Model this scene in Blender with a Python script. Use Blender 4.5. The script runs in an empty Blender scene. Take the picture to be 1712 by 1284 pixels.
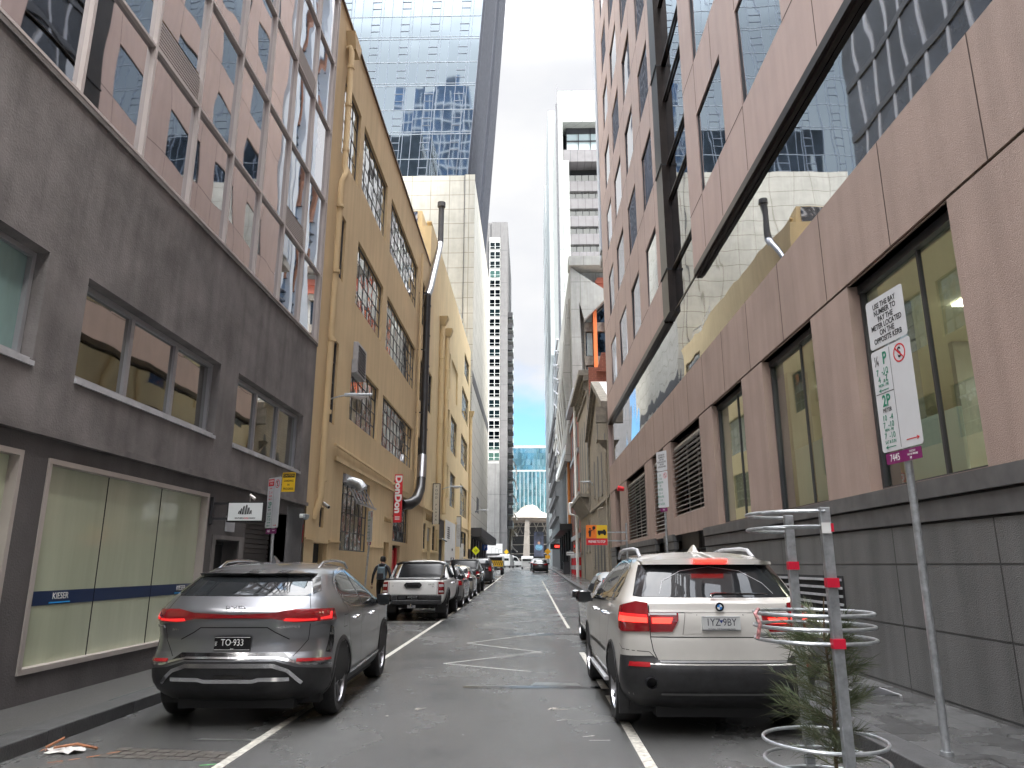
import bpy, bmesh, math, random
from mathutils import Vector, Matrix
random.seed(7)
R = math.radians
S = bpy.context.scene
COL = S.collection
# ------------------------------------------------------------------ camera, sky, sun, exposure
cam = bpy.data.cameras.new('camera'); camo = bpy.data.objects.new('camera', cam); COL.objects.link(camo)
cam.sensor_width = 36; cam.lens = 36*1217/1712; cam.clip_end = 3000; cam.clip_start = .05
camo.location = (0, 0, 1.6)
camo.rotation_euler = (R(90+13.981), 0, R(1.325))
S.camera = camo
S.view_settings.view_transform = 'Standard'; S.view_settings.look = 'None'
S.view_settings.gamma = 1; S.view_settings.exposure = 4.4
W = bpy.data.worlds.new('World'); S.world = W; W.use_nodes = True
def _sky():
    nt = W.node_tree; n = nt.nodes; l = nt.links; n.clear()
    out = n.new('ShaderNodeOutputWorld'); bg = n.new('ShaderNodeBackground'); bg.inputs[1].default_value = .1
    sk = n.new('ShaderNodeTexSky'); sk.sky_type = 'NISHITA'; sk.sun_disc = False
    sk.sun_elevation = R(52); sk.sun_rotation = R(140); sk.air_density = 1.2; sk.dust_density = 1.5
    tc = n.new('ShaderNodeTexCoord'); sep = n.new('ShaderNodeSeparateXYZ'); l.new(tc.outputs['Generated'], sep.inputs[0])
    # zenith boosted far past natural overcast, added to light the street walls
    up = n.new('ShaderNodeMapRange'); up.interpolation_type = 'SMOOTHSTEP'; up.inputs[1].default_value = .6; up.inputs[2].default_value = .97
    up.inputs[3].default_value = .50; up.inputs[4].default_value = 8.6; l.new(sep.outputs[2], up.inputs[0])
    cl = n.new('ShaderNodeMix'); cl.data_type = 'RGBA'
    ns = n.new('ShaderNodeTexNoise'); ns.inputs['Scale'].default_value = 3.2; ns.inputs['Detail'].default_value = 7; ns.inputs['Roughness'].default_value = .55
    mp = n.new('ShaderNodeMapping'); mp.inputs['Scale'].default_value = (1, 1, 2.2); mp.inputs['Location'].default_value = (.3, .1, .25)
    l.new(tc.outputs['Generated'], mp.inputs[0]); l.new(mp.outputs[0], ns.inputs[0])
    cr = n.new('ShaderNodeValToRGB'); cr.color_ramp.elements[0].position = .3; cr.color_ramp.elements[0].color = (.80, .82, .87, 1)
    cr.color_ramp.elements[1].position = .68; cr.color_ramp.elements[1].color = (1, .995, .99, 1); l.new(ns.outputs[0], cr.inputs[0])
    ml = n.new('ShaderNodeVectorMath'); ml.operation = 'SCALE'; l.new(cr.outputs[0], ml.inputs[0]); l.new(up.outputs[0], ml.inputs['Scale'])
    # gap in the cloud close to the horizon, straight ahead
    gp = n.new('ShaderNodeMath'); gp.operation = 'MULTIPLY_ADD'; gp.inputs[1].default_value = .16
    l.new(ns.outputs[0], gp.inputs[0]); l.new(sep.outputs[2], gp.inputs[2])
    gr = n.new('ShaderNodeMapRange'); gr.interpolation_type = 'SMOOTHSTEP'; gr.inputs[1].default_value = .272; gr.inputs[2].default_value = .325
    l.new(gp.outputs[0], gr.inputs[0])
    bl = n.new('ShaderNodeVectorMath'); bl.operation = 'MULTIPLY'; l.new(sk.outputs[0], bl.inputs[0]); bl.inputs[1].default_value = (.072, .11, .143)
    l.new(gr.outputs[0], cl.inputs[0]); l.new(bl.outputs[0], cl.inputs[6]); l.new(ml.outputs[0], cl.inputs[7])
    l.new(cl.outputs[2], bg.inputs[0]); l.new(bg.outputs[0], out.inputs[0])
_sky()
sun = bpy.data.lights.new('sun', 'SUN'); sun.energy = .5; sun.angle = R(14); sun.color = (1, .96, .9)
suno = bpy.data.objects.new('sun', sun); COL.objects.link(suno)
# light comes from behind the camera, to the right: azimuth 140 deg from +Y towards +X
_d = Vector((math.sin(R(140))*math.cos(R(52)), math.cos(R(140))*math.cos(R(52)), math.sin(R(52))))
suno.rotation_euler = _d.to_track_quat('Z', 'Y').to_euler()
S.render.engine = 'CYCLES'

# ------------------------------------------------------------------ helpers
OFF = {}
class MB:
    """mesh builder; vertices in world coordinates unless the parent is local"""
    def __init__(s): s.v = []; s.f = []; s.m = []
    def face(s, pts, mi=0):
        b = len(s.v); s.v += [tuple(p) for p in pts]; s.f.append(tuple(range(b, b+len(pts)))); s.m.append(mi); return s
    def box(s, x0, x1, y0, y1, z0, z1, mi=0):
        b = len(s.v)
        s.v += [(x, y, z) for z in (z0, z1) for y in (y0, y1) for x in (x0, x1)]
        for f in ((0,2,3,1),(4,5,7,6),(0,1,5,4),(2,6,7,3),(0,4,6,2),(1,3,7,5)):
            s.f.append(tuple(b+i for i in f)); s.m.append(mi)
        return s
    def hexa(s, p8, mi=0):
        b = len(s.v); s.v += [tuple(p) for p in p8]
        for f in ((0,2,3,1),(4,5,7,6),(0,1,5,4),(2,6,7,3),(0,4,6,2),(1,3,7,5)):
            s.f.append(tuple(b+i for i in f)); s.m.append(mi)
        return s
    def pbox(s, P, u0, u1, z0, z1, d0, d1, mi=0):
        return s.hexa([P(u, z, d) for z in (z0, z1) for d in (d0, d1) for u in (u0, u1)], mi)
    def tube(s, pts, r, n=10, mi=0, closed=False, cap=True):
        pts = [Vector(p) for p in pts]; N = len(pts); rs = r if isinstance(r, (list, tuple)) else [r]*N
        rings = []; ref = None
        for i, p in enumerate(pts):
            a = pts[(i-1) % N] if (i or closed) else p; c = pts[(i+1) % N] if (i < N-1 or closed) else p
            t = (c-a).normalized()
            if ref is None:
                ref = Vector((0, 0, 1)) if abs(t.z) < .9 else Vector((1, 0, 0))
            x = (ref - t*ref.dot(t))
            if x.length < 1e-5: x = t.orthogonal()
            x.normalize(); ref = x; y = t.cross(x)
            b = len(s.v)
            s.v += [tuple(p + x*math.cos(2*math.pi*k/n)*rs[i] + y*math.sin(2*math.pi*k/n)*rs[i]) for k in range(n)]
            rings.append(b)
        for i in range(N if closed else N-1):
            a = rings[i]; c = rings[(i+1) % N]
            for k in range(n):
                s.f.append((a+k, a+(k+1) % n, c+(k+1) % n, c+k)); s.m.append(mi)
        if cap and not closed:
            s.f.append(tuple(rings[0]+k for k in range(n))[::-1]); s.m.append(mi)
            s.f.append(tuple(rings[-1]+k for k in range(n))); s.m.append(mi)
        return s
    def prism(s, poly, fn, d0, d1, mi=0):
        """poly: 2D outline; fn(a,b,d) -> point; extruded from d0 to d1"""
        n = len(poly); b = len(s.v)
        s.v += [tuple(fn(a, c, d0)) for a, c in poly] + [tuple(fn(a, c, d1)) for a, c in poly]
        s.f.append(tuple(b+i for i in range(n))); s.m.append(mi); s.f.append(tuple(b+n+i for i in range(n))[::-1]); s.m.append(mi)
        for i in range(n):
            j = (i+1) % n; s.f.append((b+i, b+j, b+n+j, b+n+i)); s.m.append(mi)
        return s
    def lathe(s, prof, fn, n=24, mi=0):
        """prof: (radius, height) list; fn(x,y,h) -> point"""
        b = len(s.v)
        for (r, h) in prof:
            s.v += [tuple(fn(r*math.cos(2*math.pi*k/n), r*math.sin(2*math.pi*k/n), h)) for k in range(n)]
        for i in range(len(prof)-1):
            for k in range(n):
                s.f.append((b+i*n+k, b+i*n+(k+1) % n, b+(i+1)*n+(k+1) % n, b+(i+1)*n+k)); s.m.append(mi)
        return s
    def build(s, name, mats, parent=None, smooth=False, bev=0, ang=35):
        me = bpy.data.meshes.new(name)
        off = OFF.get(parent.name, Vector()) if parent else Vector()
        me.from_pydata([(v[0]-off[0], v[1]-off[1], v[2]-off[2]) for v in s.v], [], s.f)
        mats = mats if isinstance(mats, (list, tuple)) else [mats]
        for m in mats: me.materials.append(m)
        me.polygons.foreach_set('material_index', s.m)
        o = bpy.data.objects.new(name, me); COL.objects.link(o)
        if parent: o.parent = parent; OFF[o.name] = off
        bm = bmesh.new(); bm.from_mesh(me)
        bmesh.ops.remove_doubles(bm, verts=bm.verts, dist=1e-5)
        bmesh.ops.recalc_face_normals(bm, faces=bm.faces); bm.to_mesh(me); bm.free()
        if smooth: me.shade_smooth(); me.set_sharp_from_angle(angle=R(ang))
        if bev:
            md = o.modifiers.new('bevel', 'BEVEL'); md.width = bev; md.segments = 2; md.limit_method = 'ANGLE'; md.angle_limit = R(40)
        return o
def tag(o, label=None, cat=None, group=None, kind=None):
    if label: o['label'] = label
    if cat: o['category'] = cat
    if group: o['group'] = group
    if kind: o['kind'] = kind
    return o
def thing(name, label, cat, loc=(0, 0, 0), group=None, rz=0, local=False):
    o = bpy.data.objects.new(name, None); COL.objects.link(o); o.location = loc; o.rotation_euler = (0, 0, rz)
    o.empty_display_size = .3
    OFF[o.name] = Vector() if local else Vector(loc)
    return tag(o, label, cat, group)
def copy_tree(o, parent=None):
    c = o.copy(); COL.objects.link(c); c.parent = parent
    for ch in list(o.children): copy_tree(ch, c)
    return c
def FX(X, sg): return lambda u, z, d: (X + sg*d, u, z)       # facade in a plane X=const; d goes into the wall
def FY(Y): return lambda u, z, d: (u, Y + d, z)              # facade facing the camera
LW = FX(-5.5, -1); RW = FX(4.55, 1)
def wall(mb, P, u0, u1, z0, z1, holes, depth, mi=0, grid=None):
    """front skin with openings and their reveals"""
    us = sorted({u0, u1} | {min(max(h[i], u0), u1) for h in holes for i in (0, 1)})
    zs = sorted({z0, z1} | {min(max(h[i], z0), z1) for h in holes for i in (2, 3)})
    for a, b in zip(us, us[1:]):
        for c, d in zip(zs, zs[1:]):
            mu, mz = (a+b)/2, (c+d)/2
            if any(h[0] < mu < h[1] and h[2] < mz < h[3] for h in holes): continue
            mb.face([P(a, c, 0), P(b, c, 0), P(b, d, 0), P(a, d, 0)], mi)
    for h in holes:
        a, b, c, d = h[:4]; q = h[4] if len(h) > 4 else depth
        mb.face([P(a, c, 0), P(a, d, 0), P(a, d, q), P(a, c, q)], mi); mb.face([P(b, c, 0), P(b, d, 0), P(b, d, q), P(b, c, q)], mi)
        mb.face([P(a, c, 0), P(b, c, 0), P(b, c, q), P(a, c, q)], mi); mb.face([P(a, d, 0), P(b, d, 0), P(b, d, q), P(a, d, q)], mi)
    return mb
def shell(mb, x0, x1, y0, y1, z0, z1, skip=(), mi=0):
    """box without the named sides: 'x0','x1','y0','y1','z0','z1'"""
    F = {'x0': [(x0,y0,z0),(x0,y1,z0),(x0,y1,z1),(x0,y0,z1)], 'x1': [(x1,y0,z0),(x1,y1,z0),(x1,y1,z1),(x1,y0,z1)],
         'y0': [(x0,y0,z0),(x1,y0,z0),(x1,y0,z1),(x0,y0,z1)], 'y1': [(x0,y1,z0),(x1,y1,z0),(x1,y1,z1),(x0,y1,z1)],
         'z0': [(x0,y0,z0),(x1,y0,z0),(x1,y1,z0),(x0,y1,z0)], 'z1': [(x0,y0,z1),(x1,y0,z1),(x1,y1,z1),(x0,y1,z1)]}
    for k, f in F.items():
        if k not in skip: mb.face(f, mi)
    return mb
def panes(mb, P, u0, u1, z0, z1, d, nu, nz, jit=.004, mi=0):
    """glass split in panes, each a hair out of true like real glazing"""
    for i in range(nu):
        for j in range(nz):
            a = u0+(u1-u0)*i/nu; b = u0+(u1-u0)*(i+1)/nu; c = z0+(z1-z0)*j/nz; e = z0+(z1-z0)*(j+1)/nz
            k1 = random.uniform(-jit, jit)*(b-a); k2 = random.uniform(-jit, jit)*(e-c)
            mb.face([P(a, c, d-k1-k2), P(b, c, d+k1-k2), P(b, e, d+k1+k2), P(a, e, d-k1+k2)], mi)
    return mb
def window(P, par, u0, u1, z0, z1, d, nu, nz, fm, gm, fw=.05, mw=None, jit=.004, sill=None, name='window', prou=.05, zlist=None):
    """frame with its bars (the part) and the glass (its sub-part)"""
    mw = mw or fw*.6; m = MB()
    m.pbox(P, u0, u1, z0, z0+fw, d-prou, d+.02); m.pbox(P, u0, u1, z1-fw, z1, d-prou, d+.02)
    m.pbox(P, u0, u0+fw, z0+fw, z1-fw, d-prou, d+.02); m.pbox(P, u1-fw, u1, z0+fw, z1-fw, d-prou, d+.02)
    for i in range(1, nu):
        c = u0+(u1-u0)*i/nu; m.pbox(P, c-mw/2, c+mw/2, z0+fw, z1-fw, d-prou*.8, d+.018)
    zl = zlist or [z0+(z1-z0)*j/nz for j in range(1, nz)]
    for c in zl: m.pbox(P, u0+fw, u1-fw, c-mw/2, c+mw/2, d-prou*.75, d+.016)
    o = m.build(name, fm, par)
    g = MB(); panes(g, P, u0+.01, u1-.01, z0+.01, z1-.01, d, nu, nz, jit)
    g.build('pane', gm, o)
    if sill:
        s = MB(); s.pbox(P, u0-.04, u1+.04, z0-.07, z0-.003, -sill, d); s.build('sill', SILLM[0], o)
    return o
SILLM = [None]
# ------------------------------------------------------------------ materials
def mat(name, col, rough=.7, metal=0, var=.12, scale=1.5, bump=0, bscale=60, spec=.5, coat=0, detail=5, col2=None, stain=0, ior=None, emis=0, vec=(1, 1, 1), grime=0):
    m = bpy.data.materials.new(name); m.use_nodes = True; nt = m.node_tree; n = nt.nodes; l = nt.links
    b = n['Principled BSDF']; b.inputs['Roughness'].default_value = rough; b.inputs['Metallic'].default_value = metal
    b.inputs['Specular IOR Level'].default_value = spec; b.inputs['Coat Weight'].default_value = coat
    if ior: b.inputs['IOR'].default_value = ior
    tc = n.new('ShaderNodeTexCoord')
    geo = n.new('ShaderNodeNewGeometry')
    mp = n.new('ShaderNodeMapping'); mp.inputs['Scale'].default_value = vec; l.new(geo.outputs['Position'], mp.inputs[0])
    b.inputs['Base Color'].default_value = (*col, 1)
    if var:
        ns = n.new('ShaderNodeTexNoise'); ns.inputs['Scale'].default_value = scale; ns.inputs['Detail'].default_value = detail; ns.inputs['Roughness'].default_value = .62
        l.new(mp.outputs[0], ns.inputs[0])
        cr = n.new('ShaderNodeValToRGB'); c2 = col2 or tuple(c*(1-var*1.6) for c in col); c1 = tuple(min(1, c*(1+var)) for c in col)
        cr.color_ramp.elements[0].position = .32; cr.color_ramp.elements[1].position = .68
        cr.color_ramp.elements[0].color = (*c2, 1); cr.color_ramp.elements[1].color = (*c1, 1)
        l.new(ns.outputs[0], cr.inputs[0]); last = cr.outputs[0]
        if stain:
            mp2 = n.new('ShaderNodeMapping'); mp2.inputs['Scale'].default_value = (2.2, 2.2, .22); l.new(geo.outputs['Position'], mp2.inputs[0])
            n2 = n.new('ShaderNodeTexNoise'); n2.inputs['Scale'].default_value = 1.6; n2.inputs['Detail'].default_value = 6; l.new(mp2.outputs[0], n2.inputs[0])
            r2 = n.new('ShaderNodeValToRGB'); r2.color_ramp.elements[0].position = .35; r2.color_ramp.elements[1].position = .6
            r2.color_ramp.elements[0].color = (1-stain, 1-stain, 1-stain, 1); r2.color_ramp.elements[1].color = (1, 1, 1, 1); l.new(n2.outputs[0], r2.inputs[0])
            mx = n.new('ShaderNodeMix'); mx.data_type = 'RGBA'; mx.blend_type = 'MULTIPLY'; mx.inputs[0].default_value = 1
            l.new(last, mx.inputs[6]); l.new(r2.outputs[0], mx.inputs[7]); last = mx.outputs[2]
        l.new(last, b.inputs['Base Color'])
    if bump:
        nb = n.new('ShaderNodeTexNoise'); nb.inputs['Scale'].default_value = bscale; nb.inputs['Detail'].default_value = 4; l.new(geo.outputs['Position'], nb.inputs[0])
        bp = n.new('ShaderNodeBump'); bp.inputs['Strength'].default_value = bump; bp.inputs['Distance'].default_value = .02
        l.new(nb.outputs[0], bp.inputs['Height']); l.new(bp.outputs[0], b.inputs['Normal'])
    if emis:
        b.inputs['Emission Color'].default_value = (*col, 1); b.inputs['Emission Strength'].default_value = emis
    return m
def glassm(name, col, metal=1, rough=.015, wave=.25, wscale=.9, ior=1.8, spec=.8):
    """reflective glazing: slow waves in the sheet bend the reflections"""
    m = bpy.data.materials.new(name); m.use_nodes = True; nt = m.node_tree; n = nt.nodes; l = nt.links
    b = n['Principled BSDF']; b.inputs['Roughness'].default_value = rough; b.inputs['Metallic'].default_value = metal
    b.inputs['Base Color'].default_value = (*col, 1); b.inputs['IOR'].default_value = ior; b.inputs['Specular IOR Level'].default_value = spec
    if wave:
        geo = n.new('ShaderNodeNewGeometry'); nb = n.new('ShaderNodeTexNoise'); nb.inputs['Scale'].default_value = wscale; nb.inputs['Detail'].default_value = 1.0
        l.new(geo.outputs['Position'], nb.inputs[0])
        bp = n.new('ShaderNodeBump'); bp.inputs['Strength'].default_value = wave; bp.inputs['Distance'].default_value = .05
        l.new(nb.outputs[0], bp.inputs['Height']); l.new(bp.outputs[0], b.inputs['Normal'])
    return m
def clearglass(name, tint=(.7, .8, .78), rough=.02, refl=1.0):
    """see-through pane: fresnel mix of a mirror and tinted transparency"""
    m = bpy.data.materials.new(name); m.use_nodes = True; nt = m.node_tree; n = nt.nodes; l = nt.links
    n.remove(n['Principled BSDF']); out = n['Material Output']
    g = n.new('ShaderNodeBsdfGlossy'); g.inputs['Roughness'].default_value = rough; g.inputs['Color'].default_value = (.9, .95, .95, 1)
    t = n.new('ShaderNodeBsdfTransparent'); t.inputs[0].default_value = (*tint, 1)
    f = n.new('ShaderNodeLayerWeight'); f.inputs[0].default_value = .5
    p_ = n.new('ShaderNodeMath'); p_.operation = 'POWER'; p_.inputs[1].default_value = 2.4; l.new(f.outputs['Facing'], p_.inputs[0])
    k = n.new('ShaderNodeMath'); k.operation = 'MULTIPLY_ADD'; k.inputs[1].default_value = .9*refl; k.inputs[2].default_value = .05; l.new(p_.outputs[0], k.inputs[0])
    mx = n.new('ShaderNodeMixShader'); l.new(k.outputs[0], mx.inputs[0]); l.new(t.outputs[0], mx.inputs[1]); l.new(g.outputs[0], mx.inputs[2])
    l.new(mx.outputs[0], out.inputs[0]); return m
def panelm(name, col, pu, pz, joint=.012, rough=.7, axis='Y', jcol=None, var=.08, ou=0, oz=0, offset=0, bump=.3, stain=.12, mort=None):
    """cladding or brickwork: joints from a brick texture over world position"""
    m = mat(name, col, rough, var=var, scale=.8, stain=stain, bump=bump, bscale=90)
    nt = m.node_tree; n = nt.nodes; l = nt.links; b = n['Principled BSDF']
    geo = n.new('ShaderNodeNewGeometry'); sep = n.new('ShaderNodeSeparateXYZ'); l.new(geo.outputs['Position'], sep.inputs[0])
    cmb = n.new('ShaderNodeCombineXYZ')
    au = n.new('ShaderNodeMath'); au.operation = 'ADD'; au.inputs[1].default_value = ou
    if axis == 'XY':
        ad = n.new('ShaderNodeMath'); ad.operation = 'ADD'; l.new(sep.outputs[0], ad.inputs[0]); l.new(sep.outputs[1], ad.inputs[1]); l.new(ad.outputs[0], au.inputs[0])
    else: l.new(sep.outputs['XYZ'.index(axis)], au.inputs[0])
    az = n.new('ShaderNodeMath'); az.operation = 'ADD'; az.inputs[1].default_value = oz; l.new(sep.outputs[2], az.inputs[0])
    l.new(au.outputs[0], cmb.inputs[0]); l.new(az.outputs[0], cmb.inputs[1])
    br = n.new('ShaderNodeTexBrick'); br.offset = offset; br.squash = 1; br.inputs['Scale'].default_value = 1
    br.inputs['Brick Width'].default_value = pu; br.inputs['Row Height'].default_value = pz; br.inputs['Mortar Size'].default_value = joint; br.inputs['Mortar Smooth'].default_value = .1
    br.inputs['Color1'].default_value = (1, 1, 1, 1); br.inputs['Color2'].default_value = (.88, .88, .88, 1) if offset else (.96, .96, .96, 1)
    jc = jcol or (.35, .35, .35); br.inputs['Mortar'].default_value = (*jc, 1); l.new(cmb.outputs[0], br.inputs[0])
    src = b.inputs['Base Color'].links[0].from_socket if b.inputs['Base Color'].links else None
    mx = n.new('ShaderNodeMix'); mx.data_type = 'RGBA'; mx.blend_type = 'MULTIPLY'; mx.inputs[0].default_value = 1
    if src: l.new(src, mx.inputs[6])
    else: mx.inputs[6].default_value = (*col, 1)
    l.new(br.outputs[0], mx.inputs[7]); l.new(mx.outputs[2], b.inputs['Base Color'])
    return m
TXT = {}
def text(s, size, m, parent, origin, right, up, ext=.0015, align='CENTER', name='lettering', sx=1, bold=0, spacing=1.0, valign='CENTER', line=1.0):
    """real letter outlines as a mesh; origin in world coordinates (or local if the parent is local)"""
    cu = bpy.data.curves.new(name, 'FONT'); cu.body = s; cu.size = size; cu.extrude = ext; cu.align_x = align; cu.align_y = valign
    cu.space_character = spacing; cu.offset = bold; cu.space_line = line; cu.resolution_u = 3
    o = bpy.data.objects.new(name, cu); COL.objects.link(o)
    bpy.context.view_layer.update()
    me = bpy.data.meshes.new_from_object(o); bpy.data.objects.remove(o)
    r = Vector(right).normalized(); u = Vector(up).normalized(); nn = r.cross(u)
    M = Matrix(((r.x*sx, u.x, nn.x, 0), (r.y*sx, u.y, nn.y, 0), (r.z*sx, u.z, nn.z, 0), (0, 0, 0, 1)))
    me.transform(Matrix.Translation(Vector(origin) - (OFF.get(parent.name, Vector()) if parent else Vector())) @ M)
    me.materials.clear(); me.materials.append(m)
    t = bpy.data.objects.new(name, me); COL.objects.link(t)
    if parent: t.parent = parent; OFF[t.name] = OFF.get(parent.name, Vector())
    return t
def g(y):                                                      # the street climbs gently beyond the ute
    pts = [(-60, 0), (25, 0), (55, .32), (85, .78), (140, 1.25), (220, 1.5), (600, 1.5)]
    for (a, p), (b, q) in zip(pts, pts[1:]):
        if y <= b: return p + (q-p)*(y-a)/(b-a)
    return 1.5
# ------------------------------------------------------------------ shared materials
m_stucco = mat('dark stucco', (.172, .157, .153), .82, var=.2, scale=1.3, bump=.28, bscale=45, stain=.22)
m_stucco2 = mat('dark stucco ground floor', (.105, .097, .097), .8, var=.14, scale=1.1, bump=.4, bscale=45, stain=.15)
m_yellow = mat('ochre render', (.60, .45, .26), .85, var=.06, scale=.35, bump=.35, bscale=30, stain=.10)
m_yellow2 = mat('pale ochre render', (.74, .585, .34), .85, var=.05, scale=.35, bump=.35, bscale=30, stain=.09)
m_sill = mat('grey sill', (.42, .42, .44), .5, var=.15, scale=4)
SILLM[0] = m_sill
m_alu = mat('grey aluminium frame', (.36, .36, .38), .4, metal=.5, var=.05)
m_alud = mat('dark aluminium', (.06, .06, .065), .4, metal=.4, var=.05)
m_bead = mat('pale mullion', (.50, .45, .43), .45, metal=.2, var=.05)
m_black = mat('black', (.012, .012, .013), .6, var=0)
m_dark = mat('dark opening', (.02, .02, .022), .8, var=0)
m_steel = mat('old steel window bars', (.075, .075, .08), .6, var=.1)
m_white = mat('white paint', (.78, .78, .77), .5, var=.05, scale=3)
m_galv = mat('galvanised steel', (.45, .47, .49), .42, metal=.7, var=.18, scale=14, detail=7, bump=.1, bscale=200)
m_red = mat('red', (.62, .02, .03), .5, var=.03)
m_concrete = mat('concrete', (.42, .41, .39), .8, var=.1, scale=.6, bump=.3, stain=.15)
m_steelduct = mat('bright duct steel', (.35, .35, .37), .3, metal=.9, var=.1, scale=3)
g_mirror = glassm('mirror glazing', (.62, .62, .64), wave=.13, wscale=.55)
g_band = glassm('blue grey mirror glazing', (.38, .40, .43), wave=.12, wscale=.6)
g_win = glassm('window glass', (.50, .51, .49), wave=.1, wscale=.8, rough=.02)
g_dark = glassm('dark window glass', (.13, .14, .15), wave=.12, wscale=1.3, rough=.03)
g_ind = glassm('old pane glass', (.60, .61, .60), wave=.3, wscale=2.2, rough=.05)
g_tower = glassm('tower glass', (.56, .66, .73), wave=.5, wscale=.2, rough=.03)
g_clear = clearglass('shop glass', tint=(.66, .72, .64), refl=1.3)
g_frost = mat('frosted shop glass', (.50, .54, .40), .12, var=.13, scale=.9, spec=.9, coat=.6, vec=(1, 1, .12))

g_teal0 = mat('teal frosted glass', (.20, .30, .29), .1, var=.25, scale=.8, coat=.6, vec=(1, 1, .3))
# ------------------------------------------------------------------ the setting
def road():
    m = mat('wet asphalt', (.112, .112, .11), .5, var=.22, scale=140, detail=6, bump=.4, bscale=190)
    nt = m.node_tree; n = nt.nodes; l = nt.links; b = n['Principled BSDF']
    geo = n.new('ShaderNodeNewGeometry'); mp = n.new('ShaderNodeMapping'); mp.inputs['Scale'].default_value = (.55, .3, 1); l.new(geo.outputs['Position'], mp.inputs[0])
    ns = n.new('ShaderNodeTexNoise'); ns.inputs['Scale'].default_value = 1.1; ns.inputs['Detail'].default_value = 7; ns.inputs['Roughness'].default_value = .6; l.new(mp.outputs[0], ns.inputs[0])
    mr = n.new('ShaderNodeMapRange'); mr.inputs[1].default_value = .36; mr.inputs[2].default_value = .62; mr.inputs[3].default_value = .05; mr.inputs[4].default_value = .35
    l.new(ns.outputs[0], mr.inputs[0]); l.new(mr.outputs[0], b.inputs['Roughness'])
    # worn patches of slightly different age
    n2 = n.new('ShaderNodeTexNoise'); n2.inputs['Scale'].default_value = .5; n2.inputs['Detail'].default_value = 5; l.new(mp.outputs[0], n2.inputs[0])
    r2 = n.new('ShaderNodeMapRange'); r2.inputs[1].default_value = .35; r2.inputs[2].default_value = .65; r2.inputs[3].default_value = .72; r2.inputs[4].default_value = 1.2; l.new(n2.outputs[0], r2.inputs[0])
    sc = n.new('ShaderNodeVectorMath'); sc.operation = 'SCALE'; l.new(b.inputs['Base Color'].links[0].from_socket, sc.inputs[0]); l.new(r2.outputs[0], sc.inputs['Scale'])
    l.new(sc.outputs[0], b.inputs['Base Color'])
    mb = MB(); ys = [-60, -20, 0, 12, 25, 35, 45, 55, 65, 75, 85, 100, 120, 140, 180, 220, 600]
    for a, c in zip(ys, ys[1:]): mb.face([(-4.42, a, g(a)), (2.95, a, g(a)), (2.95, c, g(c)), (-4.42, c, g(c))])
    tag(mb.build('road', m, smooth=True), kind='structure'); return m
m_asph = road()
m_foot = mat('wet footpath asphalt', (.075, .073, .07), .4, var=.2, scale=60, detail=6, bump=.5, bscale=120, stain=.1)
m_blue = panelm('bluestone paving', (.085, .085, .085), .9, .6, .01, .3, axis='X', offset=.5, bump=.4)
def paving_fix(m):                    # lay the joints over X and Y instead of X and Z
    nt = m.node_tree
    for nd in nt.nodes:
        if nd.type == 'TEX_BRICK':
            c = nd.inputs[0].links[0].from_node; s = [x for x in nt.nodes if x.type == 'SEPXYZ'][0]
            nt.links.new(s.outputs[1], c.inputs[0]); nt.links.new(s.outputs[0], c.inputs[1])
    b = nt.nodes['Principled BSDF']; geo = nt.nodes.new('ShaderNodeNewGeometry'); ns = nt.nodes.new('ShaderNodeTexNoise'); ns.inputs['Scale'].default_value = 1.6; ns.inputs['Detail'].default_value = 7
    mr = nt.nodes.new('ShaderNodeMapRange'); mr.inputs[1].default_value = .42; mr.inputs[2].default_value = .6; mr.inputs[3].default_value = .06; mr.inputs[4].default_value = .45
    nt.links.new(geo.outputs['Position'], ns.inputs[0]); nt.links.new(ns.outputs[0], mr.inputs[0]); nt.links.new(mr.outputs[0], b.inputs['Roughness'])
paving_fix(m_blue)
m_kerb = mat('bluestone kerb', (.07, .07, .072), .45, var=.2, scale=6, bump=.5, bscale=60)
def strip(name, x0, x1, dz, m):
    mb = MB(); ys = [-60, -20, 0, 12, 25, 35, 45, 55, 65, 75, 85, 100, 120, 140, 180, 220]
    for a, c in zip(ys, ys[1:]):
        mb.face([(x0, a, g(a)+dz), (x1, a, g(a)+dz), (x1, c, g(c)+dz), (x0, c, g(c)+dz)])
    return tag(mb.build(name, m), kind='structure')
def kerb(name, x0, x1, side):
    mb = MB(); rnd = random.Random(3); y = -20.0
    while y < 200:
        L = rnd.uniform(1.0, 1.7) if y < 60 else 8
        j = rnd.uniform(-.004, .004); h = rnd.uniform(-.003, .003); a, c = y+.006, y+L
        P8 = [(x, yy, z) for z in (0, 1) for yy in (a, c) for x in (x0+j, x1+j)]
        q = []
        for i, (x, yy, z) in enumerate(P8): q.append((x, yy, g(yy)-.05 if z == 0 else g(yy)+.132+h))
        mb.hexa(q); y += L
    o = mb.build(name, m_kerb, bev=.012); tag(o, kind='structure')
kerb('kerb_left', -4.72, -4.42, 1); kerb('kerb_right', 2.95, 3.25, -1)
strip('footpath_left', -6.5, -4.72, .13, m_foot); strip('footpath_right', 3.25, 6.5, .13, m_blue)
mb = MB()
for a, c in ((-60, 0), (0, 85), (85, 220), (220, 900)):
    pass
for (x0, x1) in ((-400, -6.5), (6.5, 400)):
    for a, c in ((-60, 25), (25, 85), (85, 140), (140, 220), (220, 900)):
        mb.face([(x0, a, g(a)+.1), (x1, a, g(a)+.1), (x1, c, g(c)+.1), (x0, c, g(c)+.1)])
mb.face([(-6.5, 220, 1.6), (-4.42, 220, 1.6), (-4.42, 900, 1.6), (-6.5, 900, 1.6)]); mb.face([(2.95, 220, 1.6), (6.5, 220, 1.6), (6.5, 900, 1.6), (2.95, 900, 1.6)])
mb.face([(-400, -300, .02), (400, -300, .02), (400, -60, .02), (-400, -60, .02)])
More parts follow.
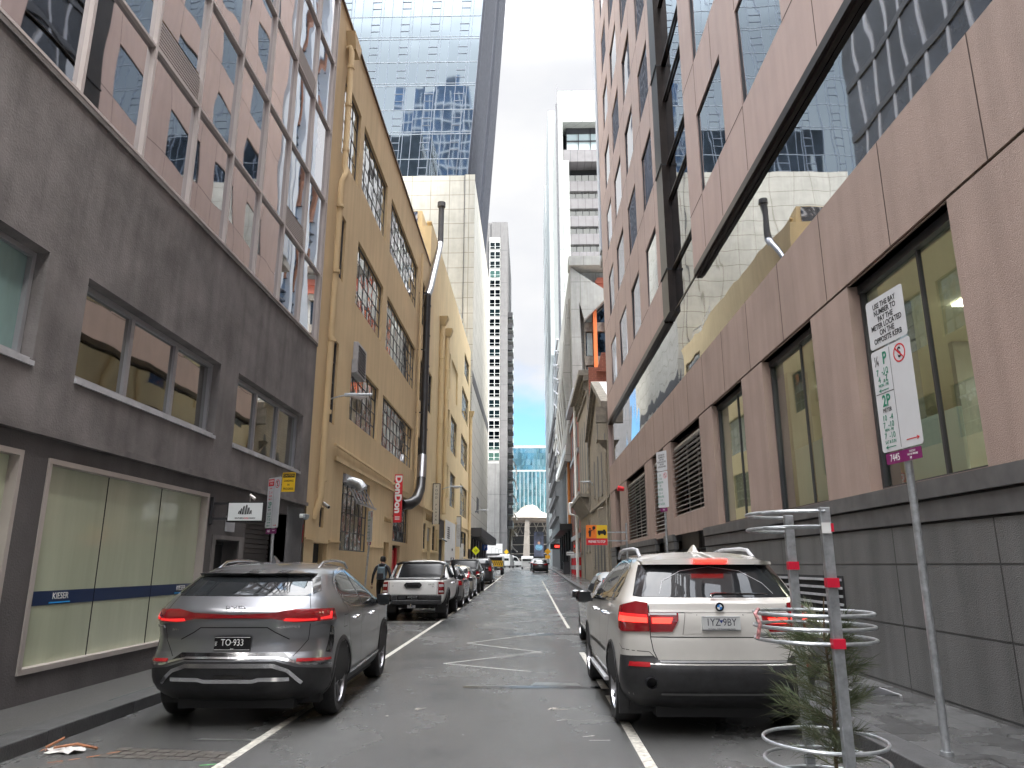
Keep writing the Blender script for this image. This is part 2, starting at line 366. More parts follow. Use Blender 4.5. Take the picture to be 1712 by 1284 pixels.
tag(mb.build('ground', m_concrete), kind='structure')
# markings
m_line = mat('worn road paint', (.55, .53, .47), .55, var=.3, scale=18, detail=8, col2=(.24, .23, .21))
m_thin = mat('thin worn road paint', (.50, .49, .46), .5, var=.3, scale=25, detail=8, col2=(.25, .25, .24))
def lineseg(mb, x0, y0, x1, y1, w, dz=.004):
    d = Vector((x1-x0, y1-y0, 0)); nn = Vector((-d.y, d.x, 0)).normalized()*w/2; N = max(1, int(d.length/6))
    for i in range(N):
        a = Vector((x0, y0, 0))+d*i/N; c = Vector((x0, y0, 0))+d*(i+1)/N
        q = [a-nn, a+nn, c+nn, c-nn]; mb.face([(p.x, p.y, g(p.y)+dz) for p in q])
mb = MB(); lineseg(mb, -2.5, -4, -2.62, 22, .09); lineseg(mb, -2.62, 22, -2.66, 78, .09)
for y in (22.1, 28.1, 33.6): lineseg(mb, -4.4, y, -2.7, y, .08)
tag(mb.build('bay_line_left', m_line), kind='structure')
mb = MB(); lineseg(mb, .93, -4, 1.0, 9.9, .10); lineseg(mb, 1.0, 10.4, .98, 14.6, .10); lineseg(mb, 1.02, 20, 1.02, 60, .08)
tag(mb.build('bay_line_right', m_line), kind='structure')
zz = [(.02, 12.0), (-1.44, 12.93), (.22, 14.6), (-1.32, 16.2), (.35, 18.6)]
mb = MB()
for i, (p, q) in enumerate(zip(zz, zz[1:])): lineseg(mb, *p, *q, .055, .0045+.0005*i)
zz = [(.0, 19.2), (-1.25, 21.0), (.5, 23.2), (-1.0, 24.8), (.5, 27.5), (-.9, 29.5), (.5, 33), (-.8, 36)]
for i, (p, q) in enumerate(zip(zz, zz[1:])): lineseg(mb, *p, *q, .05, .0045+.0005*i)
tag(mb.build('zigzag_marking', m_thin), kind='structure')
# trenches cut across the road and patched
m_patch = mat('smooth trench patch', (.038, .038, .04), .25, var=.2, scale=5)
m_pale = mat('pale concrete patch', (.16, .16, .155), .3, var=.3, scale=6)
mb = MB()
for (x0, x1, y0, y1) in ((-.9, 2.9, 10.45, 10.62), (-.6, 2.9, 18.2, 18.5), (-2.4, 1.5, 24.2, 24.4)):
    mb.face([(x0, y0, g(y0)+.003), (x1, y0-.03, g(y0)+.003), (x1, y1-.03, g(y1)+.003), (x0, y1, g(y1)+.003)])
tag(mb.build('trench_patch', m_patch), kind='structure')
mb = MB()
for (x0, x1, y0, y1) in ((.0, .7, 10.7, 10.95), (-.9, .5, 10.63, 10.68), (-.1, .9, 18.0, 18.12), (-3.2, -2.2, 7.4, 7.46)):
    mb.face([(x0, y0, .0026), (x1, y0-.02, .0026), (x1-.04, y1-.03, .0026), (x0+.08, y1, .0026)])
tag(mb.build('concrete_patch', m_pale), kind='structure')
# grate of old bluestone setts by the first bay line and utility spray marks
mb = MB(); rnd = random.Random(11)
for i in range(9):
    for j in range(3):
        x = -3.75+i*.13+j*.03; y = 6.75+j*.11-i*.015
        mb.box(x, x+.115, y, y+.095, -.02, .003+rnd.uniform(0, .004))
tag(mb.build('sett_grating', mat('old setts', (.10, .09, .08), .5, var=.3, scale=12)), kind='structure')
def spray(name, pts, col, w=.018):
    mb = MB()
    for i, (p, q) in enumerate(zip(pts, pts[1:])):
        if p and q: lineseg(mb, *p, *q, w*random.uniform(.6, 1.3), .0035+.0003*i)
    tag(mb.build(name, mat(name, col, .6, var=.4, scale=60)), kind='structure')
spray('orange_survey_mark', [(-4.02, 6.55), (-3.93, 6.62), None, (-3.9, 6.64), (-3.83, 6.7), None, (-3.8, 6.73), (-3.72, 6.8), None, (-3.69, 6.85), (-3.62, 6.93)], (.65, .22, .08))
spray('green_survey_mark', [(-2.72, 6.5), (-2.6, 6.55), None, (-2.9, 6.3), (-2.72, 6.38), (-2.78, 6.2), None, (-2.85, 6.05), (-2.95, 5.95), (-2.84, 5.92)], (.12, .5, .14))
spray('white_survey_mark', [(.28, 8.35), (.4, 8.42), (.52, 8.33), (.64, 8.4), (.76, 8.34), None, (.5, 7.6), (.62, 7.65), None, (.55, 7.45), (.75, 7.46), None, (-1.7, 12.4), (-1.55, 12.42)], (.45, .43, .4))
# ------------------------------------------------------------------ LEFT: dark stucco office
B = thing('office_building', 'dark grey rendered building with mirror glass above and frosted shop windows at street level', 'building', (-5.5, 8, 0))
holes = [(3.7, 7.65, 3.8, 5.1, .24), (8.42, 12.45, 3.8, 5.1, .24), (13.26, 17.34, 3.78, 5.15, .24), (3.2, 7.78, .44, 2.82, .14), (8.22, 12.55, .44, 2.8, .14),
         (12.97, 14.02, .13, 2.04, .35), (14.33, 16.75, .13, 2.72, .5), (16.75, 17.93, .13, 2.95, .5), (-8, -2, .44, 2.8, .14), (-8, -2, 3.8, 5.1, .3)]
mb = MB(); wall(mb, LW, -14, 18.05, 3.1, 7.12, [h for h in holes if h[2] > 3.1], .3)
mb.face([(-5.5, 18.05, 3.1), (-12, 18.05, 3.1), (-12, 18.05, 24), (-5.5, 18.05, 24)]); mb.face([(-5.5, -14, 0), (-12, -14, 0), (-12, -14, 24), (-5.5, -14, 24)])
mb.face([(-5.52, -14, 24), (-12, -14, 24), (-12, 18.05, 24), (-5.52, 18.05, 24)])
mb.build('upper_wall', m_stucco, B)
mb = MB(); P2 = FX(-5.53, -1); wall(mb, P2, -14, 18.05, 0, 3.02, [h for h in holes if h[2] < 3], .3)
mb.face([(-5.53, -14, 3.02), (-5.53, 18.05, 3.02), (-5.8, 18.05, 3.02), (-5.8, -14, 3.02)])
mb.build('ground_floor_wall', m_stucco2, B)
mb = MB(); mb.pbox(LW, -14, 18.04, 3.02, 3.1, -.055, .3); mb.pbox(LW, -14, 18.03, 7.12, 7.2, -.03, .3); mb.build('ledge', m_stucco, B)
mb = MB(); mb.pbox(LW, -14, 18.03, 7.2, 7.24, -.035, .02); mb.build('flashing', m_bead, B)
for (a, b, c, d, nu) in ((3.7, 7.65, 3.8, 5.1, 3), (8.42, 12.45, 3.8, 5.1, 3), (13.26, 17.34, 3.78, 5.15, 3)):
    # heavy aluminium strip windows, glass about 0.3 m back
    window(FX(-5.5, -1), B, a+.03, b-.03, c+.03, d-.03, .19, nu, 1, m_alu, g_win if a > 5 else g_teal0, fw=.06, mw=.09, jit=.002, prou=.06)
    mb = MB(); mb.pbox(LW, a, b, c-.06, c-.003, -.03, .2); mb.pbox(LW, a+.02, b-.02, c-.0, c+.035, .02, .125); mb.build('sill', m_sill, B)
m_navy = mat('navy band', (.012, .03, .09), .35, var=0); m_ltblue = mat('light blue', (.03, .35, .8), .4, var=0)
m_champ = mat('champagne frame', (.50, .45, .42), .4, metal=.3, var=.06)
for (a, b, c, d, ms) in ((3.2, 7.78, .44, 2.82, (4.7, 6.3)), (8.22, 12.55, .44, 2.8, (9.65, 11.1)), (-8, -2, .44, 2.8, (-5,))):
    f = MB(); w_ = .06
    f.pbox(P2, a, b, c, c+w_, -.02, .13); f.pbox(P2, a, b, d-w_, d, -.02, .13); f.pbox(P2, a, a+w_, c+w_, d-w_, -.02, .13); f.pbox(P2, b-w_, b, c+w_, d-w_, -.02, .13)
    fo = f.build('shop_window', m_champ, B)
    gb = MB(); es = [a] + list(ms) + [b]
    for p, q in zip(es, es[1:]): gb.pbox(P2, p+.004, q-.004, c+.02, d-.02, .10, .112)
    gb.build('pane', g_frost, fo)
    bb = MB()
    for p, q in zip(es, es[1:]): bb.pbox(P2, p+.006, q-.006, 1.15, 1.31, .094, .0985)
    bb.build('band', m_navy, fo)
    kb = MB()
    for e in ms: kb = MB(); kb.pbox(P2, e-.005, e+.005, c+w_, d-w_, .092, .115); kb.build('joint', m_dark, fo)
    # a column and blinds glimpsed through the frosting
for yy in (8.95, 12.05, 4.2):
    text('KIESER', .105, m_white, B, (-5.53+.0-.088, yy, 1.245), (0, 1, 0), (0, 0, 1), sx=1.0)
    mb = MB(); mb.pbox(P2, yy-.2, yy+.2, 1.165, 1.18, .087, .093); mb.build('underline', m_ltblue, B)
# mirror glass curtain wall
ys = [7.69+1.45*k for k in range(-7, 8)] + [18.03]; zs = [7.24, 9.05, 11.2, 13.35, 15.5, 17.65, 19.8, 24]
louv = {(1, 1), (5, 1), (5, 3), (1, 3), (-3, 1), (-3, 3), (3, 2)} - {(3, 2)}
PG = FX(-5.5, -1); n_p = 0
for i in range(len(ys)-1):
    for j in range(len(zs)-1):
        a, b, c, d = ys[i], ys[i+1], zs[j], zs[j+1]; k = i-7
        if (k, j) in louv:
            lm = MB(); 
            for q in range(9): lm.pbox(PG, a+.05, b-.05, c+.06+q*.055, c+.085+q*.055, .0, .05)
            lm.pbox(PG, a+.03, b-.03, c+.04, c+.57, .05, .06, 1); lm.build('louvre', [m_bead, m_black], B); c += .6
        mb = MB(); t1 = random.uniform(-.004, .004); t2 = random.uniform(-.003, .003)
        mb.face([PG(a, c, .03+t1), PG(b, c, .03-t1), PG(b, d, .03-t1+t2), PG(a, d, .03+t1+t2)])
        mb.build('glass_panel', g_mirror, B); n_p += 1
mb = MB()
for y in ys[:-1]: mb.pbox(PG, y-.028, y+.028, 7.24, 24, -.035, .04)
mb.pbox(PG, 17.97, 18.04, 7.24, 24, -.03, .04)
for z in zs[1:]: mb.pbox(PG, ys[0], 17.96, z-.022, z+.022, -.03, .035)
mb.build('mullions', m_bead, B)
mb = MB(); mb.face([PG(-14, 7.2, .03), PG(ys[0], 7.2, .03), PG(ys[0], 24, .03), PG(-14, 24, .03)]); mb.build('rear_glazing', g_mirror, B)
# ground floor bits at the far end
mb = MB(); mb.pbox(P2, 12.99, 14.0, .13, 2.03, .28, .33); mb.pbox(P2, 13.05, 13.94, .2, 1.97, .27, .28, 1); mb.build('door', [m_alud, m_dark], B)
mb = MB(); mb.pbox(P2, 12.83, 12.96, .13, 2.12, -.02, .1); mb.pbox(P2, 14.03, 14.28, .13, 2.12, -.02, .1); mb.pbox(P2, 12.96, 14.03, 2.05, 2.12, -.02, .1); mb.build('door_frame', m_stucco, B)
mb = MB()
for q in range(26): mb.pbox(P2, 14.34, 16.7, .15+q*.1, .23+q*.1, .36+.0, .4); 
mb.pbox(P2, 14.33, 16.72, .13, 2.72, .4, .44); mb.build('roller_door', mat('roller shutter', (.10, .095, .095), .5, var=.1), B)
mb = MB(); mb.pbox(P2, 16.78, 17.7, .15, 2.6, .4, .46); dd = mb.build('side_door', m_alud, B)
mb = MB(); mb.pbox(P2, 16.95, 17.15, 1.15, 1.2, .3, .4); mb.pbox(P2, 16.98, 17.02, 1.05, 1.3, .3, .36); mb.build('handle', m_galv, dd)
mb = MB(); mb.pbox(P2, 13.35, 13.72, 2.2, 2.48, -.03, .0); mb.build('wall_plate', mat('grey plate', (.4, .4, .42), .5), B)
mb = MB(); mb.pbox(P2, 13.15, 13.42, 1.35, 1.6, .255, .265); o = mb.build('no_stopping_notice', m_red, B)
text('FIRE EXIT\nKEEP CLEAR', .06, m_white, o, (-5.53-.25, 13.28, 1.48), (0, 1, 0), (0, 0, 1), sx=.6)
mb = MB(); mb.pbox(P2, 16.9, 17.0, 1.75, 2.4, -.004, .0); 
text('WARNING', .1, mat('red lettering', (.6, .04, .04), .5, var=0), B, (-5.52, 17.98, 2.35), (0, 0, -1), (0, 1, 0), name='red_lettering', sx=.9)

# ------------------------------------------------------------------ LEFT: ochre warehouse, near half
Y1 = thing('ochre_warehouse', 'tan rendered warehouse with big steel pane windows and black exhaust duct', 'building', (-5.5, 28, 0))
LV = [(5.95, 7.88), (9.7, 11.87), (13.75, 16.1)]
win = []
for (c, d) in LV: win += [(21.75, 25.9, c, d), (26.75, 34.0, c, d)]
slots = [(19.6, 20.15, 5.45, 7.85), (19.6, 20.15, 9.75, 11.72)]
topw = [(19.15, 21.25, 13.5, 16.1)]
gr = [(21.45, 25.2, 2.02, 4.28), (29.75, 33.5, 2.55, 4.35)]
doors = [(18.88, 20.2, .13, 2.17), (28.05, 29.1, .13, 2.46), (29.85, 31.65, .13, 2.40)]
small = [(19.26, 19.66, 2.57, 3.1)]
edge = [(35.3, 36.6, c, d) for c, d in LV]
D1 = .16
mb = MB(); wall(mb, LW, 18.05, 38.2, 0, 17.75, [h+(D1,) for h in win+slots+topw+gr+doors+small+edge], D1)
mb.face([(-5.5, 18.05, 7), (-14, 18.05, 7), (-14, 18.05, 17.9), (-5.5, 18.05, 17.9)]); mb.face([(-14, 18.05, 17.7), (-14, 38.2, 17.7), (-5.6, 38.2, 17.7), (-5.6, 18.05, 17.7)])
mb.face([(-5.5, 38.2, 0), (-14, 38.2, 0), (-14, 38.2, 17.9), (-5.5, 38.2, 17.9)])
mb.pbox(LW, 18.05, 38.2, 17.75, 17.98, 0, .3)
mb.pbox(LW, 20.4, 38.2, 4.48, 4.6, -.07, 0); mb.pbox(LW, 18.06, 18.85, 2.22, 2.27, -.04, 0); mb.pbox(LW, 20.25, 21.4, 2.22, 2.27, -.04, 0); mb.pbox(LW, 25.3, 28.0, 2.2, 2.26, -.03, 0)
mb.build('wall', m_yellow, Y1)
mb = MB(); mb.pbox(LW, 18.05, 38.2, 17.98, 18.05, -.06, .35); mb.build('parapet_flashing', mat('brown flashing', (.12, .075, .05), .5), Y1)
for (a, b, c, d) in win:
    w = b-a; nu = 6 if w < 5 else 10
    window(LW, Y1, a, b, c, d, .11, nu, 4, m_steel, g_ind, fw=.035, mw=.022, jit=.007, prou=.018)
for (a, b, c, d) in topw: window(LW, Y1, a, b, c, d, .11, 3, 4, m_steel, g_ind, fw=.035, mw=.022, jit=.007, prou=.018)
for (a, b, c, d) in slots+edge: window(LW, Y1, a, b, c, d, .11, 1, 4, m_steel, g_dark, fw=.05, mw=.03, jit=.007, prou=.04)
for (a, b, c, d) in gr: window(LW, Y1, a, b, c, d, .11, 7, 4, m_steel, g_ind, fw=.04, mw=.026, jit=.007, prou=.02, name='window')
window(LW, Y1, 19.26, 19.66, 2.57, 3.1, .12, 1, 1, m_steel, g_dark)
# opened hopper light and vent cowl in the ground window
mb = MB()
for q in range(6):
    y = 22.3+q*.5; mb.hexa([LW(u, z, dd_) for z, ds in ((3.45, -.28), (4.15, .1)) for dd_ in (ds, ds+.03) for u in (y, y+.05)])
mb.hexa([LW(u, z, dd_) for z in (3.42, 3.48) for dd_ in (-.3, -.26) for u in (22.2, 25.0)])
mb.hexa([LW(u, z, dd_) for z in (4.12, 4.18) for dd_ in (.05, .1) for u in (22.2, 25.0)])
mb.build('open_window_light', m_alu, Y1)
mb = MB(); mb.tube([(-5.5, 21.85, 4.05), (-5.3, 21.85, 4.05), (-5.1, 21.85, 3.98), (-4.98, 21.85, 3.82)], [.12, .13, .14, .15], 12); mb.build('vent_cowl', m_galv, Y1, smooth=True)
for (a, b, c, d) in ((18.88, 20.2, .13, 2.17), (28.05, 29.1, .13, 2.46)):
    mb = MB(); mb.pbox(LW, a+.02, b-.02, c, d-.01, .22, .27); mb.pbox(LW, a, a+.07, c, d, .1, .22, 1); mb.pbox(LW, b-.07, b, c, d, .1, .22, 1)
    mb.build('door', [m_dark if a < 20 else mat('tan door', (.2, .15, .07), .5), m_yellow], Y1)
mb = MB(); mb.pbox(LW, 29.87, 31.63, .13, 2.39, .22, .27); mb.pbox(LW, 30.3, 30.75, .2, 2.2, .1, .2, 1); mb.pbox(LW, 31.2, 31.5, .2, 2.3, .1, .2, 1); mb.build('shop_entrance', [m_dark, m_red], Y1)
# air vent box over the third window
mb = MB(); mb.pbox(LW, 21.85, 23.1, 7.45, 8.45, -.14, .1)
for q in range(9): mb.pbox(LW, 21.98, 22.97, 7.52+q*.1, 7.56+q*.1, -.16, -.14, 1)
mb.build('vent_grille', [m_sill, m_black], Y1)
mb = MB()
for q in range(3): mb.pbox(LW, 21.6+q*.75, 22.25+q*.75, 4.0, 4.25, -.06, .1)
mb.build('air_unit', m_sill, Y1)
def downpipe(par, y, z0, z1, r, m, x=-5.5, sg=1, col=.0, hopper=True, off=.14, name='downpipe'):
    mb = MB(); X = x+sg*off
    mb.tube([(X, y, z0), (X, y, z1)], r, 10)
    z = z0+1.2
    while z < z1-.3:
        mb.tube([(X, y, z), (X, y, z+.09)], r*1.22, 10); mb.box(min(x, X), max(x, X), y-.02, y+.02, z+.02, z+.06); z += 2.05
    if hopper:
        mb.hexa([(X+a*w, y+b*w, zz) for zz, w in ((z1, r*1.2), (z1+.5, r*2.4)) for b in (-1, 1) for a in (-1, 1)])
        mb.box(min(x, X), max(x, X), y-r, y+r, z1+.25, z1+.5)
    return mb.build(name, m, par, smooth=True)
mb = MB(); X = -5.5+.17
mb.tube([(-5.5, 19.0, 16.9), (-5.38, 19.0, 16.95), (X, 19.0, 16.8), (X, 19.0, 12.9), (X+.05, 18.98, 12.7), (X+.05, 18.9, 12.55), (X-.02, 18.85, 12.35), (X-.02, 18.75, 3.3), (-5.5, 18.75, 2.75)], .09, 12)
for z in (13.4, 14.9, 16.2, 11.5, 9.5, 7.5, 5.5, 3.7): mb.tube([(X, 19.0 if z > 12.6 else 18.8, z), (X, 19.0 if z > 12.6 else 18.8, z+.1)], .108, 12)
mb.build('downpipe', m_yellow, Y1, smooth=True)
mb = MB(); mb.hexa([(-5.5+.28*w, 19.3+a*w2, z) for z, w2 in ((16.95, .25), (17.45, .45)) for a in (-1, 1) for w in (0, 1)]); mb.build('rain_head', m_yellow, Y1)
mb = MB(); mb.tube([(-5.44, 20.2, 4.9), (-5.44, 33, 4.75)], .04, 8); mb.tube([(-5.35, 34.3, 17.0), (-5.35, 34.3, 4.7)], .07, 8); mb.build('service_pipe', m_yellow, Y1, smooth=True)
# big black exhaust duct: from the ground-floor window up past the parapet
mb = MB(); xd = -5.13
mb.tube([(-5.5, 31.9, 4.15), (-5.25, 32.2, 4.2), (-5.1, 33.0, 4.45), (-5.05, 33.9, 5.0), (-5.05, 34.2, 5.6), (xd, 34.9, 7.0), (xd, 35.0, 15.0)], [.22, .24, .24, .22, .2, .18, .175], 16)
for z in (8, 9.6, 11.2, 12.8, 14.4): mb.tube([(xd, 35, z), (xd, 35, z+.08)], .195, 16)
for z in (8.8, 12, 15): mb.box(-5.5, xd, 34.65, 34.7, z, z+.06)
ex = mb.build('exhaust_duct', mat('black duct', (.018, .018, .02), .35, var=.2, scale=3, spec=.6), Y1, smooth=True)
mb = MB(); mb.tube([(xd, 35.0, 15.0), (-5.1, 35.6, 15.6), (-5.35, 40.9, 20.4), (-5.35, 41.2, 20.8)], .18, 16); mb.build('duct_sleeve', m_steelduct, Y1, smooth=True)
mb = MB(); mb.tube([(-5.05, 34.18, 5.55), (xd+.02, 34.75, 6.7)], .215, 16); mb.build('duct_sleeve', m_steelduct, Y1, smooth=True)
mb = MB(); mb.tube([(-5.35, 41.2, 20.8), (-5.35, 41.25, 21.2), (-5.35, 41.25, 23.3)], .175, 14); mb.tube([(-5.35, 41.25, 23.25), (-5.35, 41.25, 23.55)], .25, 14)
mb.build('duct_outlet', m_steel, Y1, smooth=True)
# roof plant box with reflective side
mb = MB(); mb.box(-8.4, -6.1, 38.5, 42.5, 17.9, 21.6)
mb.build('roof_box', [m_yellow2], Y1)
mb = MB(); mb.box(-8.35, -6.35, 38.38, 38.46, 18.0, 21.5); mb.build('roof_box_cladding', glassm('polished cladding', (.75, .7, .66), wave=1.6, wscale=1.2), Y1)

# ------------------------------------------------------------------ LEFT: pale ochre warehouse, far half
Y2 = thing('pale_ochre_warehouse', 'brighter yellow rendered warehouse between the exhaust duct and the cream tower podium', 'building', (-5.5, 52, 0))
w2 = []
for (c, d) in ((9.45, 12.05), (13.5, 16.1)): w2 += [(46.75, 49.6, c, d), (50.6, 54.9, c, d)]
w2 += [(58.7, 65.0, 13.7, 16.15), (58.5, 64.8, 9.6, 12.1), (60.5, 65.4, 17.6, 19.6), (46.8, 49.6, 6.0, 8.2), (50.8, 54.5, 5.6, 8.0), (58.5, 64.8, 5.5, 8.0)]
nar = [(38.65, 40.2, 9.8, 12.05)]
g2 = [(37.85+.6, 39.4, 2.42, 3.76), (42.1, 43.3, 2.42, 3.81), (59.3, 64.8, 2.3, 4.3)]
d2 = [(34.3+4.1, 37.0+4.1, .13, 3.6)]; d2 = [(40.0, 41.3, .13, 3.6)]
shop2 = [(45.2, 48.2, .2, 4.4), (48.4, 55.0, .2, 4.55)]
mb = MB(); wall(mb, LW, 38.2, 67.0, 0, 20.7, [h+(.25,) for h in w2+nar+g2+d2+shop2], .25)
mb.hexa([LW(u, z, d_) for z, in ((20.7,),) for d_ in (0, .3) for u in (38.2, 67.0)] + [LW(u, zt, d_) for d_ in (0, .3) for u, zt in ((38.2, 20.8), (67.0, 21.5))])
mb.face([(-5.5, 38.2, 17), (-14, 38.2, 17), (-14, 38.2, 20.5), (-5.5, 38.2, 20.5)]); mb.face([(-5.6, 38.2, 20.5), (-14, 38.2, 20.5), (-14, 67, 20.5), (-5.6, 67, 20.5)]); mb.face([(-5.5, 67, 0), (-14, 67, 0), (-14, 67, 21), (-5.5, 67, 21)])
mb.pbox(LW, 38.25, 44.9, 4.5, 4.62, -.08, 0); mb.pbox(LW, 55.2, 66.9, 4.6, 4.72, -.06, 0); mb.pbox(LW, 38.25, 39.9, 2.26, 2.34, -.05, 0); mb.pbox(LW, 41.4, 44.9, 2.26, 2.34, -.05, 0); mb.build('wall', m_yellow2, Y2)
for i, (a, b, c, d) in enumerate(w2):
    if i == 3: mb = MB(); mb.pbox(LW, a, b, c, d, .12, .2); mb.build('blind_window', m_yellow2, Y2); continue
    window(LW, Y2, a, b, c, d, .12, 4 if b-a > 3 else 3, 4, m_steel, g_ind, fw=.045, mw=.028, jit=.007, prou=.02)
for (a, b, c, d) in nar+g2: window(LW, Y2, a, b, c, d, .12, 2, 4, m_steel, g_dark, fw=.05, mw=.03, jit=.007)
mb = MB(); mb.pbox(LW, 40.02, 41.28, .13, 2.9, .18, .22); mb.pbox(LW, 40.02, 41.28, 2.9, 3.58, .1, .2, 1); mb.build('door', [mat('brown door', (.16, .11, .05), .5), m_sill], Y2)
mb = MB(); mb.pbox(LW, 45.2, 48.2, .2, 3.2, .18, .24); mb.pbox(LW, 45.25, 48.15, 3.2, 4.38, .05, .1, 1); mb.build('shop_entrance', [m_dark, m_alud], Y2)
mb = MB(); mb.pbox(LW, 48.42, 54.98, .2, 4.53, -.02, .05); mb.build('white_hoarding', m_white, Y2)
mb = MB()
for q in range(6): mb.pbox(LW, 49.6+.02*q, 51.0, 3.35+q*.14, 3.42+q*.14, -.035, -.021)
mb.pbox(LW, 52.6, 53.3, 2.6, 2.75, -.035, -.021); mb.pbox(LW, 49.2, 51.8, .3, 1.9, -.035, -.021); mb.build('hoarding_graphics', m_alud, Y2)
downpipe(Y2, 43.3, 4.6, 16.2, .16, m_yellow2); downpipe(Y2, 46.3, 4.7, 16.4, .14, m_yellow2); downpipe(Y2, 44.3, 4.6, 12.6, .06, m_yellow2, hopper=False)
downpipe(Y2, 66.4, 3, 15.0, .14, m_yellow2)
downpipe(Y2, 43.2, 2.4, 3.6, .1, m_yellow2, hopper=False)
m_let = mat('metal lettering', (.34, .25, .12), .5, var=0)
text('ARCHITECTS', .5, m_let, Y2, (-5.48, 40.4, 4.1), (0, 1, 0), (0, 0, 1), ext=.02, name='raised_lettering', sx=.8)
text('DONDON', .28, m_let, Y1, (-5.48, 28.6, 3.3), (0, 1, 0), (0, 0, 1), ext=.02, name='raised_lettering')
mb = MB()
for q in range(5): mb.tube([(-5.6, 56+q*1.6, 20.7), (-5.6, 56.3+q*1.6, 22.2-.1*q)], .03, 6)
mb.tube([(-5.6, 56, 22.0), (-5.6, 63, 21.9)], .03, 6); mb.tube([(-5.6, 56, 21.5), (-5.6, 63, 21.4)], .03, 6)
mb.build('roof_railing', m_galv, Y2)

SB = thing('dark_rear_block', 'dark glazed block set back behind the ochre warehouse, seen mirrored in the glass band', 'building', (-20, 30, 0))
mb = MB(); mb.box(-32, -14.3, 18.4, 47, 0, 62); mb.build('glazed_body', mat('dark glazed block', (.035, .04, .05), .25, var=.5, scale=.15), SB)
for q in range(15): mb = MB(); mb.box(-14.32, -14.2, 18.5, 46.9, 3+q*4, 3.5+q*4); mb.build('floor_band', m_alud, SB)
for q in range(14): mb = MB(); mb.box(-14.34, -14.24, 19.2+q*2, 19.45+q*2, 3, 61.5); mb.build('mullion', m_alu, SB)
# ------------------------------------------------------------------ LEFT: cream podium and glass tower
m_cream = panelm('cream precast panels', (.47, .455, .405), 1.95, 1.62, .03, .8, axis='XY', ou=.3, oz=.1, jcol=(.5, .47, .42), bump=.2, stain=.1)
CP = thing('cream_podium', 'tall cream precast panel block rising behind the yellow warehouse', 'building', (-10, 68, 0))
mb = MB(); mb.box(-24, -5.5, 68.2, 97, 4.75, 41); mb.build('wall', m_cream, CP)
mb = MB(); mb.box(-6.45, -5.42, 68.1, 68.19, 17, 41.05); mb.box(-6.5, -6.44, 68.05, 68.19, 17, 41.05, 1); mb.build('corner_pier', [m_cream, m_steel], CP)
mb = MB(); mb.pbox(LW, 68.3, 96.9, 19.0, 20.2, -.03, 0); mb.build('dark_band', m_steel, CP)
mb = MB(); mb.box(-12, -5.55, 68.25, 96.9, 0, 4.74); mb.build('ground_floor', m_dark, CP)
mb = MB(); mb.box(-5.5, -4.3, 66.98, 97, 4.1, 4.9); mb.build('awning', mat('dark awning', (.05, .05, .055), .5), CP)
mb = MB()
for q in range(7): mb.box(-5.54, -5.46, 69+q*4, 69.25+q*4, .15, 4.1)
mb.build('shopfront_post', m_alu, CP)
mb = MB(); mb.pbox(LW, 77, 80, 7.0, 8.6, -.03, 0); mb.build('vent_grille', m_steel, CP)
GT = thing('glass_tower', 'pale blue glass skyscraper above the cream podium with dark ribbed street side', 'skyscraper', (-14, 70, 0))
xr = lambda z: -6.45+.0655*(z-41)
TOP = 104; zf = 41.02; fl = 0
m_mull = mat('tower mullion', (.12, .14, .18), .5, metal=.2, var=0); m_mullw = mat('pale tower transom', (.22, .25, .29), .5, metal=.3, var=0)
k = 0
while zf < TOP:
    z1 = min(zf+3.02, TOP); mb = MB(); x = xr(zf)
    nb = 0; x1 = xr(zf); x0 = -30; N = 22
    for i in range(N):
        def X_(i_, z): return -30+(xr(z)+30)*i_/N
        t = random.uniform(-.012, .012); t2 = random.uniform(-.008, .008)
        mb.face([(X_(i, zf), 70+t, zf), (X_(i+1, zf), 70-t, zf), (X_(i+1, z1), 70-t+t2, z1), (X_(i, z1), 70+t+t2, z1)])
    mb.build('glazing_storey', g_tower, GT); zf = z1; k += 1
mb = MB(); N = 22
for i in range(N+1):
    xa = lambda z: -30+(xr(z)+30)*i/N
    for dx in ((0,) if i % 3 else (-.16, .16)):
        mb.hexa([(xa(z)+dx+w, y, z) for z in (41.02, TOP) for y in (69.93, 70.05) for w in (-.022, .022)])
mb.build('mullions', m_mull, GT)
mb = MB(); zf = 41.02; j = 0
rn = random.Random(5)
while zf < TOP:
    mb.hexa([(-30 if a == 0 else xr(zf), y, zf+w) for w in (-.032, .032) for y in (69.95, 70.04) for a in (0, 1)], 0)
    if j % 2 == 0: mb.hexa([(-30 if a == 0 else xr(zf), y, zf+w) for w in (.28, .33) for y in (69.96, 70.04) for a in (0, 1)], 0)
    for i in range(2, N, 3):
        xx = -30+(xr(zf)+30)*i/N
        mb.box(xx, xx+1.05, 69.94, 70.03, zf+1.95, zf+2.02, 1)
        mb.box(xx, xx+1.05, 69.94, 70.03, zf+1.05, zf+1.1, 1)
    zf += 3.02; j += 1
mb.build('transoms', [m_mullw, m_mull], GT)
m_rib = mat('dark ribbed side cladding', (.03, .035, .05), .8, spec=.2, var=.25, scale=.5, vec=(1, 1, .15))
mb = MB(); H8 = lambda y0, y1, za, zb, dx: [(xr(z)+d_, y, z) for z in (za, zb) for y in (y0, y1) for d_ in (-12+dx, dx)]
mb.hexa(H8(70.06, 96, 41.02, TOP, -.02)); mb.build('side_wall', m_rib, GT)
mb = MB()
for q in range(26):
    y = 70.4+q*1.0
    if 82 < y < 86: continue
    mb.hexa([(xr(z)+d_, yy, z) for z in (41.02, TOP) for yy in (y, y+.3) for d_ in (-.02, .28)])
mb.build('side_rib', mat('rib', (.05, .055, .07), .8, spec=.2, var=.1), GT)
mb = MB(); mb.box(-5.6, -5.45, 68.4, 96, 20.3, 20.9); 

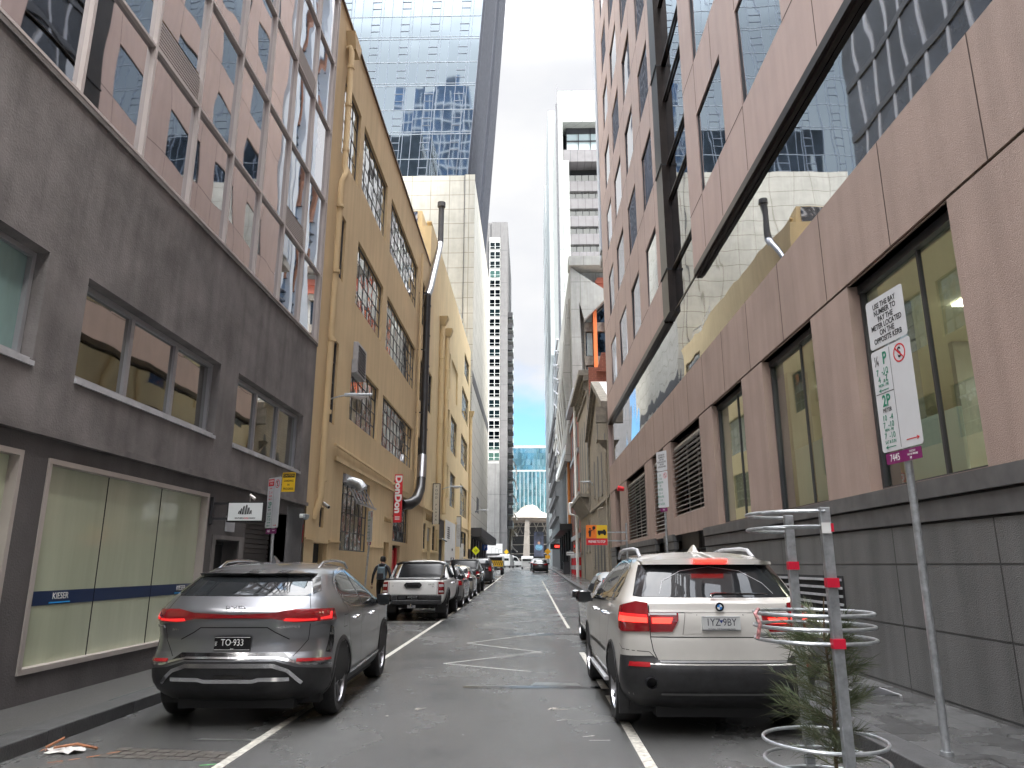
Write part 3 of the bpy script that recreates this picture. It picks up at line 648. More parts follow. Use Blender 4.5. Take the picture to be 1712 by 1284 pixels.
# ------------------------------------------------------------------ LEFT: far grey residential tower with balconies
GR = thing('apartment_tower', 'slim grey apartment tower with a white window strip and street-side balconies', 'skyscraper', (-8, 175, 0))
m_grey = panelm('grey tower panels', (.15, .147, .15), 4.2, 9, .06, .8, axis='XY', jcol=(.55, .55, .55), stain=.1); m_lgrey = panelm('light grey panels', (.21, .208, .205), 4.5, 9, .06, .8, axis='XY', jcol=(.6, .6, .6))
mb = MB(); mb.box(-9.4, -5.2, 175, 215, 1.5, 89); mb.build('wall', m_grey, GR)
mb = MB(); mb.box(-16, -9.45, 175.4, 215, 1.5, 89); mb.build('side_wing', m_grey, GR)
mb = MB(); mb.box(-10.9, -7.0, 174.6, 174.98, 5.8, 25.4); mb.build('base_panel', m_lgrey, GR)
mb = MB(); mb.box(-9.9, -7.1, 174.7, 174.98, 25.4, 84.5); mb.build('window_strip', mat('off white strip', (.36, .36, .35), .6), GR)
g_green = glassm('green tinted window', (.18, .36, .33), wave=.3, rough=.05)
g_blk = glassm('dark tinted window', (.05, .07, .08), wave=.3, rough=.05)
z = 26.2
k = 0
while z < 83:
    mm = g_green if k in (0, 1, 4, 5, 10, 14, 18) else g_blk
    for x in (-9.7, -8.35):
        f = MB(); f.box(x-.03, x+1.28, 174.6, 174.69, z-.03, z+1.73); fo = f.build('window', m_white, GR)
        pn = MB(); pn.box(x+.04, x+1.22, 174.56, 174.595, z+.72, z+1.75); pn.box(x+.04, x+1.22, 174.56, 174.595, z+.0, z+.6); pn.build('pane', mm, fo)
    z += 2.62; k += 1
z = 10.5
while z < 66:
    b_ = MB(); b_.box(-5.2, -3.9, 180, 186, z, z+.25); b_.box(-5.2, -3.95, 178.5, 188, z+.25, z+1.6, 1)
    bo = b_.build('balcony', [m_concrete, m_alud], GR)
    q = MB(); q.box(-3.9, -3.84, 179.8, 186.2, z+.1, z+1.2); q.box(-5.15, -3.9, 179.75, 179.8, z+.1, z+1.2); q.build('balustrade', mat('glass balustrade', (.5, .55, .56), .2, var=.1), bo)
    z += 2.95
# ------------------------------------------------------------------ LEFT: lower block with white curved trim beyond the apartments
LB = thing('low_lattice_block', 'low glazed block with white curved floor bands beyond the apartment tower', 'building', (-7, 222, 0))
mb = MB(); mb.box(-14, -5.4, 221, 300, 1.5, 36); mb.build('wall', glassm('dark block glass', (.2, .22, .24), wave=.3), LB)
for k in range(6):
    mb = MB(); z = 6+k*5.2
    mb.tube([(-5.3, 221, z+1.2), (-4.7, 223, z+.4), (-4.2, 228, z), (-4.1, 250, z)], .22, 6); mb.tube([(-5.2, 221.5, z), (-5.2, 221.5, z+5)], .18, 6); mb.build('floor_band', m_concrete, LB)
HB = thing('site_hoarding', 'white builder hoarding printed with grey figures at the foot of the grey tower', 'hoarding', (-7, 150, g(150)))
mb = MB(); mb.box(-9.4, -5.4, 150, 150.2, 2.8, 5.8); mb.build('panel', m_white, HB)
mb = MB(); mb.box(-9.35, -5.45, 149.95, 149.99, 2.85, 3.9); mb.build('printed_skyline', mat('charcoal print', (.06, .06, .06), .7, var=.4, scale=1.2), HB)
mb = MB()
for i, (x, h) in enumerate(((-9.0, 5.4), (-7.6, 5.1), (-6.9, 4.8), (-6.2, 4.6))): mb.box(x, x+.06, 149.95, 149.99, 3.9, h); mb.box(x, x+.6, 149.95, 149.99, h, h+.06)
mb.build('printed_figures', mat('grey print', (.3, .3, .3), .7, var=0), HB)
# ------------------------------------------------------------------ RIGHT: brown granite office
m_brown = mat('brown precast granite', (.35, .255, .215), .72, var=.07, scale=.7, bump=.45, bscale=110, stain=.13, detail=8)
m_brownf = mat('pink brown precast', (.44, .325, .29), .6, var=.05, scale=.5, bump=.2, bscale=110, stain=.08)
m_brownd = mat('brown reveal', (.16, .105, .09), .8, var=.12, scale=2, bump=.5, bscale=60)
m_plinth = panelm('bluestone plinth', (.145, .145, .143), 2.05, .72, .012, .5, axis='Y', oz=-.17, ou=.9, jcol=(.25, .25, .25), bump=.5, stain=.25)
m_bronze = mat('dark bronze', (.035, .026, .022), .35, metal=.5, var=.2, scale=2)
m_joint = mat('joint', (.05, .03, .025), .9, var=0)
GB = thing('granite_office_building', 'brown granite clad office block with a mirror glass band and dark stone plinth', 'building', (4.55, 14, 0))
op = [(-6, -3.4, 2.55, 5.45), (-.7, 1.9, 2.55, 5.45), (3.3, 5.9, 2.55, 5.45), (7.3, 9.85, 2.55, 5.45), (11.25, 13.8, 2.55, 5.45), (15.2, 17.85, 2.55, 5.45), (19.2, 23.3, 3.05, 5.45), (24.6, 27.0, 2.66, 5.45),
      (28.7, 34.3, 2.66, 5.45), (36.8, 38.9, .16, 5.45)]
DR = .24
mb = MB(); wall(mb, RW, -14, 41.2, 2.5, 5.45, [h+(DR,) for h in op], DR); mb.build('lower_wall', m_brown, GB)
lowdoor = [(19.2, 23.3, .14, 3.05), (24.9, 26.7, .14, 2.4), (36.8, 38.9, .14, 2.5)]
mb = MB(); wall(mb, FX(4.52, 1), -14, 41.2, .05, 2.05, [(a, b, c, min(d, 2.05), DR) for a, b, c, d in lowdoor], DR)
mb.face([(4.52, -14, 2.05), (4.52, 41.2, 2.05), (4.6, 41.2, 2.05), (4.6, -14, 2.05)]); mb.build('plinth', m_plinth, GB)
mb = MB()
for a, b in ((-14, 19.2), (23.3, 24.9), (26.7, 36.8), (38.9, 41.18)):
    mb.pbox(RW, a, b, 2.08, 2.3, -.05, .1); mb.pbox(RW, a, b, 2.33, 2.53, -.075, .43)
    mb.pbox(RW, a, b, 2.05, 2.08, -.01, .1, 1); mb.pbox(RW, a, b, 2.3, 2.33, -.02, .1, 1)
mb.build('plinth_coping', [mat('bluestone coping', (.11, .108, .108), .55, var=.15, scale=3, stain=.2), m_dark], GB)
mb = MB()
mb.pbox(RW, -14, 41.2, 5.49, 6.95, .0, .25, 1); mb.pbox(RW, -14, 41.2, 5.45, 5.49, .03, .3, 0)
ends = [h[k] for h in op for k in (0, 1)]
for y in (6.55, 8.55, 10.55, 12.5, 14.5, 16.5, 18.5, 20.4, 22.4, 24.3, 26.2, 28.2, 30.1, 32, 34, 36, 38, 4.5, 2.4): mb.pbox(RW, y-.008, y+.008, 5.49, 6.955, -.003, .01)
for y in (6.6, 10.6): pass
mb.build('string_band', [m_joint, m_brown], GB)
def clear_window(a, b, c, d, split):
    f = MB(); P = FX(4.55, 1)
    f.pbox(P, a+.003, a+.06, c, d-.12, DR-.08, DR); f.pbox(P, b-.06, b-.003, c, d-.12, DR-.08, DR); f.pbox(P, a+.06, b-.06, c, c+.05, DR-.08, DR)
    f.pbox(P, a+.003, b-.003, d-.12, d-.003, DR-.1, DR)
    f.pbox(P, split-.02, split+.02, c+.05, d-.12, DR-.05, DR)
    fo = f.build('window', m_alud, GB)
    gm = MB(); 
    for p, q in ((a+.05, split), (split, b-.05)):
        t = random.uniform(-.003, .003); gm.face([P(p, c+.03, DR-.03+t), P(q, c+.03, DR-.03-t), P(q, d-.11, DR-.03-t), P(p, d-.11, DR-.03+t)])
    gm.build('pane', g_clear, fo)
for (a, b, c, d) in op[:6]: clear_window(a, b, c, d, a+1.05)
# rooms behind the clear windows
m_room = mat('office wall', (.62, .62, .50), .8, var=.05); m_ceil = mat('office ceiling', (.5, .5, .42), .8, var=.03); m_lamp = mat('ceiling lamp', (1, .93, .78), .5, var=0, emis=1.6)
mb = MB()
shell(mb, 4.81, 10.5, -8, 18.4, 2.45, 5.4, skip=('x0',)); mb.build('office_room', m_room, GB)
mb = MB(); mb.box(4.82, 10.49, -7.99, 18.39, 5.3, 5.38); mb.build('office_ceiling', m_ceil, GB)
for (x, y) in ((6.2, 9.9), (8.0, 9.9), (6.2, 7.8), (8, 12.4), (6.2, 15), (8, 5.5)):
    mb = MB(); mb.box(x, x+1.1, y, y+.3, 5.27, 5.295); mb.build('ceiling_lamp', m_lamp, GB)
mb = MB(); mb.box(6.0, 6.3, 8.9, 9.2, 2.46, 5.29); mb.box(7.2, 10.4, 12.0, 12.12, 2.46, 5.29); mb.box(5.1, 5.5, 10.0, 11.1, 2.46, 5.29); mb.box(5.1, 5.5, 14.0, 15, 2.46, 5.29); mb.build('inner_partition', mat('partition', (.3, .32, .3), .7), GB)
mb = MB(); mb.box(5.0, 5.04, 8.4, 9.8, 2.6, 3.4); mb.box(5.0, 5.04, 12.2, 13.7, 2.6, 3.7); mb.box(5.0, 5.04, 11.3, 11.5, 2.6, 5.1); mb.build('frosted_screen', mat('frosted film', (.5, .58, .56), .3, var=.04), GB)
# louvred openings
m_lv = mat('pale louvre blade', (.50, .48, .45), .5, var=.1)
def louvres(a, b, c, d, posts, step=.135):
    f = MB(); P = RW
    f.pbox(P, a+.02, b-.02, c, c+.07, DR-.14, DR-.02); f.pbox(P, a+.02, b-.02, d-.28, d-.22, DR-.14, DR-.02)
    for y in posts: f.pbox(P, y-.025, y+.025, c+.07, d-.28, DR-.06, DR-.02)
    z = c+.16
    while z < d-.3:
        f.hexa([P(u, zz, q) for zz, dd_ in ((z, -.05), (z+.035, .03)) for q in (DR-.14+dd_, DR-.06+dd_) for u in (a+.02, b-.02)]); z += step
    fo = f.build('louvre', m_lv, GB)
    q = MB(); q.pbox(P, a, b, c-.02, d, DR+.2, DR+.22); q.build('backing', m_dark, fo)
louvres(19.2, 23.3, 3.05, 5.45, (20.4, 21.8)); louvres(24.6, 27.0, 2.66, 5.45, (25.8,)); louvres(28.7, 34.3, 2.66, 5.45, (30, 31.4, 32.8))
mb = MB(); mb.pbox(RW, 36.8, 38.9, .14, 5.4, DR+.3, DR+.32); mb.pbox(RW, 19.2, 20.9, .14, 3.0, DR, DR+.04); mb.pbox(RW, 24.9, 26.7, .14, 2.4, DR, DR+.04); mb.build('recess', m_dark, GB)
mb = MB(); mb.pbox(RW, 20.95, 23.28, .14, 3.0, .2, .26); mb.build('door', mat('grey brown door', (.11, .10, .09), .6), GB)
mb = MB()
for q in range(6): mb.pbox(FX(4.52, 1), 11.0, 14.4, .80+q*.115, .835+q*.115, -.05, -.01)
mb.pbox(FX(4.52, 1), 10.95, 14.45, .76, 1.45, -.009, -.002, 1); mb.build('plinth_vent', [m_sill, m_dark], GB)
# fire sprinkler bell
mb = MB(); mb.tube([(4.5, 34.8, 5.1), (4.2, 34.8, 5.15)], [.1, .13], 10); mb.build('alarm_bell', m_red, GB, smooth=True)
# mirror glass band
GBd = .14; edges = [-14, -8, -2, 2.2, 6.2, 9.7, 13.2, 16.7, 18.72, 22.1, 26, 30, 34, 38, 41.1]
for a, b in zip(edges, edges[1:]):
    mb = MB(); t = random.uniform(-.006, .006); mb.face([RW(a+.004, 6.95, GBd+t), RW(b-.004, 6.95, GBd-t), RW(b-.004, 9.46, GBd-t), RW(a+.004, 9.46, GBd+t)]); mb.build('glass_panel', g_band, GB)
mb = MB(); mb.pbox(RW, -14, 18.7, 9.26, 9.44, -.01, GBd-.01); mb.pbox(RW, -14, 18.7, 9.2, 9.255, .05, GBd-.01); mb.pbox(RW, 23.1, 41.15, 9.4, 9.62, -.01, GBd-.01); mb.build('soffit_trim', m_bronze, GB)
# upper floors
zw = [(11.0, 13.35), (14.92, 17.3), (18.84, 21.12), (22.62, 25.0), (26.5, 28.85), (30.35, 32.7), (34.2, 36.5), (38.0, 40.4), (41.9, 44.2), (45.8, 48.1)]
UT = 50
nearw = [(-4.3, -1.9), (-.5, 1.95), (3.4, 5.9), (7.3, 9.8), (11.15, 13.6), (14.95, 17.35)]; farw = [(23.9, 26.15), (27.9, 30.3), (31.95, 34.6), (36.1, 38.4)]
hn = [(a, b, c, d, .08) for a, b in nearw for c, d in zw[:6]]
mb = MB(); wall(mb, RW, -6.2, 18.7, 9.45, UT, hn, .16)
mb.face([RW(-6.2, 9.45, 0), RW(18.7, 9.45, 0), RW(18.7, 9.45, .14), RW(-6.2, 9.45, .14)]); mb.face([RW(18.7, 9.45, 0), RW(18.7, UT, 0), RW(18.7, UT, .3), RW(18.7, 9.45, .3)])
for c, d in zw[:6]:
    for (p, q) in ((5.9, 7.3), (9.8, 11.15), (13.6, 14.95), (17.35, 18.7), (1.95, 3.4)): mb.pbox(RW, p, q, c-.012, c+.012, -.003, .01, 1)
    for y in (13.6, 9.9, 17.3, 15.6, 6.0, 7.3): mb.pbox(RW, y-.009, y+.009, c-1.5, c, -.003, .01, 1)
mb.build('upper_wall_near', [m_brownf, m_joint], GB)
hf = [(a, b, c, d, .08) for a, b in farw for c, d in zw]
mb = MB(); wall(mb, RW, 23.1, 41.2, 9.62, UT, hf, .16); mb.face([(4.55, 41.2, 0), (30, 41.2, 0), (30, 41.2, UT), (4.55, 41.2, UT)])
mb.face([(4.55, -6.2, UT), (30, -6.2, UT), (30, 41.2, UT), (4.55, 41.2, UT)]); mb.face([(4.55, -14, 0), (30, -14, 0), (30, -14, 28), (4.55, -14, 28)])
for c, d in zw:
    for (p, q) in ((23.1, 23.9), (26.15, 27.9), (30.3, 31.95), (34.6, 36.1), (38.4, 41.2)):
        mb.pbox(RW, p, q, c-.012, c+.012, -.002, .01, 1); 
    for y in (26.15, 27.9, 30.3, 31.95, 34.6, 36.1, 38.4, 23.9): mb.pbox(RW, y-.008, y+.008, d, d+1.5, -.002, .01, 1)
mb.build('upper_wall_far', [m_brownf, m_joint], GB)
mb = MB(); mb.box(11, 29.9, -13.9, 41.1, .1, 27.9); mb.box(5.2, 29.9, -6.1, 41.1, 28.0, 49.9); mb.face([(30, -14, 0), (30, 41.2, 0), (30, 41.2, UT), (30, -14, UT)]); mb.face([(4.55, -14, 28), (30, -14, 28), (30, -6.2, 28), (4.55, -6.2, 28)]); mb.build('light_block', m_dark, GB)  # unseen box and end walls, added to keep sky light from the louvres
for a, b in nearw+farw:
    for c, d in (zw if a > 20 else zw[:6]):
        if a < -1 or (a < 3 and c > 15): 
            mb = MB(); mb.pbox(RW, a, b, c, d, .05, .07); mb.build('window', g_band, GB); continue
        f = MB(); P = RW; w_ = .045
        f.pbox(P, a+.002, a+w_, c+.002, d-.002, .03, .08); f.pbox(P, b-w_, b-.002, c+.002, d-.002, .03, .08); f.pbox(P, a+w_, b-w_, c+.002, c+w_, .03, .08); f.pbox(P, a+w_, b-w_, d-w_, d-.002, .03, .08)
        fo = f.build('window', m_alud, GB)
        gm = MB(); panes(gm, P, a+.01, b-.01, c+.01, d-.01, .05, 1, 1, .006); gm.build('pane', g_band, fo)
mb = MB(); mb.pbox(RW, 22.05, 23.1, 9.45, UT, -.04, .3)
for z in (10.9, 14.66, 18.5, 22.4, 26.2, 30.1, 34, 37.8, 41.7): mb.pbox(RW, 22.04, 23.11, z-.03, z+.03, -.07, .3, 1)
mb.build('bronze_column', [m_bronze, m_dark], GB)
tz = [9.46, 10.92, 13.35, 14.66, 17.1, 18.5, 20.9, 22.4, 24.8, 26.2, 28.6, 30.1, 32.5, 34, 37.8, 41.7, 45.5, UT]
for c, d in zip(tz, tz[1:]):
    mb = MB(); t = random.uniform(-.008, .008); mb.face([RW(18.72, c, .2+t), RW(22.05, c, .2-t), RW(22.05, d, .2-t), RW(18.72, d, .2+t)]); mb.build('bay_glass', g_band, GB)
for z in tz[:-1]: mb = MB(); mb.pbox(RW, 18.71, 22.04, z-.025, z+.025, .12, .19); mb.build('bay_transom', m_bronze, GB)

# ------------------------------------------------------------------ RIGHT: white and blue tower starting above the gabled houses
WT = thing('white_column_tower', 'tower of white vertical columns and blue glass beyond the brown granite office', 'skyscraper', (10, 46, 0))
m_wcol = mat('white column', (.5, .54, .6), .5, var=.04)
g_blue = glassm('blue curtain glass', (.36, .50, .68), wave=.8, wscale=.4)
mb = MB(); mb.box(8.5, 26, 41.5, 56, 0, 20); mb.box(4.6, 26, 41.4, 43.4, 20, 20.4); mb.build('base', m_concrete, WT)
mb = MB(); mb.box(4.9, 26, 41.5, 43.3, 20.4, 74); mb.box(8.4, 26, 43.31, 60, 20.01, 74); mb.build('glazed_body', g_blue, WT)
mb = MB()
mb.box(4.5, 4.95, 41.45, 42.3, 20.4, 74); mb.box(4.6, 4.95, 42.8, 43.35, 20.4, 74)
for k in range(6): mb.box(7.9, 8.45, 44+k*2.9, 45.1+k*2.9, 20.0, 74)
mb.build('white_column', m_wcol, WT)
mb = MB(); z = 21.5
while z < 74:
    mb.box(8.25, 8.39, 43.4, 60, z, z+.12); mb.box(8.25, 8.39, 43.4, 60, z+.7, z+.78); z += 1.9
mb.build('transoms', m_mull, WT)
mb = MB()
for k in range(5):
    for q in range(7): mb.tube([(8.1, 45.8+k*2.9, 23+q*7.5), (7.85, 45.9+k*2.9, 25.5+q*7.5), (8.1, 45.8+k*2.9, 28+q*7.5)], .16, 6)
mb.build('rust_fins', mat('rust', (.22, .10, .06), .7), WT)

# ------------------------------------------------------------------ RIGHT: old buildings
m_tan = panelm('painted tan brick', (.29, .25, .195), .5, .16, .012, .85, axis='Y', offset=.5, jcol=(.72, .72, .72), bump=.5, stain=.15)
m_tanr = mat('tan render', (.30, .26, .205), .85, var=.08, stain=.15); m_redb = panelm('red brick', (.26, .085, .055), .5, .16, .02, .85, axis='XY', offset=.5, jcol=(1.5, 1.6, 1.6), bump=.4)
m_corn = mat('stone cornice', (.22, .195, .16), .8, var=.2, scale=3)
m_slot = mat('shaded window', (.03, .03, .032), .5, var=.2, scale=2)
def archwin(par, y, w, z0, z1, P=RW, m=None, name='arched_window'):
    """lancet opening: recessed dark arch with a sill"""
    n = 8; r = w/2
    poly = [(y-r, z0), (y+r, z0)] + [(y+r*math.cos(math.pi*k/n), z1-r+r*math.sin(math.pi*k/n)) for k in range(n+1)]
    mb = MB(); mb.prism(poly, lambda a, b, d: P(a, b, d), -.01, .1, 0)
    mb.pbox(P, y-r-.08, y+r+.08, z0-.14, z0-.01, -.08, .05, 1)
    mb.build(name, [m or m_slot, m_corn], par)
GA = thing('gabled_hall', 'tan painted brick hall with a low gable and white metal roof beyond the granite office', 'building', (4.55, 47, 0))
mb = MB(); poly = [(41.3, 0), (54, 0), (54, 10.4), (47.6, 13.1), (41.3, 10.4)]
mb.prism(poly, lambda a, b, d: (4.55+d, a, b), 0, 3.9); mb.build('wall', m_tan, GA)
mb = MB()
for (ya, za), (yb, zb) in (((41.32, 10.5), (47.6, 13.25)), ((47.6, 13.25), (53.98, 10.5))):
    mb.hexa([(x, y, z+dz) for dz in (0, .35) for x in (4.2, 4.75) for y, z in ((ya, za), (yb, zb))])
    mb.hexa([(x, y, z+dz) for dz in (-.35, -.002) for x in (4.4, 4.7) for y, z in ((ya, za), (yb, zb))])
mb.build('gable_cornice', m_corn, GA)
mb = MB()
for (ya, za), (yb, zb) in (((41.32, 10.7), (47.6, 13.5)), ((47.6, 13.5), (53.98, 10.7))):
    mb.hexa([(x, y, z+dz) for dz in (0, .08) for x in (4.76, 8.4) for y, z in ((ya, za), (yb, zb))])
mb.build('roof', mat('white metal roof', (.5, .5, .5), .4, var=.05), GA)
mb = MB(); mb.pbox(RW, 41.35, 53.95, 5.3, 5.45, -.1, 0); mb.pbox(RW, 41.35, 41.6, .2, 10.3, -.04, 0); mb.build('string_course', m_tanr, GA)
for (y, w, z0, z1) in ((43.2, .55, 6.6, 9.3), (45.5, .6, 5.9, 8.5), (48, .6, 5.9, 8.6), (50.6, .55, 6.2, 8.6), (47.6, .5, 9.6, 11.5), (43.0, 1.1, .3, 4.3), (45.3, .9, .3, 3.6), (47.2, .8, .9, 3.7), (49.4, 1.0, .3, 3.6), (51.6, .7, 1.5, 3.4)): archwin(GA, y, w, z0, z1)
mb = MB(); mb.box(3.9, 4.55, 41.35, 41.75, 9.6, 10.5); mb.build('corner_bracket', m_corn, GA)
mb = MB(); mb.hexa([(4.55-w, 42.4+a, z) for z, w2 in ((8.2, .08), (8.7, .3)) for a in (-w2, w2) for w in (0, w2*1.6)]); mb.build('rain_head', m_corn, GA)
mb = MB(); mb.tube([(4.45, 42.0, .2), (4.45, 42.0, 8.0), (4.35, 42.4, 8.3)], .07, 8); mb.build('service_pipe', m_tanr, GA, smooth=True); mb = MB(); mb.tube([(4.5, 44.9, 5.0), (4.2, 44.8, 4.9), (4.2, 44.8, 4.4)], .06, 6); mb.build('service_pipe', m_tanr, GA)
GC = thing('corniced_building', 'tan rendered three storey building with a deep bracketed cornice and tall narrow windows', 'building', (4.55, 60, g(60)))
mb = MB(); mb.box(4.55, 12, 54.02, 65.4, 0, 15.3); mb.build('wall', m_tanr, GC)
mb = MB(); mb.box(4.6, 8.5, 53.86, 54.0, 10, 16.3); mb.hexa([(x, y, z) for z in (15.9,) for y in (53.6, 54.0) for x in (5.2, 6.4)]+[(x, y, 17.4) for y in (53.6, 54.0) for x in (5.6, 6.2)]); mb.build('party_wall', m_redb, GC)
mb = MB(); mb.pbox(RW, 53.95, 65.5, 15.3, 15.7, -.35, .1); mb.pbox(RW, 53.9, 65.55, 15.7, 16.1, -.7, .1); mb.pbox(RW, 53.95, 65.5, 14.3, 14.6, -.15, 0)
for q in range(8): mb.pbox(RW, 54.3+q*1.45, 54.6+q*1.45, 14.6, 15.3, -.3, 0)
mb.pbox(RW, 53.97, 54.3, 5.9, 14.3, -.12, 0)
mb.hexa([RW(u, z, d) for z, e in ((5.4, .1), (6.5, .7)) for d in (-e, 0) for u in (54.6, 64.8)]); mb.pbox(RW, 54.4, 65, 6.5, 6.75, -.85, 0); mb.build('cornice', m_corn, GC)
for (y, w, z0, z1) in ((56, .6, 7.3, 13), (58.6, .6, 7.3, 13), (61.2, .6, 7.3, 13), (63.6, .6, 7.3, 13), (56, .7, 2.6, 4.8), (58.6, .7, 2.6, 4.8), (61.4, .9, .6, 4.6), (63.8, .7, 2.6, 4.8)): archwin(GC, y, w, z0, z1)
mb = MB(); mb.tube([(4.2, 65.35, 15.8), (4.2, 65.35, 7.1), (3.6, 65.35, 6.9), (3.6, 65.35, 6.0), (4.2, 65.35, 5.8), (4.2, 65.35, .5)], .13, 8); mb.build('downpipe', m_white, GC, smooth=True)
GD = thing('red_brick_building', 'red brick building with pale stone bands and red painted shopfront piers', 'building', (4.55, 72, g(72)))
mb = MB(); mb.box(4.55, 12, 65.42, 78, 0, 17.5); mb.build('wall', m_redb, GD)
mb = MB()
for z in (4.0, 7.6, 11.6, 15.4): mb.pbox(RW, 65.5, 77.9, z, z+.4, -.15, 0)
mb.pbox(RW, 65.5, 77.9, 16.9, 17.5, -.5, 0)
for y in (66, 69.2, 72.6, 76.4):
    for z in (1.2, 2.3): mb.pbox(RW, y, y+1.1, z, z+.4, -.25, 0)
mb.build('stone_band', m_sill, GD)
mb = MB()
for y in (66, 69.2, 72.6, 76.4): mb.pbox(RW, y+.05, y+1.05, .3, 1.18, -.22, 0); mb.pbox(RW, y+.05, y+1.05, 1.62, 2.28, -.2, 0)
mb.build('painted_pier', m_red, GD)
for y in (67.9, 71.2, 74.8):
    for z in (5, 8.6, 12.4): archwin(GD, y, 1.2, z, z+2.2)
    mb = MB(); mb.pbox(RW, y-.7, y+.9, .5, 3.6, -.01, .05); mb.build('shop_window', g_dark, GD)
GE = thing('dark_canopy_building', 'brown brick building with an orange downpipe and a black street canopy', 'building', (4.6, 94, g(94)))
mb = MB(); mb.box(4.6, 12, 78.02, 108, 0, 14); mb.build('wall', mat('rust brown wall', (.17, .075, .05), .8, var=.15, scale=.8), GE)
mb = MB(); mb.tube([(4.35, 79.6, 5.8), (4.35, 79.6, 13.6)], .16, 8); mb.build('downpipe', mat('orange pipe', (.55, .2, .05), .5), GE)
mb = MB(); mb.box(3.3, 4.59, 79, 107.9, 5.3, 5.9); mb.box(3.25, 3.3, 79, 107.9, 5.2, 6.1); mb.build('canopy', m_black, GE)
mb = MB()
for q in range(5): mb.box(4.3, 4.59, 82+q*5.5, 83+q*5.5, .7, 5.3)
mb.box(4.52, 4.59, 79, 108, .7, 5.3); mb.build('shopfront', m_dark, GE)
mb = MB(); mb.pbox(FX(4.6, 1), 84, 107.5, 6.2, 13.2, -.25, 0); mb.build('black_cladding', m_dark, GE)
mb = MB(); mb.box(4.3, 4.6, 83.3, 83.6, 6, 14.1); mb.hexa([(x, y, z) for z, o_ in ((13.5, 0), (14.3, 0)) for y in (78.5, 107) for x in (3.95, 4.59)]); mb.build('white_edge', m_white, GE)
GL = thing('black_lattice_building', 'dark building with rows of black metal lattice balconies', 'building', (4.5, 128, g(128)))
mb = MB(); mb.box(4.5, 12, 110, 146, 0, 27); mb.build('wall', m_dark, GL)
for k in range(7):
    mb = MB(); z = 5.5+k*3.0
    mb.box(3.95, 4.48, 110.2, 145.8, z, z+.2)
    for q in range(24): mb.tube([(3.97, 110.5+q*1.5, z+.2), (3.97, 110.5+q*1.5+(.9 if q % 2 else -.6), z+1.3)], .045, 4)
    mb.box(3.94, 4.0, 110.2, 145.8, z+1.25, z+1.33); mb.build('balcony', mat('lattice metal', (.07, .07, .075), .5, metal=.3), GL)
# ------------------------------------------------------------------ RIGHT: concrete building with orange fins
OB = thing('orange_fin_building', 'white concrete building with orange vertical fins rising behind the old brick row', 'building', (8, 78, 0))
m_wc = panelm('white board concrete', (.36, .35, .325), 4, 3.3, .03, .8, axis='XY', jcol=(.5, .5, .5), stain=.12)
m_or = mat('orange metal', (.75, .17, .04), .5, var=.04); m_sal = mat('salmon cladding', (.52, .15, .09), .6, var=.06)
mb = MB(); mb.hexa([(4.9, 78, 12), (6.35, 78, 12), (4.9, 80, 12), (6.35, 80, 12), (4.9, 78, 34.8), (5.7, 78, 34.2), (4.9, 80, 34.8), (5.7, 80, 34.2)])
mb.hexa([(5.7, 78.01, 31), (6.36, 78.01, 28.5), (5.7, 80, 31), (6.36, 80, 28.5), (5.7, 78.01, 34.2), (9.4, 78.01, 31.6), (5.7, 80, 34.2), (9.4, 80, 31.6)])
mb.box(4.7, 18, 77.6, 80, 34.9, 36); mb.build('concrete_frame', m_wc, OB)
mb = MB(); mb.box(4.9, 18, 80.02, 122, 10, 35.5); mb.build('wall', m_wc, OB)
mb = MB(); mb.box(8.0, 16, 79.2, 79.9, 32.3, 34); mb.box(7.8, 16, 79.0, 79.9, 33.2, 33.6); mb.build('salmon_panel', m_sal, OB)
for k in range(5):
    z = 12.6+k*4.0
    f = MB(); f.box(6.38, 14, 79.3, 79.98, z+2.9, z+3.95); f.box(6.4, 6.55, 79.4, 79.9, z, z+2.9); fo = f.build('window', m_corn, OB)
    q = MB(); q.box(6.56, 13.9, 79.7, 79.8, z, z+2.88); q.build('pane', g_dark, fo)
    q = MB(); q.box(6.7, 7.35, 79.6, 79.68, z+.1, z+2.8); q.build('blind', mat('pale blind', (.42, .5, .48), .6), fo)
for x in (7.4, 8.95):
    mb = MB(); mb.box(x, x+.42, 78.7, 79.28, 13, 32.1); mb.build('orange_fin', m_or, OB)
rn = random.Random(2)
for k in range(9):
    y = 81+k*4.5; mb = MB(); z0 = 12+rn.uniform(0, 3); z1 = 34-k*.8-rn.uniform(0, 2); mid = (z0+z1)/2
    mb.hexa([(x, yy, z) for z, e in ((z0, .1), (mid, .9)) for yy in (y, y+2.6) for x in (4.9-e, 4.88)]); mb.hexa([(x, yy, z) for z, e in ((mid, .9), (z1, .15)) for yy in (y, y+2.6) for x in (4.9-e, 4.88)])
    mb.build('concrete_fin', m_wc, OB)
mb = MB(); mb.hexa([(x, y, z) for z, e in ((12.5, 1.0), (18.5, .3)) for y in (78.4, 96) for x in (4.85-e, 4.85)]); mb.build('projecting_box', m_wc, OB)
mb = MB()
for k in range(8):
    z = 17+k*2.2
    mb.tube([(4.4, 104, z), (4.2, 108, z+1.4), (4.4, 112, z), (4.2, 116, z+1.4), (4.4, 121, z)], .16, 5)
    mb.tube([(4.4, 104, z+2), (4.2, 108, z+.8), (4.4, 112, z+2), (4.2, 116, z+.8), (4.4, 121, z+2)], .16, 5)
mb.build('steel_lattice', m_alu, OB)
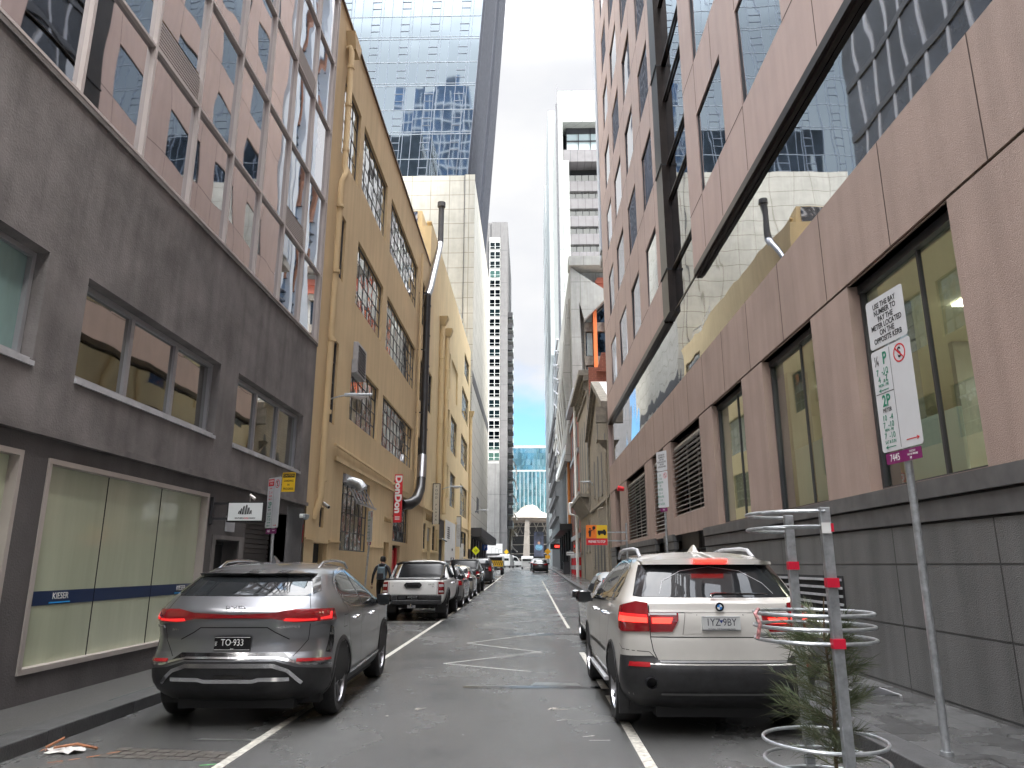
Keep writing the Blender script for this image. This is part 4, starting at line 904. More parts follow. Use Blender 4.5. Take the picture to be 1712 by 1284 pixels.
# ------------------------------------------------------------------ RIGHT: tall white tower
TW = thing('white_panel_tower', 'tall white panelled tower with recessed grey storeys near its top', 'skyscraper', (8, 126, 0))
m_wp = panelm('white tower panels', (.33, .35, .34), 1.85, 7.5, .05, .6, axis='XY', jcol=(.55, .58, .6), stain=.04, ou=.4, bump=0)
m_wp2 = panelm('pale tower panels', (.27, .30, .31), 1.7, 7.8, .06, .6, axis='XY', jcol=(.55, .58, .6), stain=.05, bump=0)
mb = MB(); shell(mb, 5.35, 16, 112, 140, 0, 82.6, skip=('y0',)); wall(mb, FY(112), 5.35, 16, 0, 82.6, [(6.2, 16, 40, 76.4, 4)], 4); mb.build('wall', m_wp, TW)
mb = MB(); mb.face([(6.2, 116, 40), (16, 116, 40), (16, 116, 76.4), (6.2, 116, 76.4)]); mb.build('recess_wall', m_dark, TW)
m_spn = panelm('grey spandrel', (.16, .155, .165), 1.25, 9, .05, .6, axis='X', jcol=(.5, .5, .5), bump=0, stain=0)
mb = MB(); mb.box(6.3, 15.9, 113.0, 115.9, 69.3, 71.6); mb.build('spandrel', m_spn, TW)
for k in range(9):
    z = 66.0-k*3.32-1.5
    mb = MB(); mb.box(7.2, 15.9, 114.5, 115.9, z-.0, z+1.9); mb.build('spandrel', m_spn, TW)
    f = MB()
    for q in range(8): f.box(7.2+q*1.15, 7.28+q*1.15, 114.9, 115, z+1.92, z+3.3)
    fo = f.build('window', m_alud, TW); p = MB()
    for q in range(8):
        t = random.uniform(-.03, .03); p.face([(7.29+q*1.15, 115.05+t, z+1.92), (8.34+q*1.15, 115.05-t, z+1.92), (8.34+q*1.15, 115.05-t, z+3.3), (7.29+q*1.15, 115.05+t, z+3.3)])
    p.build('pane', g_win, fo)
mb = MB(); mb.box(6.22, 7.2, 112.6, 116, 40, 69.3); mb.build('recess_side', m_wp, TW)
f = MB()
for q in range(5): f.box(6.9+q*2.1, 7.0+q*2.1, 113.9, 114, 71.6, 76.4)
f.box(6.9, 15.9, 113.9, 114, 73.7, 73.95); f.box(6.9, 15.9, 113.9, 114, 75.3, 76.4); fo = f.build('window', m_alud, TW)
p = MB(); p.face([(6.9, 114.1, 71.6), (15.9, 114.1, 71.6), (15.9, 114.1, 75.3), (6.9, 114.1, 75.3)]); p.build('pane', mat('pane showing sky', (.6, .7, .72), .2, var=0), fo)
mb = MB(); mb.tube([(5.1, 112, 0), (5.1, 112, 80)], .12, 6); mb.tube([(5.3, 111.8, 0), (5.3, 111.8, 83.5)], .08, 6); mb.build('riser_pipe', m_steelduct, TW)
TX = thing('pale_panel_tower', 'narrow pale grey panelled tower just left of the tall white one', 'skyscraper', (7, 180, 0))
mb = MB(); mb.box(5.75, 14, 175, 200, 0, 122); mb.build('wall', m_wp2, TX)
mb = MB(); mb.box(4.95, 14, 149, 173, 0, 45); mb.build('base', m_wp2, TX)
TY = thing('grey_panel_tower', 'lowest and furthest of the three pale panelled towers on the right', 'skyscraper', (8, 212, 0))
mb = MB(); mb.box(5.63, 16, 210, 240, 0, 119); mb.build('wall', m_wp2, TY)
mb = MB()
for q in range(9): mb.box(5.5, 5.62, 210, 240, 12*q+8, 12*q+8.25)
mb.build('floor_line', m_alu, TY)

# ------------------------------------------------------------------ END OF THE STREET
FG = thing('teal_glass_office', 'teal glass office block closing the end of the street', 'building', (0, 400, 1.5))
g_teal = glassm('teal curtain glass', (.28, .44, .46), wave=1.2, wscale=.15, rough=.12)
g_teal2 = glassm('pale teal curtain glass', (.42, .56, .57), wave=1.2, wscale=.15, rough=.15)
z = 1.5; k = 0
rn = random.Random(9)
while z < 64:
    mb = MB(); x = -16.0
    while x < 18: 
        w = rn.choice((1.1, 1.1, 1.6)); mb.face([(x, 400+rn.uniform(-.03, .03), z), (x+w, 400+rn.uniform(-.03, .03), z), (x+w, 400, z+3.3), (x, 400, z+3.3)], rn.choice((0, 0, 1))); x += w
    mb.build('glazing_storey', [g_teal, g_teal2], FG); z += 3.35; k += 1
mb = MB()
for i in range(16): mb.box(-16+i*2.2, -15.7+i*2.2, 399.5, 399.9, 1.5, 52)
mb.box(-16, 18, 399.4, 399.9, 51.5, 52.4); mb.box(-16, 18, 399.4, 400.5, 64.5, 66); mb.build('mullions', m_wp2, FG)
mb = MB(); mb.box(-16, 18, 400.6, 430, 0, 66); mb.build('wall', g_teal, FG)
ST = thing('station_canopy', 'white domed station roof on a tall concrete column at the end of the street', 'canopy', (0, 300, 1.5))
m_sconc = mat('station concrete', (.17, .155, .14), .8, var=.15, scale=.5)
m_canv = mat('white membrane', (.30, .28, .25), .6, var=.05, scale=.4)
mb = MB(); n = 26
prof = [(-8.5, 20.0), (-6, 21.6), (-4.6, 22.6), (-3, 24.2), (-1, 25.2), (1.5, 25.4), (3.3, 24.6), (4.6, 22.8), (6, 22.2), (9, 21.4), (14, 20.8)]
for (xa, za), (xb, zb) in zip(prof, prof[1:]):
    mb.hexa([(xa, 296, 20.2), (xb, 296, 20.2), (xa, 330, 20.2), (xb, 330, 20.2), (xa, 298, za), (xb, 298, zb), (xa, 328, za), (xb, 328, zb)])
mb.build('roof', m_canv, ST)
mb = MB(); mb.tube([(x/10, 297.9, 21.3+3.6*math.sqrt(max(0, 1-((x/10-.3)/4.6)**2))) for x in range(-40, 48, 8)], .22, 6); mb.build('roof_rib', mat('brown rib', (.3, .24, .18), .6), ST)
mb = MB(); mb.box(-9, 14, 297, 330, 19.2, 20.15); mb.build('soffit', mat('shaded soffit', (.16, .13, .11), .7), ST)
mb = MB(); mb.hexa([(-2.7, 297, 1.5), (.2, 297, 1.5), (-2.7, 299, 1.5), (.2, 299, 1.5), (-1.65, 297, 19.2), (.1, 297, 19.2), (-1.65, 299, 19.2), (.1, 299, 19.2)]); mb.build('column', m_sconc, ST)
mb = MB()
for k in range(4): mb.tube([(-8, 303, 6+k*3.6), (14, 303, 6.4+k*3.6)], .22, 5)
for k in range(7): mb.tube([(-8+k*3.3, 303, 14), (-6+k*3.3, 303, 18.6)], .2, 5); mb.tube([(-6+k*3.3, 303, 14), (-8+k*3.3, 303, 18.6)], .2, 5)
mb.build('truss', m_sconc, ST)
mb = MB(); mb.box(-12, 16, 312, 314, 1.5, 19); mb.build('dark_hall', m_dark, ST)
mb = MB(); mb.box(-8, 9, 305, 305.4, 3.6, 4.4); mb.box(-8, 9, 305, 305.3, 1.6, 2.2); mb.build('concourse_band', m_sconc, ST)
PB = thing('billboard', 'dark billboard picturing a seated figure in blue under the station roof', 'billboard', (4, 302, 1.5))
mb = MB(); mb.box(1.9, 5.8, 301, 301.3, 5, 14.8); mb.build('panel', mat('night blue print', (.02, .025, .05), .5, var=.5, scale=.5), PB)
mb = MB(); n = 14
mb.prism([(3.9+1.5*math.cos(t*2*math.pi/n), 8.6+1.2*math.sin(t*2*math.pi/n)) for t in range(n)], lambda a, b, d: (a, 300.96+d, b), 0, .02); mb.prism([(3.9+.55*math.cos(t*2*math.pi/n), 10.3+.6*math.sin(t*2*math.pi/n)) for t in range(n)], lambda a, b, d: (a, 300.93+d, b), 0, .02, 1)
mb.build('printed_figure', [mat('blue print', (.05, .13, .2), .5, var=.4), mat('brown print', (.22, .12, .09), .5, var=.3)], PB)
# ------------------------------------------------------------------ BEHIND THE CAMERA (seen only in reflections)
BK = thing('rear_office_tower', 'dark blue office tower behind the viewpoint, mirrored in the glass tower', 'skyscraper', (-26, -60, 0))
mb = MB(); mb.box(-37, -15.5, -80, -60, 0, 148); mb.box(-30, -19, -80, -61, 148, 152); mb.build('glazed_body', mat('dark blue tower', (.03, .06, .12), .3, var=.5, scale=.12, vec=(1, 1, .4)), BK)
mb = MB()
for q in range(16): mb.box(-37.1, -15.4, -59.9, -59.7, 80+q*4, 80.5+q*4)
for q in range(10): mb.box(-37+q*2.2, -36.7+q*2.2, -59.9, -59.75, 60, 146)
mb.build('floor_bands', m_alu, BK)
BR_ = thing('rear_street_block', 'pale office block behind the viewpoint closing the street', 'building', (0, -46, 0))
mb = MB(); mb.box(-30, -5.5, -44, -20, 0, 22); mb.box(4.6, 30, -40, -16, 0, 26); mb.box(-13, 24, -75, -62, 0, 16); mb.build('wall', m_lgrey, BR_)
for z in (1.2, 5, 8.8, 12.6, 16.4):
    mb = MB()
    for q in range(7):
        mb.pbox(FX(-5.5, -1), -43+q*3.2, -41+q*3.2, z, z+2.2, -.03, 0); mb.pbox(FX(4.6, 1), -39+q*3.2, -37+q*3.2, z, z+2.2, -.03, 0)
        if z < 13: mb.box(-13+q*5, -10+q*5, -61.98, -61.9, z, z+2.2)
    mb.build('window_row', g_dark, BR_)
# ------------------------------------------------------------------ VEHICLES
import bisect
def carpaint(name, col, metal=.5, rough=.28, dirt=.25, coat=1.0):
    m = mat(name, col, rough, metal=metal, var=.05, scale=1.2, coat=coat)
    nt = m.node_tree; n = nt.nodes; l = nt.links; b = n['Principled BSDF']; b.inputs['Coat Roughness'].default_value = .06
    geo = n.new('ShaderNodeNewGeometry'); sep = n.new('ShaderNodeSeparateXYZ'); l.new(geo.outputs['Position'], sep.inputs[0])
    ns = n.new('ShaderNodeTexNoise'); ns.inputs['Scale'].default_value = 5; ns.inputs['Detail'].default_value = 8; ns.inputs['Roughness'].default_value = .7; l.new(geo.outputs['Position'], ns.inputs[0])
    mr = n.new('ShaderNodeMapRange'); mr.inputs[1].default_value = .9; mr.inputs[2].default_value = .3; mr.inputs[3].default_value = 0; mr.inputs[4].default_value = 1; l.new(sep.outputs[2], mr.inputs[0])
    mu = n.new('ShaderNodeMath'); mu.operation = 'MULTIPLY'; l.new(mr.outputs[0], mu.inputs[0]); l.new(ns.outputs[0], mu.inputs[1])
    m2 = n.new('ShaderNodeMath'); m2.operation = 'MULTIPLY'; m2.inputs[1].default_value = dirt*1.6; l.new(mu.outputs[0], m2.inputs[0])
    mx = n.new('ShaderNodeMix'); mx.data_type = 'RGBA'; l.new(m2.outputs[0], mx.inputs[0]); l.new(b.inputs['Base Color'].links[0].from_socket, mx.inputs[6]); mx.inputs[7].default_value = (.13, .12, .10, 1)
    l.new(mx.outputs[2], b.inputs['Base Color']); return m
m_tyre = mat('tyre rubber', (.018, .018, .019), .75, var=.25, scale=20)
m_rim = mat('alloy rim', (.42, .42, .44), .28, metal=.9, var=.15, scale=9); m_rimd = mat('dark rim', (.05, .05, .055), .35, metal=.7, var=.1)
m_trim = mat('black plastic trim', (.022, .022, .024), .5, var=.25, scale=12)
m_gloss = mat('gloss black', (.008, .008, .009), .12, var=0, coat=.5)
m_cglass = glassm('car glass', (.018, .02, .022), metal=0, rough=.015, wave=0, ior=1.42, spec=.45)
m_cglass2 = glassm('car side glass', (.03, .032, .034), metal=0, rough=.01, wave=0, ior=1.8, spec=.8)
m_tint = mat('tinted rear window', (.012, .013, .015), .25, var=0, spec=.25)
m_chrome = mat('bright trim', (.7, .7, .72), .15, metal=1, var=0)
m_lens = mat('dark red lens', (.22, .006, .01), .12, var=0, coat=.8, spec=.8)
m_lit = mat('lit red lamp', (1, .03, .02), .3, var=0, emis=.25)
m_glow = mat('faint red lamp', (.7, .02, .02), .3, var=0, emis=.05)
m_refl = mat('red reflector', (.35, .01, .015), .2, var=0, coat=.5)
m_clearlens = mat('clear lens', (.5, .47, .47), .15, var=0, coat=.5)
m_gap = mat('panel gap', (.006, .006, .006), .9, var=0)
def pchip(xs, ys):
    n = len(xs); h = [xs[i+1]-xs[i] for i in range(n-1)]; dl = [(ys[i+1]-ys[i])/h[i] for i in range(n-1)]; d = [0]*n
    d[0], d[-1] = dl[0], dl[-1]
    for i in range(1, n-1):
        d[i] = 0 if dl[i-1]*dl[i] <= 0 else 2*dl[i-1]*dl[i]/(dl[i-1]+dl[i])
    def f(x):
        if x <= xs[0]: return ys[0]+(x-xs[0])*0
        if x >= xs[-1]: return ys[-1]
        i = bisect.bisect_right(xs, x)-1; t = (x-xs[i])/h[i]
        return (2*t**3-3*t*t+1)*ys[i]+(t**3-2*t*t+t)*h[i]*d[i]+(-2*t**3+3*t*t)*ys[i+1]+(t**3-t*t)*h[i]*d[i+1]
    return f
class Surf:
    """closed body shell described by horizontal rings: rear y, front y and half width for each height"""
    def __init__(s, keys, Rr=.45, Rf=.8, nr=3.2, nf=2.6, dome=.03, levels=46, taper=.04):
        zs = [k[0] for k in keys]; s.z0, s.z1 = zs[0], zs[-1]
        s.fr, s.ff, s.fw = (pchip(zs, [k[i] for k in keys]) for i in (1, 2, 3)); s.zs = zs
        s.Rr, s.Rf, s.nr, s.nf, s.dome, s.levels, s.taper = Rr, Rf, nr, nf, dome, levels, taper; s.cache = {}
    def ring(s, z):
        k = round(z*2000)
        if k in s.cache: return s.cache[k]
        yr, yf, hw = s.fr(z), s.ff(z), s.fw(z); L = yf-yr
        Rr = min(s.Rr, L*.35); Rf = min(s.Rf, L*.4); r = []; f = []; sd = []
        for i in range(41):
            a = math.pi/2*i/40
            r.append((hw*math.sin(a)**(2/s.nr), yr+Rr*(1-math.cos(a)**(2/s.nr))))
            f.append((hw*math.cos(a)**(2/s.nf), yf-Rf*(1-math.sin(a)**(2/s.nf))))
        y0, y1 = yr+Rr, yf-Rf
        sd = [(hw, y0+(y1-y0)*i/30) for i in range(31)]
        def tp(p):      # slight plan taper to both ends
            x, y = p; t = (y-(yr+yf)/2)/(L/2); return (x*(1-s.taper*t*t*t*t), y)
        r, sd, f = ([tp(p) for p in q] for q in (r, sd, f))
        def rs(pts, n):
            d = [0]
            for p, q in zip(pts, pts[1:]): d.append(d[-1]+math.hypot(p[0]-q[0], p[1]-q[1]))
            out = []; j = 0
            for i in range(n+1):
                t = d[-1]*i/n
                while j < len(d)-2 and d[j+1] < t: j += 1
                w = (t-d[j])/max(1e-9, d[j+1]-d[j]); out.append((pts[j][0]+(pts[j+1][0]-pts[j][0])*w, pts[j][1]+(pts[j+1][1]-pts[j][1])*w))
            return out
        pts = rs(r, 18)+rs(sd, 26)[1:]+rs(f, 14)[1:]
        d = [0]
        for p, q in zip(pts, pts[1:]): d.append(d[-1]+math.hypot(p[0]-q[0], p[1]-q[1]))
        s.cache[k] = (pts, d); return pts, d
    def U(s, u, z):
        pts, d = s.ring(z); a = abs(u); j = min(max(bisect.bisect_right(d, a)-1, 0), len(d)-2); w = (a-d[j])/(d[j+1]-d[j])
        x = pts[j][0]+(pts[j+1][0]-pts[j][0])*w; y = pts[j][1]+(pts[j+1][1]-pts[j][1])*w
        return Vector((x if u >= 0 else -x, y, z))
    def uofy(s, y, z):
        pts, d = s.ring(z)
        for i in range(len(pts)-1):
            if pts[i][1] <= y <= pts[i+1][1]:
                w = (y-pts[i][1])/max(1e-9, pts[i+1][1]-pts[i][1]); return d[i]+(d[i+1]-d[i])*w
        return d[0] if y < pts[0][1] else d[-1]
    def uofx(s, x, z):
        pts, d = s.ring(z); a = abs(x)
        for i in range(len(pts)-1):
            if pts[i][0] <= a <= pts[i+1][0]:
                w = (a-pts[i][0])/max(1e-9, pts[i+1][0]-pts[i][0]); v = d[i]+(d[i+1]-d[i])*w; return v if x >= 0 else -v
        return (d[18] if x >= 0 else -d[18])
    def P(s, mode, a, z, off=0):
        if mode == 'U': u = a
        elif mode == 'R': u = s.uofx(a, z)
        elif mode == 'S': u = s.uofy(a, z)
        else: u = -s.uofy(a, z)
        e = .01; p = s.U(u, z)
        if off:
            du = s.U(u+e, z)-s.U(u-e, z); dz = s.U(u, min(z+e, s.z1))-s.U(u, max(z-e, s.z0)); nn = du.cross(dz)
            if nn.length > 0: nn.normalize()
            if nn.dot(Vector((p.x, p.y-(s.fr(z)+s.ff(z))/2, 0))) < 0: nn = -nn
            p = p+nn*off
        return p
    def mesh(s, arches=(), arch_r=.38, arch_in=.62):
        mb = MB(); N = s.levels; zz = sorted(set([s.z0+(s.z1-s.z0)*i/N for i in range(N+1)]+[z for z in s.zs])); rings = []
        for z in zz:
            pts, _ = s.ring(z); full = [(x, y) for x, y in pts]+[(-x, y) for x, y in reversed(pts[1:-1])]
            rings.append([(x, y, z) for x, y in full])
        cy_ = sum(p[1] for p in rings[-1])/len(rings[-1])
        for k in (.93, .8, .6, .35, .15):
            rings.append([(x*k, cy_+(y-cy_)*k, s.z1+s.dome*(1-k*k)) for x, y, z in rings[len(zz)-1]])
        n = len(rings[0]); mb.v = [p for r in rings for p in r]
        for i in range(len(rings)-1):
            for k in range(n):
                mb.f.append((i*n+k, i*n+(k+1) % n, (i+1)*n+(k+1) % n, (i+1)*n+k)); mb.m.append(0)
        mb.f.append(tuple(range(n))[::-1]); mb.m.append(0); b = (len(rings)-1)*n; mb.f.append(tuple(b+k for k in range(n))); mb.m.append(0)
        return mb
def cut_arches(o, wheels, r, x_in, hw):
    """open the wheel arches with a boolean, then keep the result as plain mesh"""
    mb = MB()
    for y, rr in wheels:
        for sgn in (-1, 1):
            n = 28; b = len(mb.v)
            for x in (x_in*sgn, (hw+.3)*sgn):
                mb.v += [(x, y+math.cos(2*math.pi*k/n)*r, rr+math.sin(2*math.pi*k/n)*r) for k in range(n)]
            for k in range(n): mb.f.append((b+k, b+(k+1) % n, b+n+(k+1) % n, b+n+k)); mb.m.append(0)
            mb.f.append(tuple(b+k for k in range(n))); mb.m.append(0); mb.f.append(tuple(b+n+k for k in range(n))); mb.m.append(0)
    c = mb.build('cutter', m_dark)
    md = o.modifiers.new('cut', 'BOOLEAN'); md.object = c; md.operation = 'DIFFERENCE'; md.solver = 'EXACT'
    bpy.context.view_layer.update(); dg = bpy.context.evaluated_depsgraph_get()
    me = bpy.data.meshes.new_from_object(o.evaluated_get(dg)); o.modifiers.clear(); old = o.data; o.data = me
    bpy.data.objects.remove(c)
    # faces well inside the arch are bare dark liner
    if len(me.materials) < 2: me.materials.append(m_dark)
    for p in me.polygons:
        ce = p.center
        for y, rr in wheels:
            if math.hypot(ce.y-y, ce.z-rr) < r-.004 and abs(ce.x) > x_in-.01 or (abs(abs(ce.x)-x_in) < .01 and math.hypot(ce.y-y, ce.z-rr) < r+.01): p.material_index = 1
            nn = p.normal
            if abs(math.hypot(ce.y-y, ce.z-rr)-r) < .012 and abs(nn.x) < .3 and abs(ce.x) > x_in: p.material_index = 1
        if ce.z < .3 and p.normal.z < -.7: p.material_index = 1
    me.shade_smooth(); me.set_sharp_from_angle(angle=R(32))
def patch(name, poly, sf, mode, off, m, par, res=.06, thick=.012, smooth=True):
    """a panel lying on the body shell: outline in (across, height), pressed onto the surface"""
    bm = bmesh.new(); vs = [bm.verts.new((a, b, 0)) for a, b in poly]; bm.faces.new(vs)
    for ax in (0, 1):
        lo = min(p[ax] for p in poly); hi = max(p[ax] for p in poly); k = math.ceil(lo/res)*res
        while k < hi:
            co = [0, 0, 0]; co[ax] = k; no = [0, 0, 0]; no[ax] = 1
            bmesh.ops.bisect_plane(bm, geom=bm.verts[:]+bm.edges[:]+bm.faces[:], plane_co=co, plane_no=no, dist=1e-6); k += res
    bmesh.ops.triangulate(bm, faces=[f for f in bm.faces if len(f.verts) > 4])
    bd = [e for e in bm.edges if e.is_boundary]
    st = {}
    for v in bm.verts: st[v] = (v.co.x, v.co.y)
    if thick:
        r = bmesh.ops.extrude_edge_only(bm, edges=bd)
        low = [v for v in r['geom'] if isinstance(v, bmesh.types.BMVert)]
    else: low = []
    lows = set(low); cm = {}
    for v in bm.verts:
        a, z = v.co.x, v.co.y; v.co = sf.P(mode, a, z, off-(thick if v in lows else 0))
    bmesh.ops.recalc_face_normals(bm, faces=bm.faces)
    me = bpy.data.meshes.new(name); bm.to_mesh(me); bm.free(); me.materials.append(m)
    if smooth: me.shade_smooth(); me.set_sharp_from_angle(angle=R(40))
    o = bpy.data.objects.new(name, me); COL.objects.link(o); o.parent = par; OFF[o.name] = Vector(); return o
def line_strip(name, paths, w, sf, mode, off, m, par):
    """thin strips (shut lines, chrome) along polylines on the shell"""
    mb = MB()
    for pts in paths:
        fine = []
        for (a, b), (c, d) in zip(pts, pts[1:]):
            n = max(1, int(math.hypot(c-a, d-b)/.05)); fine += [(a+(c-a)*i/n, b+(d-b)*i/n) for i in range(n)]
        fine.append(pts[-1]); prev = None
        for i, (a, b) in enumerate(fine):
            a0, b0 = fine[max(0, i-1)]; a1, b1 = fine[min(len(fine)-1, i+1)]; t = Vector((a1-a0, b1-b0)).normalized(); nx, ny = -t.y*w/2, t.x*w/2
            cur = (sf.P(mode, a+nx, b+ny, off), sf.P(mode, a-nx, b-ny, off))
            if prev: mb.face([prev[0], prev[1], cur[1], cur[0]])
            prev = cur
    return mb.build(name, m, par, smooth=True)
def wheel(par, x, y, r, w, spokes=5, rim=None, style='double', turn=0):
    rim = rim or m_rim; sg = 1 if x > 0 else -1; mb = MB()
    fn = lambda a, b, h: (x+sg*(h-w/2), y+a, r+b)
    rr = r*.66
    prof = [(rr, 0), (r*.9, -.0), (r*.97, .02), (r, .05), (r, w-.05), (r*.97, w-.02), (r*.9, w+.004), (rr, w-.008), (rr, 0)]
    mb.lathe(prof, fn, 40); wo = mb.build('wheel', m_tyre, par, smooth=True, ang=50)
    q = MB(); q.lathe([(rr, w-.012), (rr*.96, w-.006), (rr*.93, w-.03), (rr*.9, .05)], fn, 40); q.lathe([(rr*.9, .045), (.001, .04)], fn, 40, 1)
    q.lathe([(.001, w-.028), (.035, w-.028), (.06, w-.04), (.065, w-.1)], fn, 20)
    for k in range(spokes):
        for dl in ((-.13, .13) if style == 'double' else (0,)):
            a = 2*math.pi*k/spokes+turn
            def pt(rad, ang, h): return fn(rad*math.cos(ang), rad*math.sin(ang), h)
            wd0, wd1 = (.28, .07) if style == 'double' else (.5, .16)
            P8 = []
            for h0, h1 in ((w-.09, w-.06), (w-.042, w-.018)):
                for rad, hh, wd in ((.05, h0, wd0), (rr*.93, h1, wd1)):
                    for s_ in (-1, 1): P8.append(pt(rad, a+dl*(1 if rad > .1 else .4)*2.0+s_*wd/2*(.05/.05 if rad < .1 else 1), hh))
            q.hexa(P8)
    q.build('rim', [rim, m_dark], wo, smooth=True, ang=30)
    return wo
def fourwheels(par, hw, ys, r, w, **k):
    for y in ys:
        for sg in (-1, 1): wheel(par, sg*(hw-w/2-.015), y, r, w, **k)
def plate(par, sf, x, z, s, fg, bg, y=None, w=.372, h=.134, sub=None, tilt=0, sep=True, size=.082):
    yy = y if y is not None else sf.P('R', x, z, 0).y-.012
    mb = MB(); mb.box(x-w/2, x+w/2, yy-.006, yy+.012, z-h/2, z+h/2); o = mb.build('number_plate', bg, par, bev=.004)
    mb = MB(); t = .006
    for a, b, c, d in ((-w/2+.006, w/2-.006, -h/2+.005, -h/2+.009), (-w/2+.006, w/2-.006, h/2-.009, h/2-.005)): mb.box(x+a, x+b, yy-.0075, yy-.0062, z+c, z+d)
    mb.build('plate_border', fg, o)
    t = text(s, size*1.1, fg, o, (x, yy-.0075, z+.008), (1, 0, 0), (0, 0, 1), sx=.82, ext=.0008)
    if sub: text(sub, .016, fg, o, (x, yy-.0075, z-h/2+.016), (1, 0, 0), (0, 0, 1), ext=.0006)
    return o
def mirror(par, x, y, z, m, sg):
    mb = MB(); n = 10
    prof = [(.0, -.11), (.07, -.10), (.10, -.05), (.105, .02), (.09, .08), (.05, .115), (0, .12)]
    mb.lathe([(max(.001, r_), h) for r_, h in prof], lambda a, b, h: (x+sg*(h*.95), y+a*.75+.03, z+b*.85), 14)
    o = mb.build('side_mirror', m, par, smooth=True, ang=60)
    mb = MB(); mb.box(min(x-sg*.2, x-sg*.05), max(x-sg*.2, x-sg*.05), y-.01, y+.06, z-.06, z-.02); mb.build('mirror_arm', m_trim, o)
    mb = MB(); mb.box(x-.085, x+.085, y-.055, y-.047, z-.06, z+.065); mb.build('mirror_glass', m_cglass, o); return o
def arch_trim(par, sf, wheels, r, m, wide=.055, off=.012, a0=-12, a1=192):
    for y, rz in wheels:
        for mode in ('S', 'L'):
            mb = MB(); prev = None
            for k in range(31):
                a = R(a0+(a1-a0)*k/30); pr = []
                for rr_, of in ((r-.004, off), (r+wide*.7, off), (r+wide, .001)):
                    pr.append(sf.P(mode, y+math.cos(a)*rr_, max(sf.z0+.002, rz+math.sin(a)*rr_), of))
                p0 = sf.P(mode, y+math.cos(a)*(r-.004), max(sf.z0+.002, rz+math.sin(a)*(r-.004)), -.06); pr = [p0]+pr
                if prev:
                    for i in range(3): mb.face([prev[i], prev[i+1], pr[i+1], pr[i]])
                prev = pr
            mb.build('arch_trim', m, par, smooth=True)
def underside(par, L, hw, z=.24):
    mb = MB(); mb.box(-hw+.12, hw-.12, .45, L-.4, z-.04, z+.12); mb.box(-.12, .12, .5, L-1, z-.09, z-.04); mb.box(-hw+.35, hw-.35, .3, .75, z-.07, z+.1); mb.build('underbody', m_dark, par)
def handle(par, sf, mode, y, z, m, l=.2):
    a = sf.P(mode, y, z, .03); b = sf.P(mode, y+l, z+.01, .03); c0 = sf.P(mode, y, z, 0); c1 = sf.P(mode, y+l, z+.01, 0)
    mb = MB(); mb.tube([c0, a, b, c1], .013, 8); return mb.build('door_handle', m, par, smooth=True)
def roofrail(par, x, ys, zs_, m, r=.018):
    mb = MB(); mb.tube([(x, y, z) for y, z in zip(ys, zs_)], r, 8); return mb.build('roof_rail', m, par, smooth=True)

